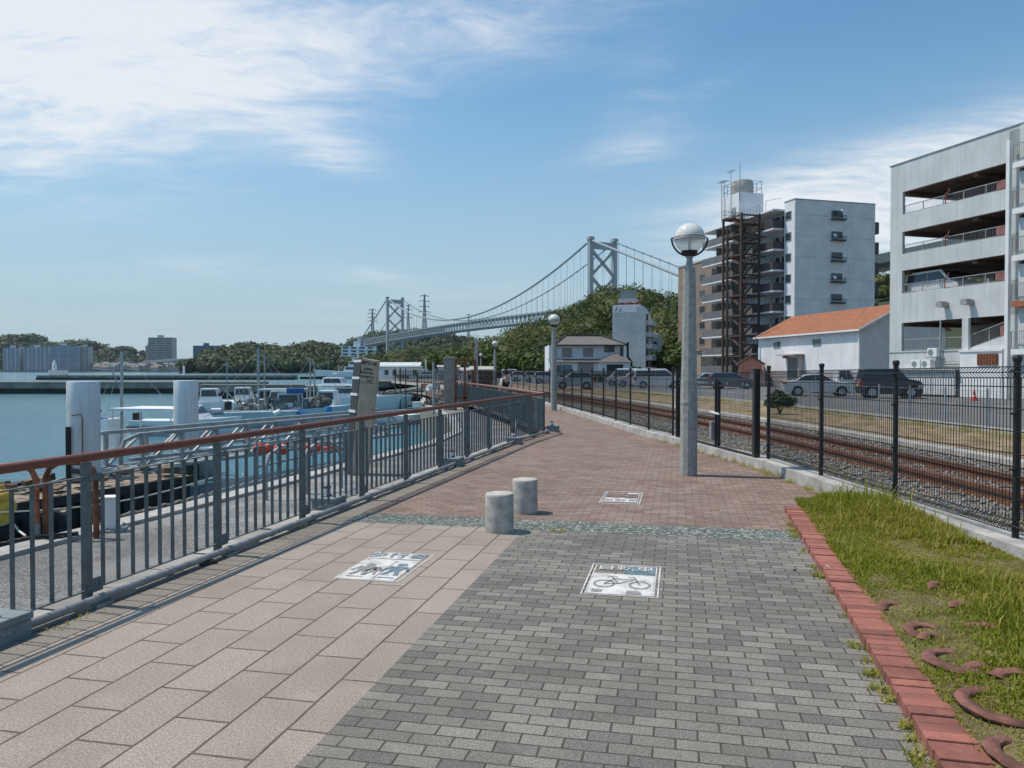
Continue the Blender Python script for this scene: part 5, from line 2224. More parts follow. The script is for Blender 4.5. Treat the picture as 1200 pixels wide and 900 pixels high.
b.build('porch', MATS['salmon_render'], hu)
b = MB()
b.box((1.0, -.06, .05), (2.2, -.004, 1.5))
b.build('door', mat('pale_door', (.50, .52, .50), .6, 0, .1, 2), hu)

# ---------------------------------------------------------------- white office building with a roof sign
OC = P(717.5, 434, 142)
of = thing('office_building', 'narrow white office building with a roof sign frame below the wooded hill', 'office building', (OC.x, OC.y, 0), R(-17))
OW = panelled('white_panel_wall', (.60, .605, .60), 1.1, 0, .012, .6, .25, .12, horiz=2.9)
b = MB()
b.add([(0, 0, 0), (6.1, 0, 0), (6.1, 0, 11.7), (5.1, 0, 13.75), (0, 0, 13.75), (0, 9, 0), (6.1, 9, 0), (6.1, 9, 11.7), (5.1, 9, 13.75), (0, 9, 13.75)],
      [(0, 1, 2, 3, 4), (9, 8, 7, 6, 5), (0, 4, 9, 5), (1, 6, 7, 2), (3, 8, 9, 4), (2, 7, 8, 3)])
b.build('wall', OW, of)
b = MB()
b.box((.25, -.12, 12.3), (4.9, -.01, 13.5))
sg = b.build('sign_panel', M['white'], of)
b = MB()
b.cbox((.75, -.14, 12.95), (.2, .02, .8), 0, 0, 0, .5)
b.cbox((1.5, -.14, 12.75), (.2, .02, .6), 0, 0, 0, .5)
b.box((4.6, -.14, 12.4), (4.7, -.122, 13.4))
b.build('sign_mark', M['decalblue'], sg)
b = MB()
b.box((.9, 1.0, 13.75), (4.3, 4, 15.0))
b.build('roof_house', mat('greyish_white_render', (.55, .56, .56), .8, 0, .1, 1), of)
b = MB()
for xx in (1.4, 4.1):
    b.bar((xx, 1.2, 15.0), (xx, 1.2, 17.0), .22)
b.box((1.3, 1.1, 15.1), (4.3, 1.25, 16.4))
b.build('roof_sign', M['steel_dull'], of)
b = MB()
for k in range(16):
    b.cbox((.6 + k * .3, .35 + .1 * math.sin(k * 2.0), 13.95), (.32, .3, .35 + .15 * math.sin(k * 5)), k)
b.build('roof_planter', mat('red_brown_planting', (.25, .085, .04), .9, 0, .5, 4), of)
for i in range(5):
    z_ = 1.6 + i * 2.15
    b = MB()
    b.box((6.1, .8, z_ - .2), (7.2, 8.2, z_ + .7))
    b.build('side_balcony', MATS['greyish_white_render'], of)
    b = MB()
    b.box((6.108, .9, z_ + .72), (6.2, 3.4, z_ + 1.9))
    b.box((7.0, .85, z_ + .72), (7.1, 1.05, z_ + 1.9))
    b.build('window', M['glass'], of)
O2 = P(761, 434, 152)
o2 = thing('rear_block', 'low grey block attached behind the white office building', 'building', (O2.x, O2.y, 0), R(3))
b = MB()
b.box((0, 0, 0), (2.4, 6, 8.6))
b.lathe([(1.1, 0), (1.1, .4), (.001, .7)], 14, (1.2, 1.4, 8.6))
b.build('wall', mat('cool_grey_render', (.36, .40, .42), .8, 0, .1, 1, streak=.2), o2)
for i in range(3):
    win(o2, (.7, 1.5, 1.2 + i * 2.5, 2.4 + i * 2.5, 0))

# ---------------------------------------------------------------- two storey house
HO = P(643, 434, 115)
ho = thing('white_house', 'two storey white house with grey hip roof and shuttered windows', 'house', (HO.x, HO.y, 0), R(2))
HWL = mat('white_house_render', (.66, .70, .73), .8, 0, .06, 1, streak=.12)
ROOFG = panelled('grey_brown_tiles', (.155, .138, .13), .28, 0, .18, .7, .45, .1, horiz=None)
S = 115 / 900.0


def hx(px):
    return (px - 643) * S


def hzv(py):
    return 1.7 + (434 - py) * S


b = MB()
b.box((hx(652), .4, 0), (hx(732), 9, hzv(404)))
b.box((hx(643.3), .0, 0), (hx(652), 8, hzv(404.5)))
b.box((hx(643.3), -1.3, 0), (hx(700), .41, hzv(423.5)))
b.box((hx(700), -2.0, 0), (hx(735), .41, hzv(424.3)))
b.build('wall', HWL, ho)
b = MB()
x0, x1, xa, xb = hx(650.5), hx(734), hx(667), hx(710)
ze, zr = hzv(404), hzv(392.3)
y0, y1, ym = -.5, 9.8, 4.6
b.add([(x0, y0, ze), (x1, y0, ze), (x1, y1, ze), (x0, y1, ze), (xa, ym, zr), (xb, ym, zr)], [(0, 1, 5, 4), (1, 2, 5), (2, 3, 4, 5), (3, 0, 4), (3, 2, 1, 0)])
b.build('roof', ROOFG, ho)
b = MB()
b.box((x0, y0 - .08, ze - .18), (x1, y0, ze + .02))
b.tube([(xa, ym, zr + .08), (xb, ym, zr + .08)], .14, 8)
b.tube([(x1, y0, ze + .08), (xb, ym, zr + .08)], .10, 8)
b.tube([(x0, y0, ze + .08), (xa, ym, zr + .08)], .10, 8)
b.build('ridge', M['black'], ho)
b = MB()
b.add([(hx(642.5), -1.75, hzv(424.2)), (hx(703), -1.75, hzv(424.2)), (hx(703), .39, hzv(420.5)), (hx(642.5), .39, hzv(420.5)),
       (hx(642.5), -1.75, hzv(425)), (hx(703), -1.75, hzv(425)), (hx(703), .39, hzv(421.3)), (hx(642.5), .39, hzv(421.3))],
      [(0, 1, 2, 3), (4, 5, 6, 7), (0, 1, 5, 4), (1, 2, 6, 5), (0, 3, 7, 4)])
b.add([(hx(699.5), -2.5, hzv(424.3)), (hx(737.5), -2.5, hzv(424.3)), (hx(737.5), .39, hzv(424.3)), (hx(720.5), -.6, hzv(413.8)), (hx(720.5), .38, hzv(413.8)), (hx(699.5), .39, hzv(424.3))],
      [(0, 1, 3), (1, 2, 4, 3), (0, 3, 4, 5), (0, 5, 2, 1)])
b.build('porch_roof', ROOFG, ho)
SH = mat('taupe_shutter', (.29, .265, .245), .6, 0, .1, 1)
for (a_, c_, t_, o_, y_) in ((658.7, 670.6, 408, 418.7, .4), (684, 695.8, 407.8, 418, .4), (676, 694.6, 425.3, 441, -1.3)):
    b = MB()
    b.box((hx(a_), y_ - .08, hzv(o_)), (hx(c_), y_ - .004, hzv(t_)))
    for k in range(8):
        z_ = hzv(o_) + (hzv(t_) - hzv(o_)) * (k + .5) / 8
        b.box((hx(a_) + .02, y_ - .1, z_), (hx(c_) - .02, y_ - .08, z_ + .04))
    b.build('shutter', SH, ho)
win(ho, (hx(709), hx(720.7), hzv(412.7), hzv(404.8), .4), mt=M['glass'], frame=M['black'])
win(ho, (hx(727.6), hx(731.2), hzv(417), hzv(406), .4), mt=M['glass'], frame=M['black'])
win(ho, (hx(645), hx(657), hzv(436), hzv(427.5), -1.3), mt=M['glass'])
win(ho, (hx(657.5), hx(669), hzv(438), hzv(427.5), -1.3), mt=M['glassblue'])
b = MB()
b.box((hx(709), -2.08, .05), (hx(727.7), -2.004, hzv(427.3)))
b.build('garage_door', M['black'], ho)
b = MB()
b.tube([(hx(736.5), .3, hzv(401)), (hx(736.5), .3, hzv(418)), (hx(741), .3, hzv(424)), (hx(741), .3, hzv(430))], .18, 8)
b.build('flue', M['black'], ho, smooth=True)
b = MB()
b.box((hx(636), -4.2, 0), (hx(735), -4.0, 1.05))
b.build('garden_wall', mat('dark_garden_wall', (.10, .11, .105), .9, 0, .2, 2), ho)
shrub(744, 441, 108, 1.5, 'dark round shrub at the side of the white house', 91, 220, .9, .16)
shrub(700, 441, 109.5, .8, 'small clipped garden bush by the white house door', 92, 160, 1.0, .12)

# ================================================================== CARS


def make_car(name, label, loc, rz, L, Wd, kind, paint, group=None, plate=None, H=None):
    root = thing(name, label, 'car', loc, rz, group)
    wr = .31 if kind != 'suv' else .36
    hw = Wd / 2
    if kind == 'sedan':
        H = H or 1.45
        pr = [(-.5, .50), (-.5, .80), (-.485, .98), (-.34, 1.03), (-.20, H - .05), (-.08, H), (.06, H - .01), (.22, 1.00), (.44, .86), (.49, .70), (.5, .40)]
        gl = [(-.315, 1.03), (-.19, H - .09), (-.07, H - .05), (.055, H - .06), (.195, 1.01)]
        fs, rs, belt = (.06, .22), (-.20, -.34), 1.0
        wx = (-.295, .305)
    elif kind == 'hatch':
        H = H or 1.55
        pr = [(-.5, .45), (-.5, .95), (-.47, 1.15), (-.42, H - .10), (-.36, H), (.08, H), (.26, 1.05), (.46, .88), (.5, .72), (.5, .38)]
        gl = [(-.43, 1.04), (-.39, H - .14), (-.34, H - .07), (.07, H - .07), (.225, 1.04)]
        fs, rs, belt = (.08, .26), (-.42, -.48), 1.0
        wx = (-.30, .32)
    elif kind == 'van':
        H = H or 1.9
        pr = [(-.5, .42), (-.5, 1.0), (-.49, H - .12), (-.46, H), (.16, H), (.36, 1.12), (.47, .95), (.5, .75), (.5, .36)]
        gl = [(-.465, 1.12), (-.45, H - .18), (.15, H - .14), (.32, 1.12)]
        fs, rs, belt = (.16, .36), (-.485, -.497), 1.08
        wx = (-.31, .33)
    elif kind == 'suv':
        H = H or 1.80
        pr = [(-.5, .50), (-.5, 1.0), (-.48, 1.2), (-.44, H - .06), (-.40, H), (.12, H), (.27, 1.18), (.46, 1.05), (.5, .85), (.5, .45)]
        gl = [(-.45, 1.17), (-.42, H - .16), (.11, H - .12), (.235, 1.17)]
        fs, rs, belt = (.12, .27), (-.445, -.48), 1.14
        wx = (-.30, .31)
    else:   # kei truck cab
        H = H or 1.78
        pr = [(-.5, .55), (-.5, .95), (.08, .95), (.09, H - .08), (.12, H), (.34, H), (.46, 1.05), (.5, .8), (.5, .38)]
        gl = [(.12, 1.02), (.13, H - .14), (.33, H - .12), (.42, 1.02)]
        fs, rs, belt = (.34, .46), (.09, .083), 1.0
        wx = (-.30, .33)

    def wy(z):
        t = max(0, (z - belt) / max(.01, (H - belt)))
        return hw * (1 - .14 * t)
    # lower body sides bulge a little
    b = MB()
    n = len(pr)
    base = .24
    P2 = [(px_ * L, pz) for px_, pz in pr]
    P2 = [(P2[0][0] + .05, base)] + P2 + [(P2[-1][0] - .05, base)]
    n = len(P2)
    vv = [(p[0], -wy(p[1]) * (.96 if p[1] < .3 else 1), p[1]) for p in P2] + [(p[0], wy(p[1]) * (.96 if p[1] < .3 else 1), p[1]) for p in P2]
    fc = [list(range(n)), list(reversed(range(n, 2 * n)))] + [((i + 1) % n, i, n + i, n + (i + 1) % n) for i in range(n)]
    b.add(vv, fc)
    bo = b.build('body', paint, root, bevel=.05)
    # glass: two side windows, windscreen, rear window
    for s_ in (-1, 1):
        b = MB()
        k = len(gl)
        outer = [(g[0] * L, s_ * (wy(g[1]) + .012), g[1]) for g in gl]
        b.add(outer, [list(range(k))])
        sw = b.build('side_window', M['glass'], root)
        b = MB()
        gx0, gx1 = gl[0][0] * L, gl[-1][0] * L
        xm = gx0 + (gx1 - gx0) * .52
        zt = max(g[1] for g in gl)
        b.bar((xm, s_ * (wy(belt) + .016), belt + .02), (xm - .03, s_ * (wy(zt) + .016), zt), .07, .012)
        b.build('pillar', paint, sw)

    def screen(e, nm, sgn):
        (xa, xb) = e
        zt, zb = H - .09, belt + .06
        ca, cb = xa * L, xb * L
        o_ = .03 * sgn
        t = .1
        p0 = (ca + (cb - ca) * .12 + o_, zt)
        p1 = (cb - (cb - ca) * .06 + o_, zb)
        b = MB()
        ya, yb = wy(zt) * .88, wy(zb) * .90
        b.add([(p0[0], -ya, p0[1]), (p0[0], ya, p0[1]), (p1[0], yb, p1[1]), (p1[0], -yb, p1[1])], [(0, 1, 2, 3)])
        b.build(nm, M['glass'], root)
    screen(fs, 'windscreen', 1)
    if kind != 'truck':
        screen(rs, 'rear_window', -1)
    for wxk in wx:
        for s_ in (-1, 1):
            b = MB()
            b.tube([(0, s_ * (hw - .22), 0), (0, s_ * (hw + .008), 0)], wr, 18)
            wo_ = b.build('wheel', M['tyre'], root, loc=(wxk * L, 0, wr))
            b = MB()
            b.tube([(0, s_ * (hw + .004), 0), (0, s_ * (hw + .014), 0)], wr * .66, 14)
            b.build('rim', M['alloy'], wo_)
            b = MB()
            b.tube([(0, s_ * (hw - .02), 0), (0, s_ * (hw + .004), 0)], wr * 1.16, 18)
            b.build('wheel_arch', M['blackdull'], root, loc=(wxk * L, 0, wr))
    for s_ in (-1, 1):
        zz = .92 if kind in ('sedan',) else 1.0
        b = MB()
        b.cbox((-.5 * L + .10, s_ * (hw - .16), zz - (.04 if kind == 'sedan' else .08)), (.26, .36, .16 if kind == 'sedan' else .3))
        b.build('tail_light', M['lampred'], root)
        b = MB()
        b.cbox((.5 * L - .14, s_ * (hw - .20), .74), (.34, .42, .16))
        b.build('headlight', M['lampclear'], root)
        b = MB()
        b.cbox((.17 * L, s_ * (hw + .09), belt + .06), (.12, .16, .14))
        b.build('mirror', paint, root, bevel=.02)
        b = MB()
        b.cbox((-.05 * L, s_ * (hw + .006), .86), (.16, .015, .025))
        b.build('door_handle', M['steel'], root)
    b = MB()
    b.cbox((-.5 * L - .012, 0, .78), (.02, .34, .17))
    b.build('number_plate', plate or M['white'], root)
    return root


PW = mat('white_car_paint', (.70, .71, .72), .22, 0, .03, .8, coat=.6)
PSV = mat('silver_car_paint', (.50, .54, .57), .25, .4, .03, .8, coat=.6)
PLB = mat('pale_blue_car_paint', (.42, .53, .58), .25, .1, .03, .8, coat=.6)
PNV = mat('dark_navy_car_paint', (.022, .034, .055), .22, .2, .1, .8, coat=.6)
PGR = mat('grey_car_paint', (.10, .115, .13), .25, .3, .05, .8, coat=.6)
c = G(958, 463.5)
make_car('parked_car', 'silver white sedan parked in front of the warehouse shutter', (c.x, c.y, 0), R(-14), 4.55, 1.75, 'sedan', PW)
c = G(1041, 466)
make_car('parked_car', 'dark navy off road car with amber plate parked before the car park', (c.x, c.y, 0), R(-14), 3.55, 1.66, 'suv', PNV, plate=M['amber'])
c = P(974, 434, 59)
make_car('parked_truck', 'small white pickup truck half hidden behind the silver white sedan', (c.x, c.y, 0), R(-8), 3.4, 1.48, 'truck', PW)
c = G(770, 454.5)
make_car('parked_van', 'long white minivan behind the fence, nearest the big lamp post', (c.x, c.y, 0), R(-3), 4.6, 1.75, 'van', PW, H=1.85)
c = P(729, 434, 84)
make_car('parked_van', 'short white box van parked in front of the dark garage door', (c.x, c.y, 0), R(175), 3.4, 1.48, 'van', PW, H=1.9)
c = P(742, 434, 81)
make_car('parked_car', 'white hatchback squeezed between the two white vans', (c.x, c.y, 0), R(178), 3.6, 1.55, 'hatch', PW)
c = G(673, 455.5)
make_car('parked_car', 'pale blue hatchback parked in front of the white house', (c.x, c.y, 0), R(180), 3.5, 1.6, 'hatch', PLB)
c = P(828, 434, 74)
make_car('parked_car', 'silver sedan parked beyond the gate, just past the big lamp post', (c.x, c.y, 0), R(170), 4.3, 1.7, 'sedan', PSV)
c = P(856, 434, 72)
make_car('parked_car', 'dark grey hatchback parked before the pink hut', (c.x, c.y, 0), R(-6), 4.2, 1.7, 'hatch', PGR, H=1.5)
for px, Y, kd_, pt, lab in ((612, 118, 'hatch', PW, 'distant white car under the trees, just past the walking person'),
                            (628, 112, 'hatch', PSV, 'distant silver car between the trees and the far lamp post'),
                            (600, 128, 'van', PW, 'farthest white van under the trees behind the fence'),
                            (641, 100, 'hatch', PW, 'distant white car at the left corner of the white house')):
    c = P(px, 434, Y)
    make_car('parked_car', lab, (c.x, c.y, 0), R(5), 3.6, 1.6, kd_, pt)
vq = in_frame(PO, PRZ, (3.05, 1.35, 6.56))
make_car('parked_van', 'white van parked on the third deck of the car park', (vq.x, vq.y, 6.56), PRZ, 4.4, 1.7, 'van', PW, H=1.95)

for q, lab in (((1077, 466), 'red traffic cone at the nose of the dark navy car'), ((1141.5, 469), 'red traffic cone in front of the white ground storey')):
    c = G(*q)
    root = thing('traffic_cone', lab, 'traffic cone', (c.x, c.y, -.03))
    b = MB()
    b.lathe([(.15, .03), (.03, .68), (.001, .70)], 14)
    b.build('cone', M['cone'], root, smooth=True)
    b = MB()
    b.box((-.19, -.19, 0), (.19, .19, .03))
    b.build('base', M['cone'], root)
    b = MB()
    b.lathe([(.112, .24), (.085, .38)], 14)
    b.build('band', M['white'], root)

# street lamp poles and utility pole near the flats
c = P(868.5, 434, 88)
b = MB()
b.tube([(0, 0, 0), (0, 0, 17.8)], .16, 8)
o = b.build('steel_mast', RB, loc=(c.x - 2.2, c.y - 2, 0), smooth=True)
tag(o, 'tall thin dark mast standing before the stair tower', 'mast')

# ================================================================== TREES AT THE FOOT OF THE HILL


def tree(label, X, Y, h, r, seed, mt=LEAF_NEAR, n=420, leaf=.30, tint=None, group='trees at the foot of the wooded hill'):
    root = thing('broadleaf_tree', label, 'tree', (X, Y, -.3), 0, group)
    rg = np.random.default_rng(seed)
    b = MB()
    b.tube([(0, 0, 0), (.1, 0, h * .3), (0, .1, h * .6)], r * .09, 8, r1=r * .04)
    for i in range(5):
        a_ = i * 1.26 + seed
        b.tube([(.05, 0, h * (.28 + .05 * i)), (math.cos(a_) * r * .6, math.sin(a_) * r * .6, h * (.55 + .06 * i))], r * .04, 6, r1=r * .015)
    b.build('trunk', BARK, root, smooth=True)
    ps = [(0, 0, h * .66)] + [(math.cos(i * 1.05 + seed) * r * .6, math.sin(i * 1.05 + seed) * r * .6, h * (.50 + .16 * rg.random())) for i in range(6)]
    rs_ = [r * .72] + [r * rg.uniform(.42, .58) for _ in range(6)]
    ti = None if tint is None else np.clip(tint + rg.normal(0, .18, 7), 0, 1)
    V, F, T = crowns(ps, rs_, n, leaf, seed, .85, .62, ti)
    np_obj('crown', V, F, mt, root, T)


for (px, Y, top, r, sd_n, ti, lab) in (
        (517, 182, 415, 4.6, 1, .85, 'yellow green bushy tree behind the white shed roof, farthest from the lamps'),
        (541, 172, 412, 4.8, 2, .75, 'yellow green tree right behind the rusty crane frame'),
        (562, 160, 417, 3.6, 3, .45, 'low green tree behind the smallest globe lamp'),
        (577, 150, 412, 4.2, 4, .40, 'mid green tree behind the lamp post by the walking person'),
        (596, 146, 415, 3.8, 5, .65, 'light green tree standing above the walking person'),
        (616, 140, 413, 4.2, 6, .35, 'dark round tree between the person and the white house'),
        (634, 134, 416, 3.4, 7, .5, 'small dark tree touching the corner of the white house'),
        (784, 150, 410, 4.4, 8, .3, 'dark tree beyond the grey rear block of the office'),
        (806, 140, 402, 4.4, 9, .45, 'green tree seen just beside the big lamp pole and brown flats')):
    base = P(px, 434, Y)
    h = P(px, top, Y).z + .3
    tree(lab, base.x, base.y, h, r, sd_n, tint=ti)

# ================================================================== HARBOUR


def rot2(v, a):
    return Vector((v[0] * math.cos(a) - v[1] * math.sin(a), v[0] * math.sin(a) + v[1] * math.cos(a)))


# two white mooring piles
for px, Y, top, lab, gp in ((97.5, 18.0, 447, 'thick white mooring pile with rust streak, nearer of the two', 0), (217.8, 23.4, 446, 'white mooring pile standing behind the gangway truss', 1)):
    c = P(px, 434, Y)
    zt = P(px, top, Y).z
    root = thing('mooring_pile', lab, 'mooring pile', (c.x, c.y, -1.6), 0, 'white mooring piles of the pontoon')
    b = MB()
    b.lathe([(.35, -1.5), (.35, zt + 1.0), (.353, zt + 1.0), (.353, zt + 1.02), (.35, zt + 1.02), (.35, zt + 1.57), (.34, zt + 1.6), (.001, zt + 1.605)], 36)
    b.build('jacket', M['pile'], root, smooth=True)
    b = MB()
    b.lathe([(.357, -.5), (.357, .42), (.354, .46)], 36)
    b.build('weed_band', mat('weedy_tide_band', (.07, .075, .045), .9, 0, .4, 6, .4, 30), root, smooth=True)
    if gp == 0:
        b = MB()
        b.box((-.20, -.40, .2), (-.10, -.345, 2.0))
        b.build('rubber_strip', M['blackdull'], root)
        b = MB()
        b.tube([(-.08, -.37, 2.26), (.14, -.37, 2.29), (.17, -.36, 2.2), (.17, -.36, 1.0)], .012, 6)
        b.build('rusty_bracket', M['rust'], root)

# pontoon
PA, PB = Vector((-10.7, 14.0)), Vector((-8.55, 18.7))
pd = (PB - PA).normalized()
PZ = math.atan2(pd.y, pd.x) - math.pi / 2
PL = (PB - PA).length
pn = thing('pontoon', 'dark timber floating pontoon moored along the quay', 'pontoon', (PA.x, PA.y, 0), PZ)
b = MB()
b.box((-.85, 0, -1.9), (.95, PL, -.86))
for i in range(5):
    b.box((.95, .3 + i * 1.0, -1.7), (1.03, .55 + i * 1.0, -.9))
b.build('float_hull', M['wooddark'], pn)
b = MB()
for i in range(int(PL / .16)):
    b.box((-.9, i * .16, -.855), (1.0, i * .16 + .14, -.80 + .006 * ((i * 7) % 3)))
b.build('deck', M['wood'], pn)
b = MB()
b.box((1.01, 0, -.98), (1.08, PL, -.80))
b.box((-.98, 0, -.98), (-.91, PL, -.80))
b.build('edge_beam', M['wooddark'], pn)
b = MB()
rg = np.random.default_rng(18)
for i in range(26):
    y_ = rg.uniform(.2, PL - .2)
    b = MB()
    b.cbox((rg.uniform(-.8, .8), y_, -.72 + rg.uniform(0, .12)), tuple(rg.uniform(.05, .34, 3) * np.array([1, 1.6, .5])), rg.uniform(0, 3), 0, rg.uniform(-.2, .2))
    b.build('plank_scrap', (mat('grey_scrap', (.22, .21, .19), .9, 0, .4, 6), mat('brown_scrap', (.20, .13, .08), .9, 0, .4, 6), mat('dark_scrap', (.06, .06, .058), .9, 0, .4, 6))[i % 3], pn)

# gangway with truss sides, on the pontoon
gw = thing('gangway', 'grey truss sided gangway bridge standing on the pontoon', 'gangway', (-10.55, 19.5, 0), math.atan2(9.2, 4.2) - math.pi / 2)
GL = 12.5
for sx in (0, 1.3):
    b = MB()
    b.tube([(sx, -.35, -.75), (sx, -.35, -.25), (sx, -.25, -.02), (sx, .15, .1), (sx, GL, .12)], .055, 8)
    b.tube([(sx, -.1, -.5), (sx, GL, -.5)], .05, 8)
    b.tube([(sx, -.1, -.80), (sx, GL, -.78)], .05, 8)
    k = 10
    for i in range(k):
        y0, y1 = .25 + i * (GL - .3) / k, .25 + (i + 1) * (GL - .3) / k
        b.bar((sx, y0, -.8), (sx, y0, .1), .09)
        b.bar((sx, y0 + .05, -.75) if i < k / 2 else (sx, y0 + .05, .06), (sx, y1 - .05, .06) if i < k / 2 else (sx, y1 - .05, -.75), .06)
    b.build('truss_side', M['steel'], gw)
b = MB()
b.box((.04, 0, -.84), (1.26, GL, -.795))
for i in range(30):
    b.box((.05, .1 + i * .41, -.795), (1.25, .2 + i * .41, -.775))
b.build('deck', M['steel_dull'], gw)

# rusty ladder hoops on the quay edge: pairs
for k, (px, py, z0, h, sg, mt, lab) in enumerate(((43, 634, -.25, .88, -1, 'rustorange', 'orange rusty ladder hoop at the quay edge bending outward, nearest one'),
                                               (54, 633, -.25, .90, 1, 'rust', 'brown rusty ladder hoop beside the white mooring pile'),
                                               )):
    c = G(px, py, z0)
    b = MB()
    dx, dy = (.52 * sg, .10 * sg)
    b.tube([(0, 0, 0), (0, 0, h - .18), (dx * .08, dy * .08, h - .07), (dx * .3, dy * .3, h), (dx * .75, dy * .75, h - .02), (dx * .95, dy * .95, h - .1), (dx, dy, h - .22), (dx * 1.02, dy * 1.02, -.5)], .034, 10)
    if sg < 0:
        b.tube([(0, 0, -.01), (0, 0, .2)], .04, 10, 1)
    o = b.build('ladder_hoop', [M[mt], M['steel_dull']], smooth=True, loc=(c.x, c.y, z0))
    tag(o, lab, 'ladder handrail', 'ladder hoops along the quay edge')
for px, py, lab in ((322, 585, 'grey steel ladder hoop below the handrail beside the orange floats, nearer one'), (366, 577, 'second grey steel ladder hoop in front of the orange floats')):
    c = G(px, py, -.25)
    b = MB()
    b.tube([(0, 0, -.6), (0, 0, .5), (.04, .05, .68), (.16, .2, .78), (.3, .36, .78), (.42, .5, .68), (.46, .56, .5), (.46, .56, -.1)], .03, 8)
    o = b.build('ladder_hoop', M['steel_dull'], smooth=True, loc=(c.x - .1, c.y - .1, -.25))
    tag(o, lab, 'ladder handrail', 'ladder hoops along the quay edge')

# short white mooring post on the quay with flange
c = G(129, 622, -.25)
mp = thing('mooring_post', 'short square white mooring post bolted to the quay', 'mooring post', (c.x, c.y, -.25), .25)
b = MB()
b.box((-.075, -.075, .03), (.075, .075, .40))
b.box((-.095, -.095, .40), (.095, .095, .425))
b.build('column', M['white'], mp, bevel=.008)
b = MB()
b.box((-.17, -.15, 0), (.17, .15, .028))
for sx in (-.13, .13):
    for sy in (-.11, .11):
        b.tube([(sx, sy, .02), (sx, sy, .075)], .018, 6)
b.build('base_plate', M['steel_dull'], mp)
# mooring rope
b = MB()
pts = []
for i in range(40):
    t = i / 39
    p = P(-30, 590, 9.2).lerp(P(250, 588, 13.0), t)
    p.z = -.02 - .14 * math.sin(math.pi * t) - .10 * t
    pts.append(p)
b.tube(pts, .011, 6)
o = b.build('mooring_rope', M['rope'], smooth=True)
tag(o, 'pale mooring rope stretched over the quay past the white post', 'rope')
b = MB()
pts = []
for i in range(90):
    t = i / 89
    a_ = Vector((-5.1, 9.7)).lerp(Vector((-3.55, 15.4)), t)
    pts.append((a_.x + .05 * math.sin(t * 9), a_.y, -.165 + .012 * math.sin(t * 130)))
b.tube(pts, .018, 6)
o = b.build('frayed_rope', mat('old_rope', (.33, .30, .25), .95, 0, .3, 20), smooth=True)
tag(o, 'frayed old grey rope lying along the quay edge', 'rope')
# coil of rope and flat timber by the near ladder
b = MB()
c = G(34, 634, -.2)
for k in range(4):
    b.cbox((c.x + .05 * k, c.y + .05 * k, -.21 + .012 * k), (.55, .07, .03), .3 + .1 * k)
o = b.build('timber_scraps', M['wooddark'])
tag(o, 'dark timber scraps lying on the quay edge by the orange ladder hoop', 'timber')
# yellow floats
for k, (px, py, lab) in enumerate(((2, 583, 'yellow mooring float highest of the three by the quay'), (7, 594, 'yellow mooring float in the middle of its bunch'), (1, 606, 'lowest yellow mooring float near the water'))):
    c = P(px, py, 10.4)
    b = MB()
    b.ball((0, 0, 0), .13, 18, 12, 0, .92)
    b.tube([(0, 0, .1), (0, 0, .17)], .03, 8)
    o = b.build('mooring_float', M['yellow'], smooth=True, loc=c)
    tag(o, lab, 'float', 'yellow floats hung at the quay')
b = MB()
b.tube([P(-10, 590, 10.6), P(6, 600, 10.5), P(22, 622, 10.4), P(30, 628, 9.5)], .014, 6)
o = b.build('float_rope', M['rope'], smooth=True)
tag(o, 'white rope slanting down from the yellow floats', 'rope')
# low work raft with clutter at the edge of view
rf_ = thing('work_raft', 'low cluttered work raft with tyres behind the ladder hoops', 'raft', (-11.6, 15.2, -1.25), .4)
b = MB()
b.box((-2.6, -1.4, -.5), (2.6, 1.4, .15))
b.build('hull', M['wooddark'], rf_, bevel=.05)
b = MB()
for i in range(18):
    b.box((-2.55 + i * .285, -1.38, .152), (-2.3 + i * .285, 1.38, .19))
b.build('deck', M['wood'], rf_)
b = MB()
rg = np.random.default_rng(8)
for i in range(60):
    b = MB()
    b.cbox((rg.uniform(-2.4, 2.2), rg.uniform(-1.2, 1.2), .28 + rg.uniform(0, .15)), tuple(rg.uniform(.08, .45, 3)), rg.uniform(0, 3), 0, rg.uniform(-.4, .4))
    b.build('scrap', (MATS['grey_scrap'], MATS['brown_scrap'], MATS['dark_scrap'])[i % 3], rf_)
b = MB()
b.box((-2.4, -.2, .19), (-1.3, .9, .75))
b.build('white_bin', M['white'], rf_, bevel=.05)
for k in range(3):
    b = MB()
    b.tube([(1.2 + k * .55 + .24 * math.cos(a_), -1.5, -.05 + .24 * math.sin(a_)) for a_ in [2 * math.pi * i / 20 for i in range(21)]], .1, 8, caps=False)
    b.build('tyre_fender', M['tyre'], rf_, smooth=True)
b = MB()
b.tube([(2.0, 0, .19), (2.0, 0, .62)], .05, 8)
b.lathe([(.075, 0), (.075, .12), (.001, .14)], 12, (2.0, 0, .6))
b.build('post', M['steel_dull'], rf_)

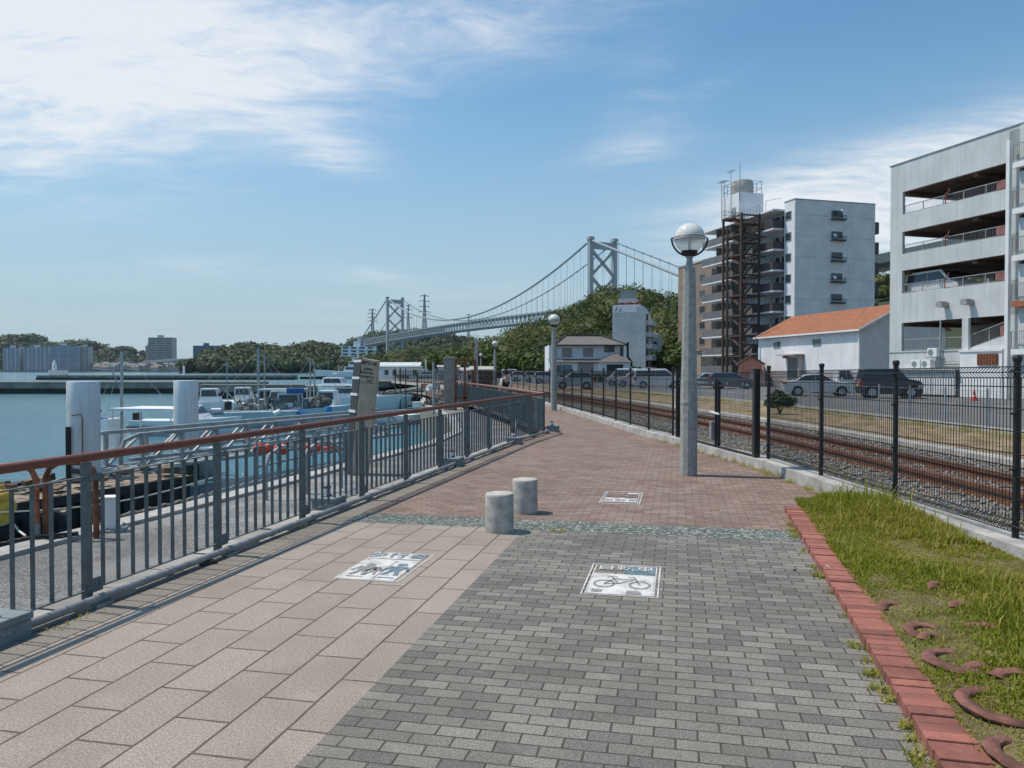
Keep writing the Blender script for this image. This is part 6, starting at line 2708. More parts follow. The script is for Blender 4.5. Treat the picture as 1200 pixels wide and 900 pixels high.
# orange floats hung in a row from a bar
fr = thing('float_rack', 'low grey steel rack over the water carrying the orange floats', 'rack', (-6.45, 19.4, 0), math.atan2(4.8, 1.05) - math.pi / 2)
b = MB()
for z_ in (-.05, -.75):
    b.bar((0, 0, z_), (0, 5.1, z_), .05)
for i in range(6):
    b.bar((0, i * 1.02, -1.9), (0, i * 1.02, -.05), .05)
b.build('frame', M['steel_dull'], fr)
fl_names = ['first big orange float hung nearest on the rack', 'dull orange float half hidden behind the grey ladder hoop', 'slim orange float hung beside a railing bar',
            'big bright orange float below the handrail', 'tall orange float alone behind the thick railing post', 'round orange float right after the tall one', 'orange float hung a little higher than the rest',
            'smallest dull red float on the rack', 'fat pale orange float near the rack end', 'red orange float next to last on the rack', 'tiny last orange float at the far end of the rack']
for i, (px, sz, dz) in enumerate(((303.5, .105, 0), (314, .08, .02), (325, .08, 0), (332, .095, 0), (357, .085, 0), (364.5, .082, -.02), (372, .075, .03), (380, .055, -.01), (386.5, .085, 0), (393.5, .075, .02), (398.5, .055, 0))):
    Y = 19.6 + 4.6 * (px - 303.5) / 95
    sz *= 1.35
    c = P(px, 526.5, Y)
    root = thing('orange_float', fl_names[i], 'float', (c.x, c.y, c.z + dz), 0, 'orange floats hung in a row')
    b = MB()
    b.ball((0, 0, 0), sz, 16, 10, 0, 1.25)
    b.build('ball', M['orange'], root, smooth=True)
    b = MB()
    b.tube([(0, 0, sz * 1.1), (0, 0, sz * 1.25 + .10)], .012, 6)
    b.build('hanger', M['rope'], root)

# ---------------------------------------------------------------- boats


def hull_mesh(L, Bm, D, bow=.55, sheer=.35, flare=.75, n=14, st=.85):
    """outer hull with deck; x forward, z = 0 at the waterline"""
    secs = []
    for i in range(n + 1):
        t = i / n
        xx = -L / 2 + L * t
        if t < bow:
            hb = Bm / 2 * (st + (1 - st) * math.sin(t / bow * math.pi / 2))
        else:
            q = (t - bow) / (1 - bow)
            hb = Bm / 2 * max(.02, (1 - q ** 2.2))
        dz = D * (1 + sheer * max(0, t - .3) ** 2 * 1.6)
        rake = .08 * L * max(0, (t - bow) / (1 - bow)) ** 2
        kz = -.3 * D * (1 - max(0, t - .8) * 3)
        secs.append([(xx, 0, kz), (xx, hb * flare * .8, -.1 * D), (xx + rake * .4, hb * .9, .45 * D), (xx + rake, hb, dz), (xx + rake, hb * .93, dz), (xx + rake, 0, dz - .03)])
    b = MB()
    m_ = len(secs[0])
    for s_ in (1, -1):
        o = len(b.v)
        for sc2 in secs:
            for p in sc2:
                b.v.append((p[0], p[1] * s_, p[2]))
        for i in range(n):
            for j in range(m_ - 1):
                b.f.append([o + i * m_ + j, o + i * m_ + j + 1, o + (i + 1) * m_ + j + 1, o + (i + 1) * m_ + j])
                b.mi.append(0)
        b.f.append([o + j for j in range(m_)])
        b.mi.append(0)
    return b


def cabin(b, x0, x1, hw, z0, z1, rake_f=.3, rake_r=.1, inn=.85):
    b.add([(x0, -hw, z0), (x1, -hw, z0), (x1, hw, z0), (x0, hw, z0), (x0 + rake_r, -hw * inn, z1), (x1 - rake_f, -hw * inn, z1), (x1 - rake_f, hw * inn, z1), (x0 + rake_r, hw * inn, z1)],
          [(3, 2, 1, 0), (4, 5, 6, 7), (0, 1, 5, 4), (1, 2, 6, 5), (2, 3, 7, 6), (3, 0, 4, 7)])


def cabin_glass(root, x0, x1, hw, z0, z1, rake_f, rake_r, inn, name='cabin_window'):
    """glass bands on the cabin's sides and front, 1 cm proud"""
    def pt(t, h, s_):
        xa, xb = x0 + rake_r * h, x1 - rake_f * h
        y = hw * (1 - (1 - inn) * h) + .012
        return (xa + (xb - xa) * t, s_ * y, z0 + (z1 - z0) * h)
    for s_ in (-1, 1):
        b = MB()
        b.add([pt(.08, .45, s_), pt(.94, .45, s_), pt(.94, .88, s_), pt(.08, .88, s_)], [(0, 1, 2, 3)])
        b.build(name, M['glass'], root)
    b = MB()
    xa = lambda h: x1 - rake_f * h + .012
    ya = lambda h: hw * (1 - (1 - inn) * h) * .9
    b.add([(xa(.45), -ya(.45), z0 + (z1 - z0) * .45), (xa(.45), ya(.45), z0 + (z1 - z0) * .45), (xa(.88), ya(.88), z0 + (z1 - z0) * .88), (xa(.88), -ya(.88), z0 + (z1 - z0) * .88)], [(0, 1, 2, 3)])
    b.build('windscreen', M['glass'], root)


BW = mat('boat_white', (.72, .74, .75), .3, 0, .05, 1.5, streak=.12)
BB = mat('boat_pale_blue', (.42, .55, .60), .4, 0, .08, 1.5, streak=.2)
ZW = -1.6
# white motorboat with dark windscreen
c = P(217, 434, 39)
mb = thing('motorboat', 'white motorboat with raked dark windscreen moored behind the second pile', 'boat', (c.x, c.y, ZW), R(-6))
b = hull_mesh(5.2, 1.9, .78)
b.build('hull', BW, mb, smooth=True)
b = MB()
cabin(b, -.3, 1.2, .72, .8, 1.55, .65, .05, .82)
b.build('cabin', BW, mb, bevel=.04)
cabin_glass(mb, -.3, 1.2, .72, .8, 1.55, .65, .05, .82)
b = MB()
b.box((-2.62, -.92, .42), (2.0, -.90, .50))
b.build('stripe', M['black'], mb)
b = MB()
b.tube([(1.3, -.6, .95), (1.8, -.55, 1.2), (2.4, -.2, 1.25), (2.6, 0, 1.25)], .02, 6)
b.tube([(2.4, -.2, .95), (2.4, -.2, 1.25)], .015, 6)
b.build('bow_rail', M['steel'], mb)
b = MB()
b.box((-2.75, -.22, .3), (-2.45, .22, 1.15))
b.build('outboard', M['black'], mb, bevel=.06)
# small boat with awning between the piles
c = P(172, 434, 24.5)
aw = thing('awning_boat', 'small white boat with flat awning and mast between the two piles', 'boat', (c.x, c.y, ZW), R(-8))
b = hull_mesh(4.6, 1.7, .72)
b.build('hull', BW, aw, smooth=True)
b = MB()
b.box((-.75, -.8, 2.05), (1.35, .8, 2.12))
for sx in (-.7, 1.25):
    for sy in (-.7, .7):
        b.bar((sx, sy, .7), (sx, sy, 2.05), .035)
b.build('awning', M['white'], aw)
b = MB()
cabin(b, -1.6, -.95, .5, .72, 1.75, .15, .25)
b.build('console', M['white'], aw)
b = MB()
b.tube([(-.9, 0, .7), (-.86, 0, 3.9)], .045, 8)
b.tube([(-.86, 0, 3.9), (-2.0, .4, .8)], .008, 4)
b.tube([(-.86, 0, 3.9), (-1.9, -.6, .8)], .008, 4)
b.tube([(-.86, 0, 3.9), (2.0, 0, 1.0)], .008, 4)
b.tube([(-.88, 0, 2.6), (-1.3, 0, 3.5)], .02, 5)
b.build('mast', M['steel_dull'], aw)
b = MB()
b.tube([(-2.1, -.3, 1.72), (-1.2, -.3, 1.70)], .09, 8)
b.build('blue_roll', M['blue'], aw)
b = MB()
b.ball((-1.5, -.3, 2.0), .11, 10, 6, 0, .8)
b.bar((-1.5, -.3, 1.2), (-1.5, -.3, 1.95), .03)
b.build('searchlight', M['black'], aw, smooth=True)

# fishing boat
c = P(338, 434, 45)
fb = thing('fishing_boat', 'pale blue white fishing boat crowded with gear and a blue tarpaulin', 'boat', (c.x, c.y, ZW), R(4))
b = hull_mesh(6.9, 2.1, 1.0, .6, .4)
b.build('hull', BB, fb, smooth=True)
b = MB()
for s_ in (-1, 1):
    b.tube([(-3.4 + i * .5, s_ * (1.06 if i < 9 else 1.06 - (i - 8) * .14), .88 + .012 * i) for i in range(13)], .045, 6)
b.build('rub_rail', M['white'], fb, smooth=True)
b = MB()
cabin(b, -.6, .9, .65, .95, 2.0, .25, .1)
b.build('wheelhouse', BW, fb)
cabin_glass(fb, -.6, .9, .65, .95, 2.0, .25, .1, .85)
b = MB()
b.box((-1.6, -.85, 2.15), (1.0, .85, 2.22))
for sx in (-1.55, .95):
    for sy in (-.8, .8):
        b.bar((sx, sy, .95), (sx, sy, 2.15), .05)
b.build('canopy', M['tin'], fb)
b = MB()
b.cbox((.55, -.8, 2.12), (1.0, .12, .32), 0, 0, .1)
b.build('tarpaulin', M['blue'], fb, bevel=.05)
b = MB()
b.cbox((.95, -1.12, .78), (.55, .2, .28), 0, 0, .3, .4)
b.build('tarpaulin', M['blue'], fb, bevel=.05)
b = MB()
b.tube([(-.55, -1.15, .8), (-.2, -1.15, .95)], .17, 10)
b.build('white_fender', M['white'], fb, smooth=True)
b = MB()
rg = np.random.default_rng(4)
for i in range(110):
    b.cbox((rg.uniform(-3.1, 2.2), rg.uniform(-.8, .8), 1.0 + rg.uniform(0, .55)), tuple(rg.uniform(.06, .40, 3)), rg.uniform(0, 3), 0, rg.uniform(-.6, .6))
for i in range(26):
    xx = rg.uniform(-3.1, 2.6)
    b.bar((xx, rg.uniform(-.9, .9), .9), (xx + rg.uniform(-.2, .2), rg.uniform(-.9, .9), rg.uniform(1.5, 2.5)), .03)
b.build('deck_gear', mat('mixed_boat_gear', (.26, .26, .25), .8, 0, .3, 6, island=.9), fb)
b = MB()
b.ball((1.75, .1, 1.55), .42, 12, 8, 0, .8)
b.ball((2.2, -.1, 1.45), .35, 12, 8, 0, .8)
b.build('net_heap', M['net'], fb, smooth=True)
b = MB()
b.tube([(-1.75, 0, .9), (-1.75, 0, 4.6)], .05, 8)
b.tube([(1.5, 0, .9), (1.5, 0, 3.6)], .04, 8)
b.tube([(-2.9, .2, 1.3), (-3.9, .3, 2.3)], .04, 6)
b.tube([(-3.3, -.2, 1.0), (-1.75, 0, 2.0)], .03, 6)
b.ball((-1.75, 0, 1.75), .16, 10, 6)
b.build('mast', M['steel_dull'], fb, smooth=True)
b = MB()
b.box((-3.62, -.28, .2), (-3.3, .28, 1.5))
b.build('outboard', M['black'], fb, bevel=.08)
c = P(385, 481, 43)
for dz, lab in ((0, 'bright blue plastic barrel hung at the bow of the fishing boat'), (-.42, 'lower blue plastic drum near the water at the fishing boat bow')):
    b = MB()
    b.lathe([(.17, -.22), (.2, -.12), (.2, .12), (.17, .22), (.001, .23)], 14)
    o = b.build('blue_drum', mat('blue_plastic', (.02, .22, .52), .4, 0, .1, 4), smooth=True, loc=(c.x, c.y, c.z + dz))
    tag(o, lab, 'drum')

# white cabin cruiser
c = P(402, 434, 60)
cc = thing('cabin_cruiser', 'white cabin cruiser with flying bridge moored behind the fishing boat', 'boat', (c.x + .6, c.y, ZW), R(-2))
b = hull_mesh(7.0, 2.4, 1.15, .5, .35)
b.build('hull', BW, cc, smooth=True)
b = MB()
cabin(b, -1.2, 2.2, .95, 1.15, 2.0, .9, .1, .85)
b.build('cabin', BW, cc, bevel=.05)
cabin_glass(cc, -1.2, 2.2, .95, 1.15, 2.0, .9, .1, .85)
b = MB()
cabin(b, -2.1, -.2, .85, 2.0, 2.75, .5, .1, .8)
b.box((-3.3, -1.0, 2.1), (.3, 1.0, 2.16))
for sy in (-.9, .9):
    b.bar((-3.2, sy, 1.1), (-3.2, sy, 2.1), .05)
b.build('flying_bridge', BW, cc, bevel=.03)
cabin_glass(cc, -2.1, -.2, .85, 2.0, 2.75, .5, .1, .8)
b = MB()
for q_ in (-1.9, -.9, 1.6):
    b.bar((q_, .2, 2.7), (q_ + .1, .2, 4.3), .03)
b.lathe([(.1, 0), (.3, .08), (.001, .2)], 12, (-1.2, 0, 2.95))
b.build('antenna', M['steel'], cc)

# two more moored boats to fill the berths behind the gangway
for px, Y, L_, hgt, rz_, mt_, lab in ((296, 62, 5.0, 4.4, 10, BW, 'small white boat with tall mast seen before the brown breakwater end'), (372, 52, 5.4, 3.4, 176, BW, 'white workboat between the pale blue fishing boat and the cruiser'), (258, 58, 4.6, 3.2, 8, BW, 'little white boat with mast beyond the raked motorboat bow'), (318, 53, 6.2, 3.6, 172, BW, 'white open fishing boat with bare mast behind the pale blue one'), (436, 66, 6.0, 3.0, 8, BB, 'pale blue boat lying past the stone sign with short mast')):
    c = P(px, 434, Y)
    root = thing('moored_boat', lab, 'boat', (c.x, c.y, ZW), R(rz_))
    b = hull_mesh(L_, 1.9, .9, .6, .4)
    b.build('hull', mt_, root, smooth=True)
    b = MB()
    cabin(b, -1.4, .1, .6, .85, 1.95, .3, .1)
    b.build('cabin', BW, root, bevel=.03)
    cabin_glass(root, -1.4, .1, .6, .85, 1.95, .3, .1, .85)
    b = MB()
    b.tube([(.5, 0, .8), (.5, 0, .8 + hgt)], .05, 6)
    b.tube([(.5, 0, .7 + hgt), (2.6, 0, 1.1)], .012, 4)
    b.tube([(.5, 0, .7 + hgt), (-2.6, .2, 1.0)], .012, 4)
    b.tube([(-2.4, -.5, .8), (-2.4, -.5, 2.4)], .03, 5)
    b.build('mast', M['steel_dull'], root, smooth=True)
    b = MB()
    b.tube([(-.4, -1.0, .35), (.3, -1.0, .35)], .16, 10)
    b.build('fender', M['orange'] if rz_ > 90 else M['white'], root, smooth=True)

# info board of stone, on the quay behind the railing: a wedge with text
SG = P(421, 434, 14.2)
sgn = thing('stone_sign', 'leaning beige notice board with dark side and lettering behind the railing', 'notice board', (SG.x, SG.y, -.25), R(-14))
S_ = 14.2 / 900


def sx_(px, py):
    return ((px - 421) * S_, 1.7 + .25 + (434 - py) * S_)


fa, fb_, fc_, fd_ = sx_(424.5, 419.5), sx_(445, 423), sx_(436, 486), sx_(415, 489)
bt = .09
b = MB()
fd2 = (fd_[0] - .09, 0)
fc2 = (fc_[0] - .09, 0)
b.add([(fa[0], 0, fa[1]), (fb_[0], 0, fb_[1]), (fc2[0], 0, .02), (fd2[0], 0, .02), (fa[0], bt, fa[1]), (fb_[0], bt, fb_[1]), (fc2[0], bt, .02), (fd2[0], bt, .02)],
      [(0, 1, 2, 3), (7, 6, 5, 4), (0, 4, 5, 1), (1, 5, 6, 2), (2, 6, 7, 3), (3, 7, 4, 0)])
face_o = b.build('face', M['stone_beige'], sgn, bevel=.006)
b = MB()
ga2, gd2 = sx_(411, 420), sx_(403, 489)
ga2, gd2 = (ga2[0] - .085, ga2[1]), (gd2[0] - .085, gd2[1])
b.add([(ga2[0], .30, ga2[1]), (fa[0] - .012, .005, fa[1] + .01), (fd2[0] - .012, .005, .02), (gd2[0] - .09, .30, .02), (ga2[0] + .03, .36, ga2[1]), (fa[0] - .012, .06, fa[1] + .01), (fd2[0] - .012, .06, .02), (gd2[0] - .06, .36, .02)],
      [(0, 1, 2, 3), (7, 6, 5, 4), (0, 4, 5, 1), (1, 5, 6, 2), (2, 6, 7, 3), (3, 7, 4, 0)])
b.build('dark_side', mat('dark_slate', (.035, .037, .036), .6, 0, .2, 5), sgn)
for zz in (421.5, 441.5, 461, 481):
    b = MB()
    t = (zz - 420) / 69
    p0 = (ga2[0] + (gd2[0] - ga2[0]) * t, sx_(0, zz)[1])
    p1 = (fa[0] + (fd_[0] - fa[0]) * t, sx_(0, zz)[1])
    b.add([(p0[0] - .004, .292, p0[1]), (p1[0] - .016, -.004, p1[1]), (p1[0] - .016, -.004, p1[1] - .045), (p0[0] - .006, .292, p0[1] - .045),
           (p0[0] + .02, .34, p0[1]), (p1[0] + .004, .01, p1[1]), (p1[0] + .004, .01, p1[1] - .045), (p0[0] + .02, .34, p0[1] - .045)],
          [(0, 1, 2, 3), (7, 6, 5, 4), (0, 4, 5, 1), (1, 5, 6, 2), (2, 6, 7, 3), (3, 7, 4, 0)])
    b.build('clamp', M['white'], sgn)
rx_ = Matrix.Rotation(math.pi / 2, 4, 'X')
sk = Matrix(((1, 0, .14, 0), (0, 1, 0, 0), (-.13, 0, 1, 0), (0, 0, 0, 1)))


def sign_text(body, px, py, size, dx=0.0):
    q = sx_(px, py)
    text_mesh('lettering', body, size, M['ink'], face_o, Matrix.Translation((q[0], -.004, q[1])) @ sk @ rx_, .002)


sign_text('関門の海', 433.5, 426.2, .078)
sign_text('この海峡は', 431.5, 432.7, .046)
sign_text('潮の流れが速く', 430.8, 437.0, .042)
sign_text('大変危険です', 430.2, 441.9, .050)
sign_text('港湾局', 434, 446.5, .034)
b = MB()
q0, q1 = sx_(420.5, 447.6), sx_(441, 449.6)
b.bar((q0[0], -.004, q0[1]), (q1[0], -.004, q1[1]), .006)
b.build('rule_line', M['ink'], face_o)

# concrete post, rusty frame, thin poles on the quay beyond
c = P(527.5, 434, 38)
S2 = 38 / 900
b = MB()
b.box((-.30, -.25, 0), (.30, .25, P(0, 419, 38).z + .25))
o = b.build('concrete_post', mat('brownish_concrete', (.31, .27, .235), .9, 0, .2, 3, .3, 30, streak=.4), loc=(c.x, c.y, -.25), bevel=.02)
tag(o, 'square brownish concrete post on the quay beside the rusty frame', 'post')
c = P(532, 434, 37.2)
cf_ = thing('rusty_frame', 'rusty steel portal frame with a taller mast and slanting stay', 'crane frame', (c.x, c.y, -.25), 0)
b = MB()
for px in (534, 544.5, 556):
    xx = (px - 532) * S2
    b.bar((xx, 0, 0), (xx, 0, 2.42), .10)
b.bar((.05, 0, 2.45), (1.05, 0, 2.40), .12)
b.bar((.05, 0, .62), (1.05, 0, .62), .10)
b.build('frame', M['rust'], cf_)
b = MB()
b.bar(((557.5 - 532) * S2, .1, 0), ((557.5 - 532) * S2, .1, P(0, 396, 37.2).z + .25), .16)
b.build('mast', M['concrete'], cf_)
b = MB()
b.bar((.5, .05, 2.45), (1.04, .08, 3.25), .05)
b.build('stay', M['rust'], cf_)
c2 = P(508, 434, 34)
b = MB()
b.tube([(0, 0, 0), (0, 0, P(0, 424, 34).z + .25)], .055, 8)
o = b.build('grey_pole', M['steel'], loc=(c2.x, c2.y, -.25), smooth=True)
tag(o, 'plain grey pole standing on the quay between railing and harbour', 'pole')
for px, Y, top, lab in ((463, 60, 432, 'thin dark mooring stake nearest the stone sign'), (469, 62, 431, 'thin dark stake second from the stone sign'), (475.5, 64, 432, 'thin dark stake with pale boat behind'), (489, 52, 437, 'thin grey stake next to the net heaps')):
    c2 = P(px, 434, Y)
    b = MB()
    b.tube([(0, 0, -2), (0, 0, P(0, top, Y).z)], .05, 6)
    o = b.build('mooring_stake', M['wooddark'], loc=(c2.x, c2.y, 0))
    tag(o, lab, 'stake', 'mooring stakes in the harbour')

# heaps of nets, crates and floats on the quay
rg = np.random.default_rng(15)
for k, (px, py, Y, r, mt, lab) in enumerate(((500, 470, 42, .85, 'net', 'dark grey heap of fishing nets on the quay, nearest the water'), (515, 468, 46, .9, 'rust', 'rust brown heap of nets and cord on the quay'),
                                           (524, 474, 41, .7, 'net', 'low tangled net heap at the foot of the concrete post'), (540, 466, 44, .8, 'rust', 'brown net heap inside the rusty frame'))):
    c = P(px, 434, Y)
    ps = [(rg.uniform(-r, r), rg.uniform(-r * .6, r * .6), rg.uniform(.0, r * .45)) for _ in range(9)]
    V, F, T = crowns(ps, [r * rg.uniform(.28, .5) for _ in range(9)], 260, .045, 300 + k, .6, .7)
    o = np_obj('net_heap', V, F, mat('brown_net', (.26, .17, .115), .95, 0, .4, 5, island=.9) if mt == 'rust' else mat('tangled_net', (.15, .155, .145), .95, 0, .4, 9, island=.9))
    o.location = (c.x, c.y, -.25)
    tag(o, lab, 'net heap', 'heaps of nets on the quay')
for k, (px, py, Y, mt, lab) in enumerate(((497, 452, 50, 'orange', 'faded orange tarpaulin bundle on top of the quay clutter'), (504, 455, 48, 'white', 'white plastic tub among the quay nets'), (512, 451, 47, 'steel', 'grey metal tub lying on the nets'),
                                       (519, 460, 43, 'wood', 'tan wooden crate on the quay clutter'), (489, 474, 40, 'white', 'small white box by the quay edge'), (545, 473, 40, 'blue', 'blue grey low trolley under the rusty frame'))):
    c = P(px, py, Y)
    b = MB()
    b.box((-.20, -.16, -.15), (.20, .16, .11))
    b.box((-.22, -.18, .11), (.22, .18, .14))
    b.box((-.05, -.175, -.04), (.05, -.16, .04))
    o = b.build('tub', mat('faded_orange_cloth', (.42, .20, .13), .9, 0, .25, 5) if mt == 'orange' else (M['decalblue'] if mt == 'blue' else M[mt]), loc=c, rz=k * .7, bevel=.03)
    tag(o, lab, 'tub')
    b = MB()
    zb = -.25 - c.z
    if zb < -.25:
        for sx in (-.16, .16):
            for sy in (-.12, .12):
                b.bar((sx, sy, zb), (sx, sy, -.15), .05)
        b.build('trestle', M['wooddark'], o)

# dark barge with fan of bamboo poles
c = P(463, 434, 70)
bg_ = thing('work_barge', 'dark low work boat loaded with a fan of long bamboo poles', 'boat', (c.x, c.y, ZW), R(12))
b = hull_mesh(5.6, 1.9, .75, .6, .3)
b.build('hull', M['wooddark'], bg_, smooth=True)
b = MB()
rg = np.random.default_rng(2)
for i in range(30):
    y_ = rg.uniform(-1.1, 1.1)
    b.tube([(-3.2, y_ * 1.5, .45 + rg.uniform(0, .35)), (-.6, y_ * .6, 1.25 + rg.uniform(0, .2)), (2.6, y_ * .8, 1.5 + rg.uniform(0, .35))], .035, 5)
b.build('bamboo_poles', mat('grey_bamboo', (.38, .36, .31), .8, 0, .2, 4, island=.5), bg_)
b = MB()
for i in range(40):
    b.cbox((rg.uniform(-2.0, 1.9), rg.uniform(-.6, .6), .8 + rg.uniform(0, .35)), tuple(rg.uniform(.3, .7, 3)), rg.uniform(0, 3))
b.build('gear_pile', MATS['mixed_boat_gear'], bg_)
c = P(452, 434, 47)
sk_ = thing('skiff', 'small white open skiff floating near the stone sign', 'boat', (c.x, c.y, ZW), R(15))
b = hull_mesh(4.2, 1.4, .5)
b.build('hull', BW, sk_, smooth=True)
b = MB()
b.box((-.9, -.6, .48), (-.6, .6, .54))
b.box((.4, -.55, .48), (.7, .55, .54))
b.build('bench', M['wood'], sk_)
b = MB()
b.ball((1.2, -.72, .3), .18, 10, 8)
b.build('fender', M['white'], sk_, smooth=True)

# ---------------------------------------------------------------- breakwaters and beacon
CONB = mat('tide_stained_breakwater', (.27, .25, .215), .95, 0, .25, .4, .3, 6, dirt=(.12, .115, .09), streak=.5)
TIDE = mat('black_tide_band', (.035, .032, .026), .9, 0, .3, .8)


def breakwater(a, c, wd, zt, label, zs=-.85):
    d = (c - a).normalized()
    L = (c - a).length
    root = thing('breakwater', label, 'breakwater', (a.x, a.y, 0), math.atan2(d.y, d.x))
    b = MB()
    b.box((0, 0, zs), (L, wd, zt - .12))
    b.box((-.1, -.15, zt - .12), (L + .1, wd * .9, zt))
    b.build('wall', CONB, root)
    b = MB()
    b.box((-.15, -.12, -5), (L + .15, wd + .1, zs))
    b.build('tide_band', TIDE, root)
    b = MB()
    b.box((.2, wd * .35, zt + .002), (L - .2, wd * .5, zt + .04))
    b.build('walkway', mat('pale_concrete_top', (.46, .46, .44), .9, 0, .12, .5), root)


breakwater(Vector((-82, 108)), Vector((-36, 109)), 5, .05, 'long low breakwater behind the white piles, nearest the left border')
breakwater(Vector((-37, 90)), Vector((-23.8, 90)), 4, .02, 'brown breakwater end behind the fishing boat')
breakwater(Vector((-166, 268)), Vector((-78, 272)), 9, -.05, 'farther thin breakwater carrying the small white beacon', -.9)
breakwater(Vector((-21.5, 112)), Vector((-16, 118)), 3, .1, 'short dark jetty stub behind the cabin cruiser')
c = P(61.5, 434, 270)
be = thing('beacon', 'small white harbour beacon tower standing on the farther breakwater', 'beacon', (c.x, c.y, 0))
b = MB()
b.box((-2.2, 1, -.03), (3.2, 4, 1.8))
b.build('base', M['white'], be)
b = MB()
b.lathe([(.75, 1.8), (.65, 4.0), (.5, 4.2), (.5, 4.6), (.3, 5.0), (.001, 5.3)], 12, (-.6, 2.2, 0))
b.build('tower', M['white'], be, smooth=True)
c = P(217, 434, 276)
b = MB()
b.lathe([(.5, 0), (.3, 2.2), (.5, 2.4), (.2, 3.4), (.001, 3.5)], 10)
o = b.build('beacon', M['white'], loc=(c.x, c.y - 1, -.03), smooth=True)
tag(o, 'slim white light post on the farther breakwater above the second pile', 'beacon')

# ---------------------------------------------------------------- ships across the basin


def ship(label, px, Y, L, rz, mt, hD=2.6, deck=((-.30, .12, 2.2), (-.22, .05, 4.2), (-.12, .0, 5.8)), mast=9.5):
    c = P(px, 434, Y)
    root = thing('patrol_ship', label, 'ship', (c.x, c.y, ZW), rz, 'white ships across the basin')
    b = hull_mesh(L, L * .2, hD, .6, .5, .7)
    b.build('hull', mt, root, smooth=True)
    for k, (a_, e_, h_) in enumerate(deck):
        b = MB()
        z0 = hD if k == 0 else hD + deck[k - 1][2] - .02 * 0
        cabin(b, a_ * L, e_ * L, L * .075 * (1 - .15 * k), z0 - .05, hD + h_, .5, .2, .93)
        cbn = b.build('superstructure', mt, root)
        if k < 2:
            cabin_glass(cbn, a_ * L, e_ * L, L * .075 * (1 - .15 * k), z0, hD + h_, .5, .2, .93, 'window_band')
    b = MB()
    zt = hD + deck[-1][2]
    b.bar((-.08 * L, 0, zt - .1), (-.08 * L, 0, hD + mast), .35)
    b.bar((-.08 * L, -1.4, hD + mast * .82), (-.08 * L, 1.4, hD + mast * .82), .16)
    b.bar((-.16 * L, 0, zt - 2), (-.16 * L, 0, hD + mast * .7), .2)
    b.bar((.2 * L, 0, hD - .5), (.2 * L, 0, hD + 2.6), .16)
    b.build('mast', mt, root)
    return root


ship('white patrol ship moored across the basin, bow beside the stone sign', 413, 300, 27, R(178), BW)
ship('small white patrol boat lying in front of the red roofed house', 503, 168, 9.5, R(6), BW, 1.1, ((-.3, .2, 1.0), (-.2, .1, 1.9), (-.1, .02, 2.4)), 4.5)
c = P(366, 434, 290)
b = hull_mesh(9, 2.2, .9)
o = b.build('barge', M['wooddark'], smooth=True, loc=(c.x, c.y, ZW))
tag(o, 'dark low barge lying beyond the breakwater, away from the patrol ship', 'boat')
# floating pier before the shed
b = MB()
b.box((-8, -2, -1), (8, 2, .9))
for k in range(12):
    b.bar((-7.5 + k * 1.35, -2, .9), (-7.5 + k * 1.35, -2, 1.9), .08)
b.bar((-7.8, -2, 1.9), (7.8, -2, 1.9), .08)
c = P(508, 434, 150)
o = b.build('floating_pier', M['wooddark'], loc=(c.x, c.y, -1.2))
tag(o, 'dark floating pier with a thin railing below the small patrol boat', 'pier')

# white shed by the water
c = P(443, 434, 186)
sh_ = thing('boat_shed', 'long white shed with curved pale roof standing by the water', 'shed', (c.x, c.y, -.3), R(-6))
b = MB()
b.add([(0, 0, 0), (11.5, 0, 0), (11.5, 0, 2.9), (5.7, 0, 3.0), (0, 0, 2.9), (0, 8, 0), (11.5, 8, 0), (11.5, 8, 2.9), (0, 8, 2.9)],
      [(0, 1, 2, 3, 4), (0, 4, 8, 5), (1, 6, 7, 2), (5, 8, 7, 6)])
b.build('wall', M['white'], sh_)
b = MB()
nA = 8
for i in range(nA):
    a0, a1 = math.pi * i / nA, math.pi * (i + 1) / nA
    y0, y1 = 4 - 4.4 * math.cos(a0), 4 - 4.4 * math.cos(a1)
    z0, z1 = 2.9 + 1.1 * math.sin(a0), 2.9 + 1.1 * math.sin(a1)
    b.add([(-.4, y0, z0), (12, y0, z0), (12, y1, z1), (-.4, y1, z1), (-.4, y0, z0 - .12), (12, y0, z0 - .12), (12, y1, z1 - .12), (-.4, y1, z1 - .12)],
          [(0, 1, 2, 3), (7, 6, 5, 4), (0, 4, 5, 1), (2, 6, 7, 3), (0, 3, 7, 4), (1, 5, 6, 2)])
b.build('roof', M['tin'], sh_, smooth=True)
for xx in (1.6, 3.6, 8.6):
    b = MB()
    b.box((xx, -.05, .9), (xx + 1.0, -.004, 2.1))
    b.build('window', M['glass'], sh_)
b = MB()
b.box((4.6, -.8, .02), (7.4, -.004, .9))
b.build('crate_row', M['wood'], sh_)
c = P(486, 434, 196)
rh = thing('red_roof_house', 'low house with red tiled roof behind the white shed', 'house', (c.x, c.y, -.3), R(4))
b = MB()
b.box((0, 0, 0), (5.4, 5, 2.9))
b.build('wall', MATS['greyish_white_render'], rh)
b = MB()
b.add([(-.4, -.4, 2.9), (5.8, -.4, 2.9), (5.8, 5.4, 2.9), (-.4, 5.4, 2.9), (1.2, 2.5, 4.3), (4.2, 2.5, 4.3)], [(0, 1, 5, 4), (1, 2, 5), (2, 3, 4, 5), (3, 0, 4), (3, 2, 1, 0)])
b.build('roof', mat('red_roof', (.48, .11, .06), .7, 0, .2, 1), rh)
for xx in (.8, 3.2):
    win(rh, (xx, xx + 1.2, 1.1, 2.2, 0))
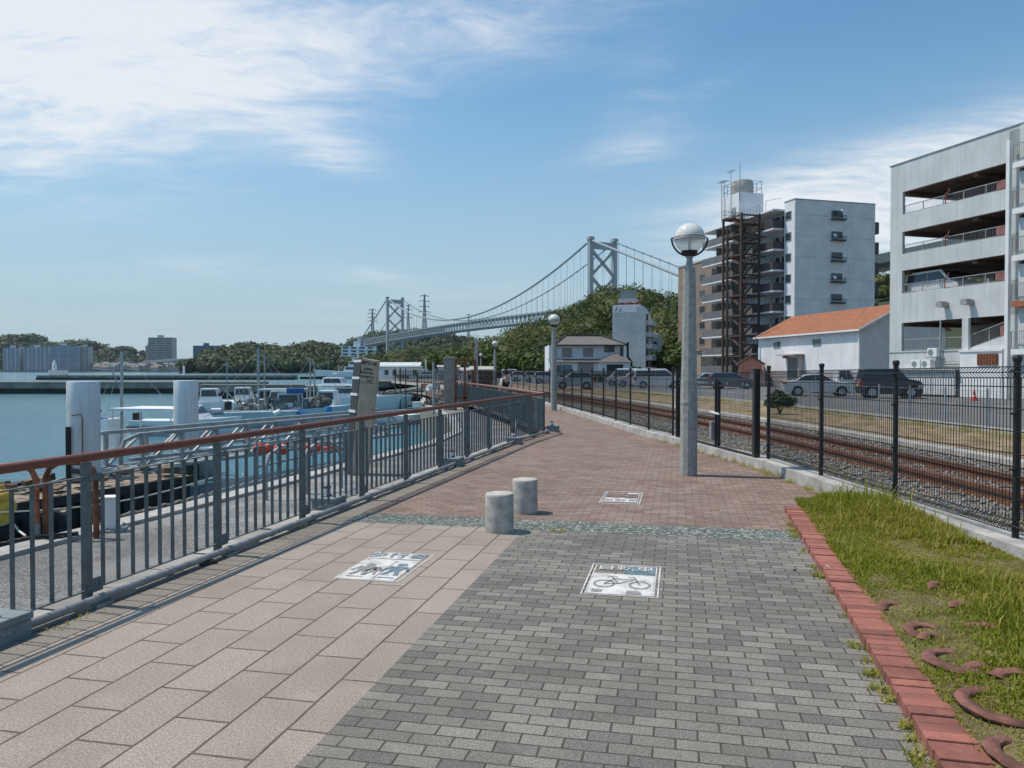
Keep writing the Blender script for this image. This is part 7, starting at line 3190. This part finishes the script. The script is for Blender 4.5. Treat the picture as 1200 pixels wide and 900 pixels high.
# pale sheds on the far quay behind the rusty frame
for px, w_, Y, h_, lab in ((513, 4.2, 150, 2.6, 'pale grey cabin on the far quay beside the red roofed house'), (541, 2.6, 92, 1.9, 'weathered white cabin on the quay inside the rusty frame'), (553, 2.2, 80, 2.0, 'narrow rusty store beside the rusty frame mast')):
    c = P(px, 434, Y)
    root = thing('quay_cabin', lab, 'cabin', (c.x, c.y, -.3), R(5), 'little cabins along the quay')
    b = MB()
    b.box((0, 0, 0), (w_, 2.5, h_))
    b.build('wall', MATS['greyish_white_render'] if w_ > 2.4 else M['rust'], root)
    b = MB()
    b.add([(-.2, -.3, h_), (w_ + .2, -.3, h_), (w_ + .2, 2.8, h_ + .35), (-.2, 2.8, h_ + .35), (-.2, -.3, h_ + .1), (w_ + .2, -.3, h_ + .1), (w_ + .2, 2.8, h_ + .45), (-.2, 2.8, h_ + .45)],
          [(3, 2, 1, 0), (4, 5, 6, 7), (0, 1, 5, 4), (1, 2, 6, 5), (2, 3, 7, 6), (3, 0, 4, 7)])
    b.build('roof', M['concrete'], root)
    win(root, (w_ * .3, w_ * .55, h_ * .45, h_ * .8, 0))

# ---------------------------------------------------------------- person behind the railing


def skin_body(name, joints, bones, parent, mt, sub=2):
    me = bpy.data.meshes.new(name)
    names = list(joints)
    me.from_pydata([joints[k][0] for k in names], [(names.index(a), names.index(c)) for a, c in bones], [])
    o = bpy.data.objects.new(name, me)
    COL.objects.link(o)
    sm = o.modifiers.new('skin', 'SKIN')
    for i, k in enumerate(names):
        r = joints[k][1]
        me.skin_vertices[0].data[i].radius = r if isinstance(r, tuple) else (r, r)
    me.skin_vertices[0].data[0].use_root = True
    sm.use_smooth_shade = True
    ss = o.modifiers.new('sub', 'SUBSURF')
    ss.levels = ss.render_levels = sub
    dg = bpy.context.evaluated_depsgraph_get()
    m2 = bpy.data.meshes.new_from_object(o.evaluated_get(dg))
    bpy.data.objects.remove(o)
    m2.materials.clear()
    m2.materials.append(mt)
    for p in m2.polygons:
        p.use_smooth = True
    q = bpy.data.objects.new(name, m2)
    COL.objects.link(q)
    q.parent = parent
    return q


c = P(592.5, 434, 31.5)
pe = thing('person', 'person in black vest and white sleeves walking behind the far railing', 'person', (c.x, c.y, 0), R(205))
# faces local -Y; walking
J = {'pelvis': ((0, 0, .90), (.13, .10)), 'waist': ((0, .0, 1.05), (.125, .09)), 'chest': ((0, .01, 1.27), (.16, .11)), 'neck': ((0, .0, 1.43), .05),
     'head0': ((0, -.015, 1.50), (.065, .075)), 'head1': ((0, -.02, 1.60), (.078, .095)), 'head2': ((0, -.01, 1.68), (.05, .06)),
     'shL': ((.17, .01, 1.36), .055), 'elL': ((.23, .05, 1.10), .042), 'wrL': ((.22, -.08, .88), .03), 'haL': ((.215, -.11, .82), (.022, .04)),
     'shR': ((-.17, .01, 1.36), .055), 'elR': ((-.24, -.02, 1.10), .042), 'wrR': ((-.22, -.18, .93), .03), 'haR': ((-.21, -.23, .89), (.022, .04)),
     'hiL': ((.09, 0, .84), .095), 'knL': ((.10, -.14, .48), .062), 'anL': ((.10, -.06, .09), .042), 'toL': ((.10, -.22, .04), .035),
     'hiR': ((-.09, 0, .84), .095), 'knR': ((-.10, .04, .47), .062), 'anR': ((-.10, .22, .13), .042), 'toR': ((-.10, .12, .03), .035)}
Bn = [('pelvis', 'waist'), ('waist', 'chest'), ('chest', 'neck'), ('neck', 'head0'), ('head0', 'head1'), ('head1', 'head2'), ('chest', 'shL'), ('shL', 'elL'), ('elL', 'wrL'), ('wrL', 'haL'),
      ('chest', 'shR'), ('shR', 'elR'), ('elR', 'wrR'), ('wrR', 'haR'), ('pelvis', 'hiL'), ('hiL', 'knL'), ('knL', 'anL'), ('anL', 'toL'), ('pelvis', 'hiR'), ('hiR', 'knR'), ('knR', 'anR'), ('anR', 'toR')]
body = skin_body('body', J, Bn, pe, M['skin'])
V2 = {k: (J[k][0], tuple(q + .014 for q in J[k][1])) for k in ('pelvis', 'waist', 'chest')}
V2['shL'] = ((.13, .01, 1.36), .07)
V2['shR'] = ((-.13, .01, 1.36), .07)
skin_body('vest', V2, [('pelvis', 'waist'), ('waist', 'chest'), ('chest', 'shL'), ('chest', 'shR')], pe, M['cloth'])
for s_ in 'LR':
    skin_body('sleeve', {'a': (J['sh' + s_][0], .066), 'b': (J['el' + s_][0], .054), 'c': (tuple(np.array(J['el' + s_][0]) * .15 + np.array(J['wr' + s_][0]) * .85), .042)}, [('a', 'b'), ('b', 'c')], pe, M['shirt'])
    skin_body('trouser_leg', {'a': ((J['hi' + s_][0][0], 0, .92), .11), 'b': (J['kn' + s_][0], .078), 'c': (J['an' + s_][0], .062)}, [('a', 'b'), ('b', 'c')], pe, M['trousers'])
    skin_body('shoe', {'a': (J['an' + s_][0], .05), 'b': (J['to' + s_][0], .042)}, [('a', 'b')], pe, M['black'])
    b = MB()
    sg_ = 1 if s_ == 'L' else -1
    b.ball((sg_ * .078, .0, 1.595), .022, 8, 6, 0, 1.5)
    b.ball((sg_ * .03, -.112, 1.605), .011, 8, 6)
    b.build('ear', M['skin'], pe, smooth=True)
b = MB()
b.lathe([(.001, .145), (.06, .125), (.098, .06), (.104, .0), (.09, -.07), (.05, -.09)], 16, (0, .018, 1.62))
hr = b.build('hair', M['hair'], pe, smooth=True)
b = MB()
b.ball((0, -.118, 1.575), .018, 8, 6, 0, 1.4)
b.build('nose', M['skin'], pe, smooth=True)

# ================================================================== THE SUSPENSION BRIDGE (real size, far off)
T1, T2 = Vector((90.5, 770)), Vector((-212, 1393))
bv = T2 - T1
BL = bv.length
br = thing('suspension_bridge', 'pale grey suspension bridge spanning the strait behind the wooded hill', 'bridge', (T1.x, T1.y, 0), math.atan2(bv.y, bv.x))
HWD = 14.0
for tx in (0, BL):
    b = MB()
    for s_ in (-1, 1):
        b.box((tx - 2.3, s_ * HWD - 2.1, -2), (tx + 2.3, s_ * HWD + 2.1, 131))
        b.box((tx - 3.0, s_ * HWD - 2.7, 131), (tx + 3.0, s_ * HWD + 2.7, 134))
    b.box((tx - 1.8, -HWD, 122.5), (tx + 1.8, HWD, 129.5))
    b.box((tx - 1.8, -HWD, 52), (tx + 1.8, HWD, 57))
    for z0, z1 in ((122.5, 95.5), (95.5, 68.5), (52, 22)):
        for s_ in (-1, 1):
            b.bar((tx, s_ * HWD, z0), (tx, -s_ * HWD, z1), 2.2, 2.6)
    b.build('tower', M['bridge'], br)
    b = MB()
    b.box((tx - 8, -22, -4), (tx + 8, 22, 5))
    b.build('pier', M['concrete'], br)


def deck_z(s):
    t = (s / BL) * 2 - 1
    return 68.0 - 3.0 * t * t


def cab_z(s):
    if 0 <= s <= BL:
        t = (s / BL) * 2 - 1
        return 74 + 57 * t * t
    e = -s if s < 0 else s - BL
    return 131 - (131 - 66) * min(1, e / 178)


n_hang, far_h = 0, MB()
for s_ in (-1, 1):
    b = MB()
    ss_ = [-178 + (BL + 356) * i / 90 for i in range(91)]
    b.tube([(q, s_ * HWD, cab_z(q)) for q in ss_], .6 if s_ < 0 else 1.2, 8)
    b.build('main_cable', M['bridge'] if s_ > 0 else M['bridgedark'], br, smooth=True)
    b = MB()
    q = -170
    while q < BL + 170:
        if abs(q) > 5 and abs(q - BL) > 5 and cab_z(q) - deck_z(q) > 2:
            if q < 430 and n_hang < 100:
                h_ = MB()
                h_.bar((q, s_ * HWD, deck_z(q)), (q, s_ * HWD, cab_z(q)), .2)
                h_.cbox((q, s_ * HWD, cab_z(q)), (1.0, 1.5, 1.5))
                h_.build('hanger', M['bridgedark'], br)
                n_hang += 1
            else:
                far_h.bar((q, s_ * HWD, deck_z(q)), (q, s_ * HWD, cab_z(q)), .2)
                far_h.cbox((q, s_ * HWD, cab_z(q)), (1.0, 1.5, 1.5))
        q += 13.5
fh = far_h.build('far_hangers', M['bridgedark'], br)
fh['kind'] = 'stuff'
b = MB()
q = -178.0
st_ = 11.2
while q < BL + 178 - 1:
    za, zb = deck_z(q), deck_z(q + st_)
    for s_ in (-1, 1):
        y = s_ * 12.5
        b.bar((q, y, za), (q + st_, y, zb), 1.1)
        b.bar((q, y, za - 9.5), (q + st_, y, zb - 9.5), 1.1)
        b.bar((q, y, za - 9.5), (q + st_ / 2, y, (za + zb) / 2), .8)
        b.bar((q + st_ / 2, y, (za + zb) / 2), (q + st_, y, zb - 9.5), .8)
    b.bar((q, -12.5, za - 9.5), (q, 12.5, za - 9.5), .9)
    b.bar((q, -12.5, za - 9.5), (q + st_, 12.5, zb - 9.5), .6)
    b.bar((q, -12.5, za), (q, 12.5, za), .9)
    q += st_
b.build('deck_truss', M['bridge'], br)
b = MB()
ss_ = [-178 + (BL + 356) * i / 40 for i in range(41)]
for a_, c_ in zip(ss_[:-1], ss_[1:]):
    b.bar((a_, 0, deck_z(a_) + .5), (c_, 0, deck_z(c_) + .5), 23, 1.2)
b.build('roadway', M['bridgedark'], br)
b = MB()
b.box((-198, -17, 20), (-172, 17, 66))
b.box((BL + 172, -17, 10), (BL + 200, 17, 69))
b.build('anchorage', M['concrete'], br)
b = MB()
b.bar((-196, 0, 63), (-620, 30, 78), 24, 5.5)
b.bar((-196, 0, 59.5), (-620, 30, 74.5), 12, 3)
b.build('approach_viaduct', mat('dark_green_girder', (.085, .115, .115), .6, 0, .1, .05), br)

# ================================================================== PYLONS
for px, Y, top, foot, wd, lab in ((436.5, 1750, 362, 393, 12, 'lattice power pylon standing off the far end of the bridge'), (497.5, 1720, 345, 394, 15, 'tallest lattice power pylon behind the bridge deck'),
                                 (478.5, 2100, 357, 392, 13, 'fainter lattice power pylon just behind the farther bridge tower'), (549, 2300, 368, 392, 10, 'small distant pylon above the middle of the bridge deck')):
    base = P(px, foot, Y)
    H_ = P(px, top, Y).z - base.z + 25
    root = thing('power_pylon', lab, 'pylon', (base.x, base.y, base.z - 25), .5, 'power pylons on the far hills')
    b = MB()

    def lw(z):
        t = z / H_
        return wd * (.5 * (1 - t) ** 1.3 + .09)
    nb_ = 9
    for i in range(nb_):
        z0, z1 = H_ * i / nb_, H_ * (i + 1) / nb_
        for k in range(4):
            a0, a1 = (k * math.pi / 2 + math.pi / 4), ((k + 1) * math.pi / 2 + math.pi / 4)
            p0 = (lw(z0) * math.cos(a0), lw(z0) * math.sin(a0), z0)
            p1 = (lw(z1) * math.cos(a0), lw(z1) * math.sin(a0), z1)
            q1 = (lw(z1) * math.cos(a1), lw(z1) * math.sin(a1), z1)
            q0 = (lw(z0) * math.cos(a1), lw(z0) * math.sin(a1), z0)
            b.bar(p0, p1, .9)
            b.bar(p0, q1, .55)
            b.bar(q0, p1, .55)
            b.bar(p1, q1, .55)
    b.build('lattice', M['pylon'], root)
    b = MB()
    for t, e in ((.97, 1.0), (.87, 1.25), (.77, 1.2), (.67, 1.35)):
        z_ = H_ * t
        b.bar((-wd * .72 * e, 0, z_), (0, 0, z_ + 2.2), .8)
        b.bar((wd * .72 * e, 0, z_), (0, 0, z_ + 2.2), .8)
        b.bar((-wd * .72 * e, 0, z_), (wd * .72 * e, 0, z_), .8)
        for s_ in (-1, 1):
            b.bar((s_ * wd * .7 * e, 0, z_ - 4), (s_ * wd * .7 * e, 0, z_), .5)
    b.build('cross_arm', M['pylon'], root)

# ================================================================== BUILDINGS ACROSS THE WATER


def far_block(label, x0, x1, top, foot, Y, wall, bands, name='far_apartment', kind='h', depth=16, extra=None, cat='apartment building', grp='apartment blocks on the opposite shore'):
    a, c = P(x0, foot, Y), P(x1, foot, Y)
    wd = c.x - a.x
    zt = P(x0, top, Y).z - a.z
    root = thing(name, label, cat, (a.x, a.y, min(a.z, 1.2) if grp else a.z), 0, grp)
    zt += a.z - root.location.z
    b = MB()
    b.box((0, 0, 0), (wd, depth, zt))
    b.box((wd * .35, depth * .2, zt), (wd * .35 + min(8, wd * .2), depth * .7, zt + 5))
    b.build('wall', wall, root)
    n = max(3, int(zt / 3.3))
    b = MB()
    if kind == 'h':
        for i in range(n):
            z_ = zt * (i + .3) / n
            b.box((.9, -.25, z_), (wd - .9, -.02, z_ + zt / n * .52))
    else:
        k = max(3, int(wd / 7))
        for i in range(n):
            z_ = zt * (i + .3) / n
            for j in range(k):
                xx = wd * (j + .18) / k
                b.box((xx, -.25, z_), (xx + wd / k * .62, -.02, z_ + zt / n * .55))
    b.build('window_band', bands, root)
    k = max(2, int(wd / 14))
    b = MB()
    for j in range(k + 1):
        xx = wd * j / k
        b.box((max(0, xx - .7), -.9, 0), (min(wd, xx + .7), -.26, zt))
    b.build('fin', wall, root)
    return root


FW1 = mat('pale_far_wall', (.42, .46, .50), .8, 0, .05, .05)
FW2 = mat('cream_far_wall', (.43, .42, .40), .8, 0, .05, .05)
FW3 = mat('blue_far_wall', (.075, .125, .20), .7, 0, .08, .05)
FWB = mat('far_blue_bands', (.055, .11, .18), .4, 0, .1, .05)
FWD = mat('far_dark_bands', (.08, .095, .11), .5, 0, .1, .05)
far_block('far pale blue apartment block, outermost of the row on the opposite shore', 4, 23, 407.5, 436.3, 1470, FW1, FWB, kind='v')
far_block('narrow cream apartment slab wedged beside the outermost pale block', 22.5, 28, 409, 436.3, 1478, FW2, FWD, kind='v')
far_block('wide pale blue apartment block second in the row', 28.2, 57.5, 407.2, 436.3, 1470, FW1, FWB, kind='v')
far_block('dark blue apartment block with white floor bands, middle of the row', 58.5, 92.3, 405.2, 436.3, 1466, FW1, FW3, kind='h')
far_block('beige apartment tower closing the row beside the dark blue block', 93, 104, 406.5, 436.3, 1474, FW2, FWD, kind='v')
far_block('tall pale tower block standing alone among the green shore', 174, 202, 395.5, 425, 1500, FW2, FWD, kind='h', depth=20)
far_block('lower shoulder wing of the tall lone tower block', 170.8, 174.2, 405, 425, 1506, FW2, FWD, kind='h')
far_block('dark blue glass hotel slab above the grassy shore', 226.5, 258, 405, 420, 1420, FW3, FWB, kind='h')
far_block('white low hotel on the slope below the bridge end', 400, 439, 406, 417.5, 760, M['white'], FWD, kind='v', depth=10, name='hillside_hotel', cat='hotel', grp=None)
far_block('pale square block standing on the hillside hotel', 416, 426, 400, 409, 766, FW1, FWD, kind='v', depth=8, name='hillside_block', cat='building', grp=None)

# grass bank with long retaining wall
b = MB()
pA, pB = P(168, 424.5, 1480), P(204, 421.5, 1440)
b.bar(pA, pB, 4, 5)
pC = P(238, 420.5, 1400)
b.bar(pB, pC, 4, 3)
o = b.build('retaining_wall', M['concrete'])
tag(o, 'long pale retaining wall on the slope below the lone tower block', 'wall')

# small houses of the far town
rg = np.random.default_rng(33)
WALLS = [FW1, FW2, MATS['greyish_white_render'], M['concrete']]
ROOFS = [mat('far_grey_roof', (.16, .17, .185), .8, 0, .1, .1), mat('far_brown_roof', (.20, .15, .12), .8, 0, .1, .1), mat('far_blue_roof', (.13, .17, .22), .8, 0, .1, .1)]
protos = []
for k in range(4):
    root = thing('far_house', 'small far house in the town along the opposite shore', 'house', (0, 0, 0), 0, 'small far houses of the town on the opposite shore')
    sx, sy, sz = ((11, 8, 7), (14, 9, 6), (9, 8, 9), (17, 10, 8))[k]
    b = MB()
    b.box((0, 0, 0), (sx, sy, sz))
    b.build('wall', WALLS[k], root)
    b = MB()
    b.add([(-.6, -.6, sz), (sx + .6, -.6, sz), (sx + .6, sy + .6, sz), (-.6, sy + .6, sz), (-.6, sy / 2, sz + 3), (sx + .6, sy / 2, sz + 3)], [(0, 1, 5, 4), (2, 3, 4, 5), (1, 2, 5), (3, 0, 4), (3, 2, 1, 0)])
    b.build('roof', ROOFS[k % 3], root)
    b = MB()
    for q in range(3):
        b.box((sx * (.12 + .3 * q), -.12, sz * .45), (sx * (.12 + .3 * q) + 2, -.01, sz * .75))
    b.build('window', FWD, root)
    protos.append(root)
for i in range(64):
    px = 104 + 182 * (i + rg.uniform(0, .8)) / 64
    t = (px - 104) / 182
    Yf = 1436 - 330 * max(0, t - .55) / .45 if t > .55 else 1440
    Y = Yf + rg.uniform(2, 70)
    X = (px - 600) / 900 * Y
    k = i % 4
    z_ = 1.2 + max(0, (Y - Yf) * .10)
    if i < 4:
        protos[k].location = (X, Y, z_)
    else:
        dup(protos[k], (X, Y, z_), rg.uniform(-.3, .3), 'small far house in the town along the opposite shore')
# boats / breakwater line at the headland foot: pale seawall
b = MB()
b.prism([(-440, 1092), (-300, 1042), (-225, 1000), (-225, 1006), (-300, 1050), (-440, 1100)], -3, 3.0)
o = b.build('sea_wall', M['concrete'])
tag(o, 'pale low sea wall along the foot of the wooded headland', 'sea wall')

# ================================================================== SEA HAZE
hm = bpy.data.materials.new('sea_haze')
hm.use_nodes = True
hm.node_tree.nodes.clear()
hv = hm.node_tree.nodes.new('ShaderNodeVolumePrincipled')
hv.inputs['Color'].default_value = (.72, .84, 1.0, 1)
hv.inputs['Density'].default_value = .00004
hv.inputs['Anisotropy'].default_value = .2
hout = hm.node_tree.nodes.new('ShaderNodeOutputMaterial')
hm.node_tree.links.new(hv.outputs[0], hout.inputs['Volume'])
b = MB()
b.box((-2600, -400, -8), (2600, 2700, 200))
hzo = b.build('haze', hm)
stuff(hzo)
